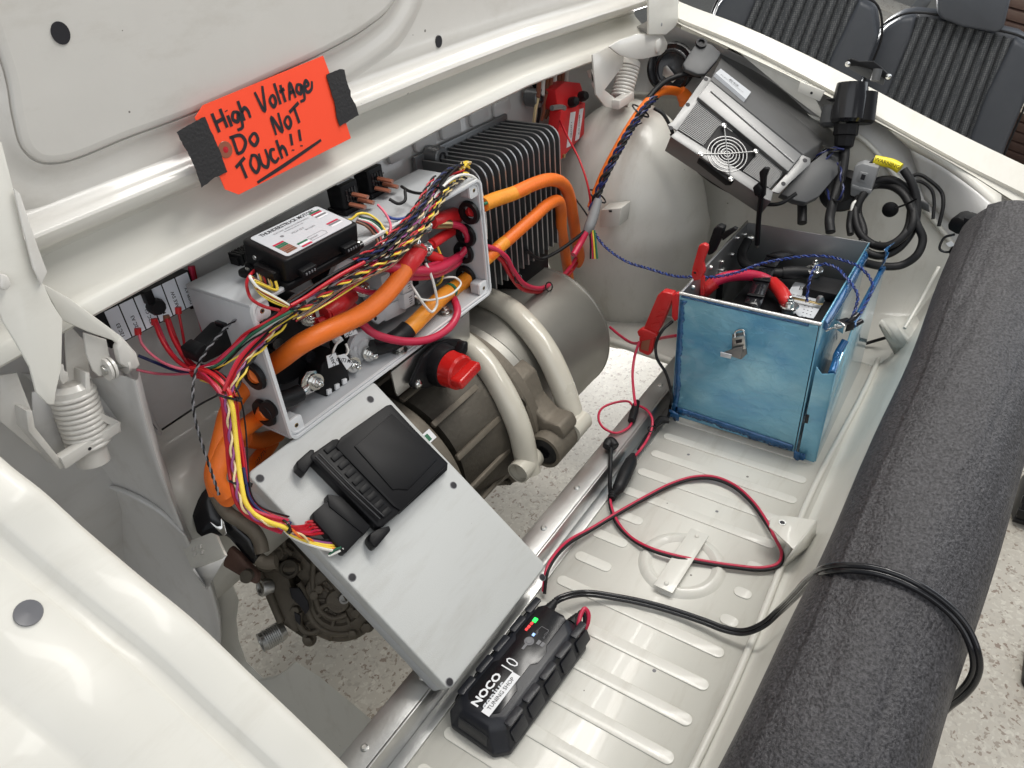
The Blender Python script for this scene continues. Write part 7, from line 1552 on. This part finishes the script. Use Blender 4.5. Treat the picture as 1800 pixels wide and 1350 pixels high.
# ================================================================ CHARGE PORT HOUSING, CABLES AND COIL
def port():
    t = thing('charge_port', 'glossy black charge socket body fixed under the far rim with a cable gland', 'charge socket', PX(1490, 200, 1.8))
    d = PX(1482, 262, 1.76) - PX(1495, 170, 1.80); o = PX(1495, 172, 1.80); L = np.linalg.norm(d)
    lathe('socket_body', o, d, [(-.03, 0), (-.03, .032), (.0, .036), (.045, .036), (.052, .030), (.052, 0)], 'black_gloss', t, 32)
    lathe('socket_body', PX(1514, 188, 1.81), d, [(-.03, 0), (-.03, .030), (.03, .032), (.036, .026), (.036, 0)], 'black_plastic', t, 28); lathe('side_pod', PX(1462, 202, 1.81), d, [(-.02, 0), (-.02, .022), (.018, .024), (.026, .016), (.026, 0)], 'battery_grey', t, 24)
    lathe('gland_nut', o + nrm(d) * .056, d, [(0, .026), (.022, .026), (.024, .022), (.026, .022), (.046, .020), (.05, .015), (.05, 0)], 'black_plastic', t, 8)
    slab('port_lever', F(PX(1465, 176, 1.78), YA, ZA), [(1451, 175), (1476, 171), (1478, 180), (1460, 179)], .004, 'black_plastic', t, bev=.001)
    tube('feed_cable', [PX(1486, 250, 1.775), PX(1484, 280, 1.75), PX(1480, 305, 1.73), PX(1470, 335, 1.70), PX(1462, 365, 1.66), PX(1458, 388, 1.62), PX(1460, 408, 1.60)], .0105, 'black_rubber', t, n=14)
    strands('sense_strand', [PX(1484, 262, 1.74), PX(1462, 268, 1.74), PX(1448, 290, 1.73), PX(1450, 325, 1.70), PX(1462, 352, 1.67), PX(1478, 350, 1.66), PX(1480, 320, 1.68), PX(1474, 285, 1.72)], .0026, 22, ['black_rubber', 'blue_wire'], .0022, t, step=.005); strands('sense_strand', [PX(1480, 262, 1.75), PX(1455, 262, 1.75), PX(1430, 282, 1.74), PX(1412, 305, 1.72), PX(1395, 330, 1.70)], .0026, 22, ['black_rubber', 'blue_wire'], .0022, t, step=.005)
    o = thing('feed_cable', 'thick black cable dropping behind the blue box from the charger unit', 'cable', PX(1405, 350, 1.66)); tube('sheath', [PX(1390, 318, 1.70), PX(1402, 332, 1.69), PX(1409, 355, 1.67), PX(1410, 392, 1.63)], .0105, 'black_rubber', o, n=14)
    o = thing('rubber_bung', 'round black rubber bung in the corner floor behind the feed cable', 'bung', PX(1482, 335, 1.75)); lathe('bung', PX(1480, 335, 1.77), nrm(np.array([-.8, 0, .6])), [(0, .05), (.006, .048), (.01, .03), (.004, .02), (.004, 0)], 'black_rubber', o, 36)
    # bracket on the outside of the rim, over the seats
    b = thing('striker_bracket', 'black bracket with two bright screws on top of the far rim', 'bracket', PX(1520, 130, 1.91)); f = F(PX(1530, 125, 1.93), YA, ZA)
    slab('plate', f, [(1488, 106), (1495, 103), (1510, 108), (1535, 108), (1548, 118), (1560, 130), (1566, 140), (1560, 142), (1545, 133), (1530, 122), (1505, 116), (1490, 116)], .008, 'black_plastic', b, bev=.0015)
    slab('lower_plate', f, [(1490, 112), (1530, 120), (1556, 134), (1552, 150), (1520, 136), (1494, 122)], .01, 'battery_grey', b, h0=-.01, bev=.001); tube('post', [PX(1543, 122, 1.92), PX(1538, 142, 1.91)], .010, 'battery_grey', b, n=14)
    for x, y in ((1491, 112), (1562, 134)): k = f.px(x, y, 0); lathe('bracket_screw', f.at(*k, 0) - XA * .002, -XA, [(0, .0065), (.003, .006), (.005, 0)], 'tin', b, 16)
port()
def coil():
    t = thing('charging_cable_coil', 'coil of thick black charging cable with a grey connector and yellow sleeve', 'cable coil', PX(1565, 380, 1.72))
    c = np.array((1562., 378.)); P_ = []
    P_ += [PX(1588, 298, 1.76), PX(1602, 320, 1.75), PX(1611, 350, 1.74), PX(1610, 385, 1.72), PX(1598, 415, 1.70), PX(1575, 440, 1.68), PX(1545, 450, 1.66), PX(1518, 438, 1.66)]
    for k in range(22):
        a = math.radians(150 + k * 42); r = 50 + 5 * math.sin(k * .8) + (k % 5) * 1.6
        x, y = c[0] - 4 + r * math.cos(a) * .93 * 1.0, c[1] + r * math.sin(a) * 1.08
        P_.append(PX(x, y, 1.715 - (y - 378) * .0009 + .008 * math.sin(k * 1.7)))
    P_ += [PX(1612, 395, 1.70), PX(1622, 420, 1.69), PX(1612, 448, 1.67), PX(1585, 466, 1.66), PX(1550, 468, 1.64), PX(1520, 462, 1.62)]
    tube('cable', P_, .0088, 'black_rubber', t, n=12, k=6)
    f = F(PX(1522, 315, 1.74), YA, ZA); s = facing(f)
    slab('connector', f, [(1502, 292), (1516, 287), (1544, 295), (1530, 340), (1520, 352), (1494, 344), (1495, 325)], .03, 'connector_grey', t, bev=.003); slab('connector_latch', f, [(1512, 302), (1526, 305), (1521, 322), (1507, 318)], .004, 'connector_grey', t, h0=.004, bev=.001); slab('latch_gap', f, [(1515, 306), (1522, 308), (1519, 317), (1512, 315)], .001, 'ink', t, h0=.0048, bev=0); slab('connector_collar', f, [(1498, 325), (1532, 334), (1530, 341), (1496, 332)], .034, 'connector_grey', t, h0=.003, bev=.001)
    tube('yellow_sleeve', [PX(1537, 280, 1.765), PX(1552, 284, 1.765), PX(1568, 288, 1.765), PX(1582, 296, 1.76)], [.009, .0105, .0105, .011], 'yellow_tape', t, n=14)
    tube('core_wire', [PX(1537, 280, 1.765), PX(1524, 292, 1.75)], .003, 'black_rubber', t); tube('core_wire', [PX(1538, 283, 1.765), PX(1534, 296, 1.75)], .003, 'white_wire', t)
    g = F(PX(1560, 286, 1.745), nrm(PX(1580, 294, 1.745) - PX(1540, 280, 1.745)), ZA); g = g if facing(g) > 0 else F(g.o, g.u, -g.v); text('lettering', 'WARNING', g, .0, 0, .011, 'ink', t, h=.004, bold=.01)
    tube('white_core', [PX(1508, 352, 1.73), PX(1500, 358, 1.72), PX(1496, 375, 1.71)], .0035, 'white_wire', t); tube('heat_sleeve', [PX(1496, 372, 1.71), PX(1493, 395, 1.69), PX(1495, 412, 1.67)], .0075, 'black_rubber', t)
    lathe('clip_hub', PX(1565, 368, 1.72), -XA, [(0, .017), (.006, .016), (.010, .008), (.010, 0)], 'black_plastic', t, 24); tube('clip_tail', [PX(1574, 366, 1.71), PX(1595, 358, 1.71), PX(1612, 349, 1.70)], .0022, 'black_plastic', t)
    o = thing('thin_wire', 'pair of thin black wires looping on the wall behind the charging cable coil', 'wire', PX(1640, 330, 1.84))
    tube('strand', [PX(1595, 312, 1.83), PX(1615, 307, 1.835), (PX(1635, 318, 1.835)), PX(1655, 338, 1.835), PX(1658, 360, 1.82), PX(1650, 398, 1.80)], .0042, 'black_rubber', o); tube('strand', [PX(1600, 318, 1.83), PX(1620, 320, 1.835), PX(1638, 335, 1.83), PX(1642, 355, 1.82), PX(1640, 385, 1.80)], .0036, 'black_rubber', o)
    slab('wall_clip', F(PX(1625, 360, 1.80), YA, ZA), [(1616, 352), (1632, 358), (1634, 374), (1620, 368)], .006, 'battery_grey', o, bev=.002)
coil()
def lock():
    t = thing('bonnet_lock', 'black plastic lock assembly at the far tail corner above the foam roll', 'lock', PX(1690, 410, 1.74))
    f = F(PX(1690, 410, 1.70), nrm(np.array([.25, 1, 0])), ZA)
    slab('upper_housing', f, [(1665, 395), (1672, 384), (1685, 382), (1706, 392), (1710, 405), (1698, 415), (1680, 412), (1666, 404)], .05, 'black_plastic', t, bev=.004); slab('cross_plate', f, [(1694, 382), (1706, 386), (1702, 420), (1692, 416)], .04, 'black_plastic', t, h0=.01, bev=.002)
    slab('lower_housing', f, [(1667, 440), (1676, 430), (1692, 436), (1694, 458), (1682, 465), (1668, 460)], .05, 'black_plastic', t, bev=.004)
    tube('wire_bail', [f.at(*f.px(x, y, .004), .004) for x, y in ((1678, 412), (1660, 418), (1652, 438), (1666, 443), (1684, 432), (1690, 416))], .0028, 'black_gloss', t, n=8); slab('bare_tab', f, [(1693, 412), (1702, 410), (1698, 420), (1690, 420)], .01, 'tin', t, h0=.006, bev=.001); slab('arm', f, [(1706, 388), (1730, 382), (1752, 374), (1757, 385), (1740, 398), (1708, 403)], .03, 'battery_grey', t, h0=-.004, bev=.003); slab('paper_tag', f, [(1662, 428), (1672, 424), (1680, 432), (1668, 434)], .001, 'label_white', t, h0=.008, bev=0)
lock()
t = thing('thin_wire', 'short black cable end lying on the tray behind the gusset', 'wire', PZ(1535, 600, .02)); tube('sheath', [PZ(1515, 606, .02), PZ(1535, 600, .03), PZ(1556, 594, .05)], .004, 'black_rubber', t)
# ================================================================ SEATS STANDING BEYOND THE CAR
def seat(label, org, kx, head):
    """pixel outline of the nearer seat, shifted for its neighbour"""
    d0 = 2.75; dx, dy = org
    o = PD(1650 + dx, 150 + dy, d0)
    nv = nrm((CAM - o) + np.array([0, 0, -.9])); up = nrm(PD(1700, 20, d0) - PD(1610, 230, d0)); up = nrm(up - nv * (up @ nv)); f = F(o, np.cross(up, nv), up)
    if f.n @ (CAM - o) < 0: f = F(o, -f.u, up)
    t = thing('bucket_seat', label, 'car seat', (o[0], o[1], -.45), 'black pleated seats beyond the far rim')
    sh = lambda l: f.pts([(x + dx, y + dy) for x, y in l])
    outl = [(1512, 130), (1530, 75), (1552, 44), (1585, 26), (1610, 22), (1660, 28), (1730, 48), (1790, 62), (1815, 78), (1822, 130), (1800, 190), (1770, 260), (1745, 330), (1560, 330), (1500, 260)]
    prism('back_shell', f, sh(outl), -.13, -.03, 'seat_leather', t, bev=.03, seg=4)
    # piping round the edge
    P_ = spline([f.at(*q, .002) for q in sh(outl[:13])], 5); tube('piping', P_, .004, 'black_rubber', t, straight=True)
    # side bolsters
    prism('bolster', f, sh([(1516, 128), (1534, 78), (1556, 47), (1585, 30), (1612, 27), (1600, 70), (1580, 115), (1562, 160), (1545, 200), (1530, 260), (1504, 260)]), -.05, .022, 'seat_leather', t, bev=.016, seg=4)
    prism('bolster', f, sh([(1782, 66), (1808, 78), (1816, 130), (1794, 190), (1764, 260), (1740, 330), (1680, 330), (1705, 240), (1735, 160), (1760, 110)]), -.05, .022, 'seat_leather', t, bev=.016, seg=4)
    # ten pleats, each a padded roll
    n = 10
    for k in range(n):
        a0, a1 = k / n, (k + 1) / n
        T0 = np.array((1614 + 168 * a0, 26 + 42 * a0)); T1 = np.array((1614 + 168 * a1, 26 + 42 * a1)); B0 = np.array((1520 + 165 * a0, 250 + 80 * a0)); B1 = np.array((1520 + 165 * a1, 250 + 80 * a1))
        m = 7; rows = []
        for j in range(m):
            w = j / (m - 1); row = []
            for i in range(9):
                v = i / 8; top = T0 * (1 - w) + T1 * w; bot = B0 * (1 - w) + B1 * w; p = top * (1 - v) + bot * v; q = f.px(p[0] + dx, p[1] + dy); row.append(f.at(*q, -.012 + .022 * math.sin(math.pi * w) ** .6 - (.014 if abs(v - .68) < .02 else 0)))
            rows.append(row)
        loft('pleat', rows, 'seat_weave', t, sharp=80)
    # cushion below
    cu = F(f.at(0, -.42, .02), f.u, nrm(np.array([0, 0, 0]) + f.n)); obox('cushion', cu, -.26, .26, -.02, .45, -.08, .08, 'seat_leather', t, bev=.03, seg=4); 
    for sx_ in (-.2, .2): tube('seat_leg', [f.at(sx_, -.45, .1), np.array([*f.at(sx_, -.45, .1)[:2], -.45])], .015, 'black_plastic', t, straight=True)
    if head:
        hd = sh([(1647, -40), (1648, 18), (1656, 28), (1690, 42), (1750, 53), (1764, 46), (1780, -20)]); prism('headrest', f, hd, -.07, .05, 'seat_leather', t, bev=.028, seg=4)
    return t
seat('black pleated car seat with headrest, nearer the right edge of the picture', (0, 0), 1, True)
seat('black pleated car seat farther left, cut off by the top edge', (-272, -68), 1, False)
# ================================================================ BEYOND: grating, tube, wooden door, castors
t = thing('floor_grating', 'black plastic grating lying between the two seats', 'grating', PZ(1528, 70, -.44))
f = F(PD(1528, 75, 3.2), nrm(PD(1545, 60, 3.2) - PD(1520, 57, 3.2)), ZA)
for k in range(6): slab('grating_bar', f, [(1518, 55 + k * 7), (1542, 58 + k * 6), (1540, 61 + k * 6), (1517, 58 + k * 7)], .02, 'black_plastic', t, bev=.002)
for k in range(3): slab('grating_post', f, [(1520 + k * 9, 54), (1524 + k * 9, 54), (1516 + k * 9, 100), (1512 + k * 9, 100)], .015, 'black_plastic', t, h0=-.005, bev=.002)
t = thing('metal_tube', 'brushed metal tube leaning on the floor behind the headrest', 'tube', PZ(1620, 20, -.4)); tube('pipe', [PD(1645, -40, 3.6), PD(1625, 0, 3.5), PD(1606, 24, 3.4)], .030, 'alu_dark', t, n=20)
def door():
    t = thing('slatted_wall', 'dark brown wall of horizontal slats behind the nearer seat', 'slatted wall', PD(1790, 100, 3.6))
    o = PD(1760, 60, 3.4); f = F(o, nrm(PD(1800, 72, 3.35) - PD(1760, 60, 3.4)), nrm(np.array([-.5, 0, 1.0])))
    me = None
    for k in range(26):
        p = f.at(0, .36 - k * .062)
        if me is None: me = obox('slat', F(f.o, f.u, f.v), -.25, 1.6, -.026, .026, -.012, .012, 'door_wood', t, bev=.004); me.location = Vector((p - f.o).tolist()) + me.location
        else: c = me.copy(); COL.objects.link(c); c.parent = t; c.location = (p - f.o).tolist()
    obox('backing', f, -.25, 1.6, -1.5, .5, -.05, -.02, 'black_plastic', t)
door()
def mat_slab():
    t = thing('paver_strip', 'pale textured stone strip beyond the seats', 'paving', PD(1560, 20, 3.8))
    f = F(PD(1560, 40, 3.75), nrm(PD(1610, 60, 3.7) - PD(1560, 40, 3.75)), nrm(PD(1580, 0, 4.1) - PD(1560, 40, 3.75)))
    for k in range(3): obox('paver', f, -1.2, .9, -.35 + k * .28, -.085 + k * .28, -.05, 0, 'terrazzo', t, bev=.006)
mat_slab()
t = thing('rubber_castor', 'dark knobbly rubber wheel at the right edge of the picture', 'wheel', PZ(1800, 885, -.45)); lathe('tyre', PZ(1812, 875, -.40), YA, [(-.03, 0), (-.03, .05), (-.02, .07), (.02, .07), (.03, .05), (.03, 0)], 'black_rubber', t, 24)
for k in range(12): a = k * math.pi / 6; obox('tread_block', F(PZ(1812, 875, -.40) + .068 * (math.cos(a) * XA + math.sin(a) * ZA), YA, np.cross(YA, math.cos(a) * XA + math.sin(a) * ZA)), -.025, .025, -.010, .010, -.006, .006, 'black_rubber', t, bev=.002)
t = thing('stand_base', 'corner of a black rubber foot on the pale floor at the right edge', 'rubber foot', PZ(1800, 1205, -.45)); f = F(PZ(1795, 1205, -.44), XA, YA); prism('pad', f, rrect(0, -.10, .12, .0, .02), -.01, .03, 'black_plastic', t, bev=.005)
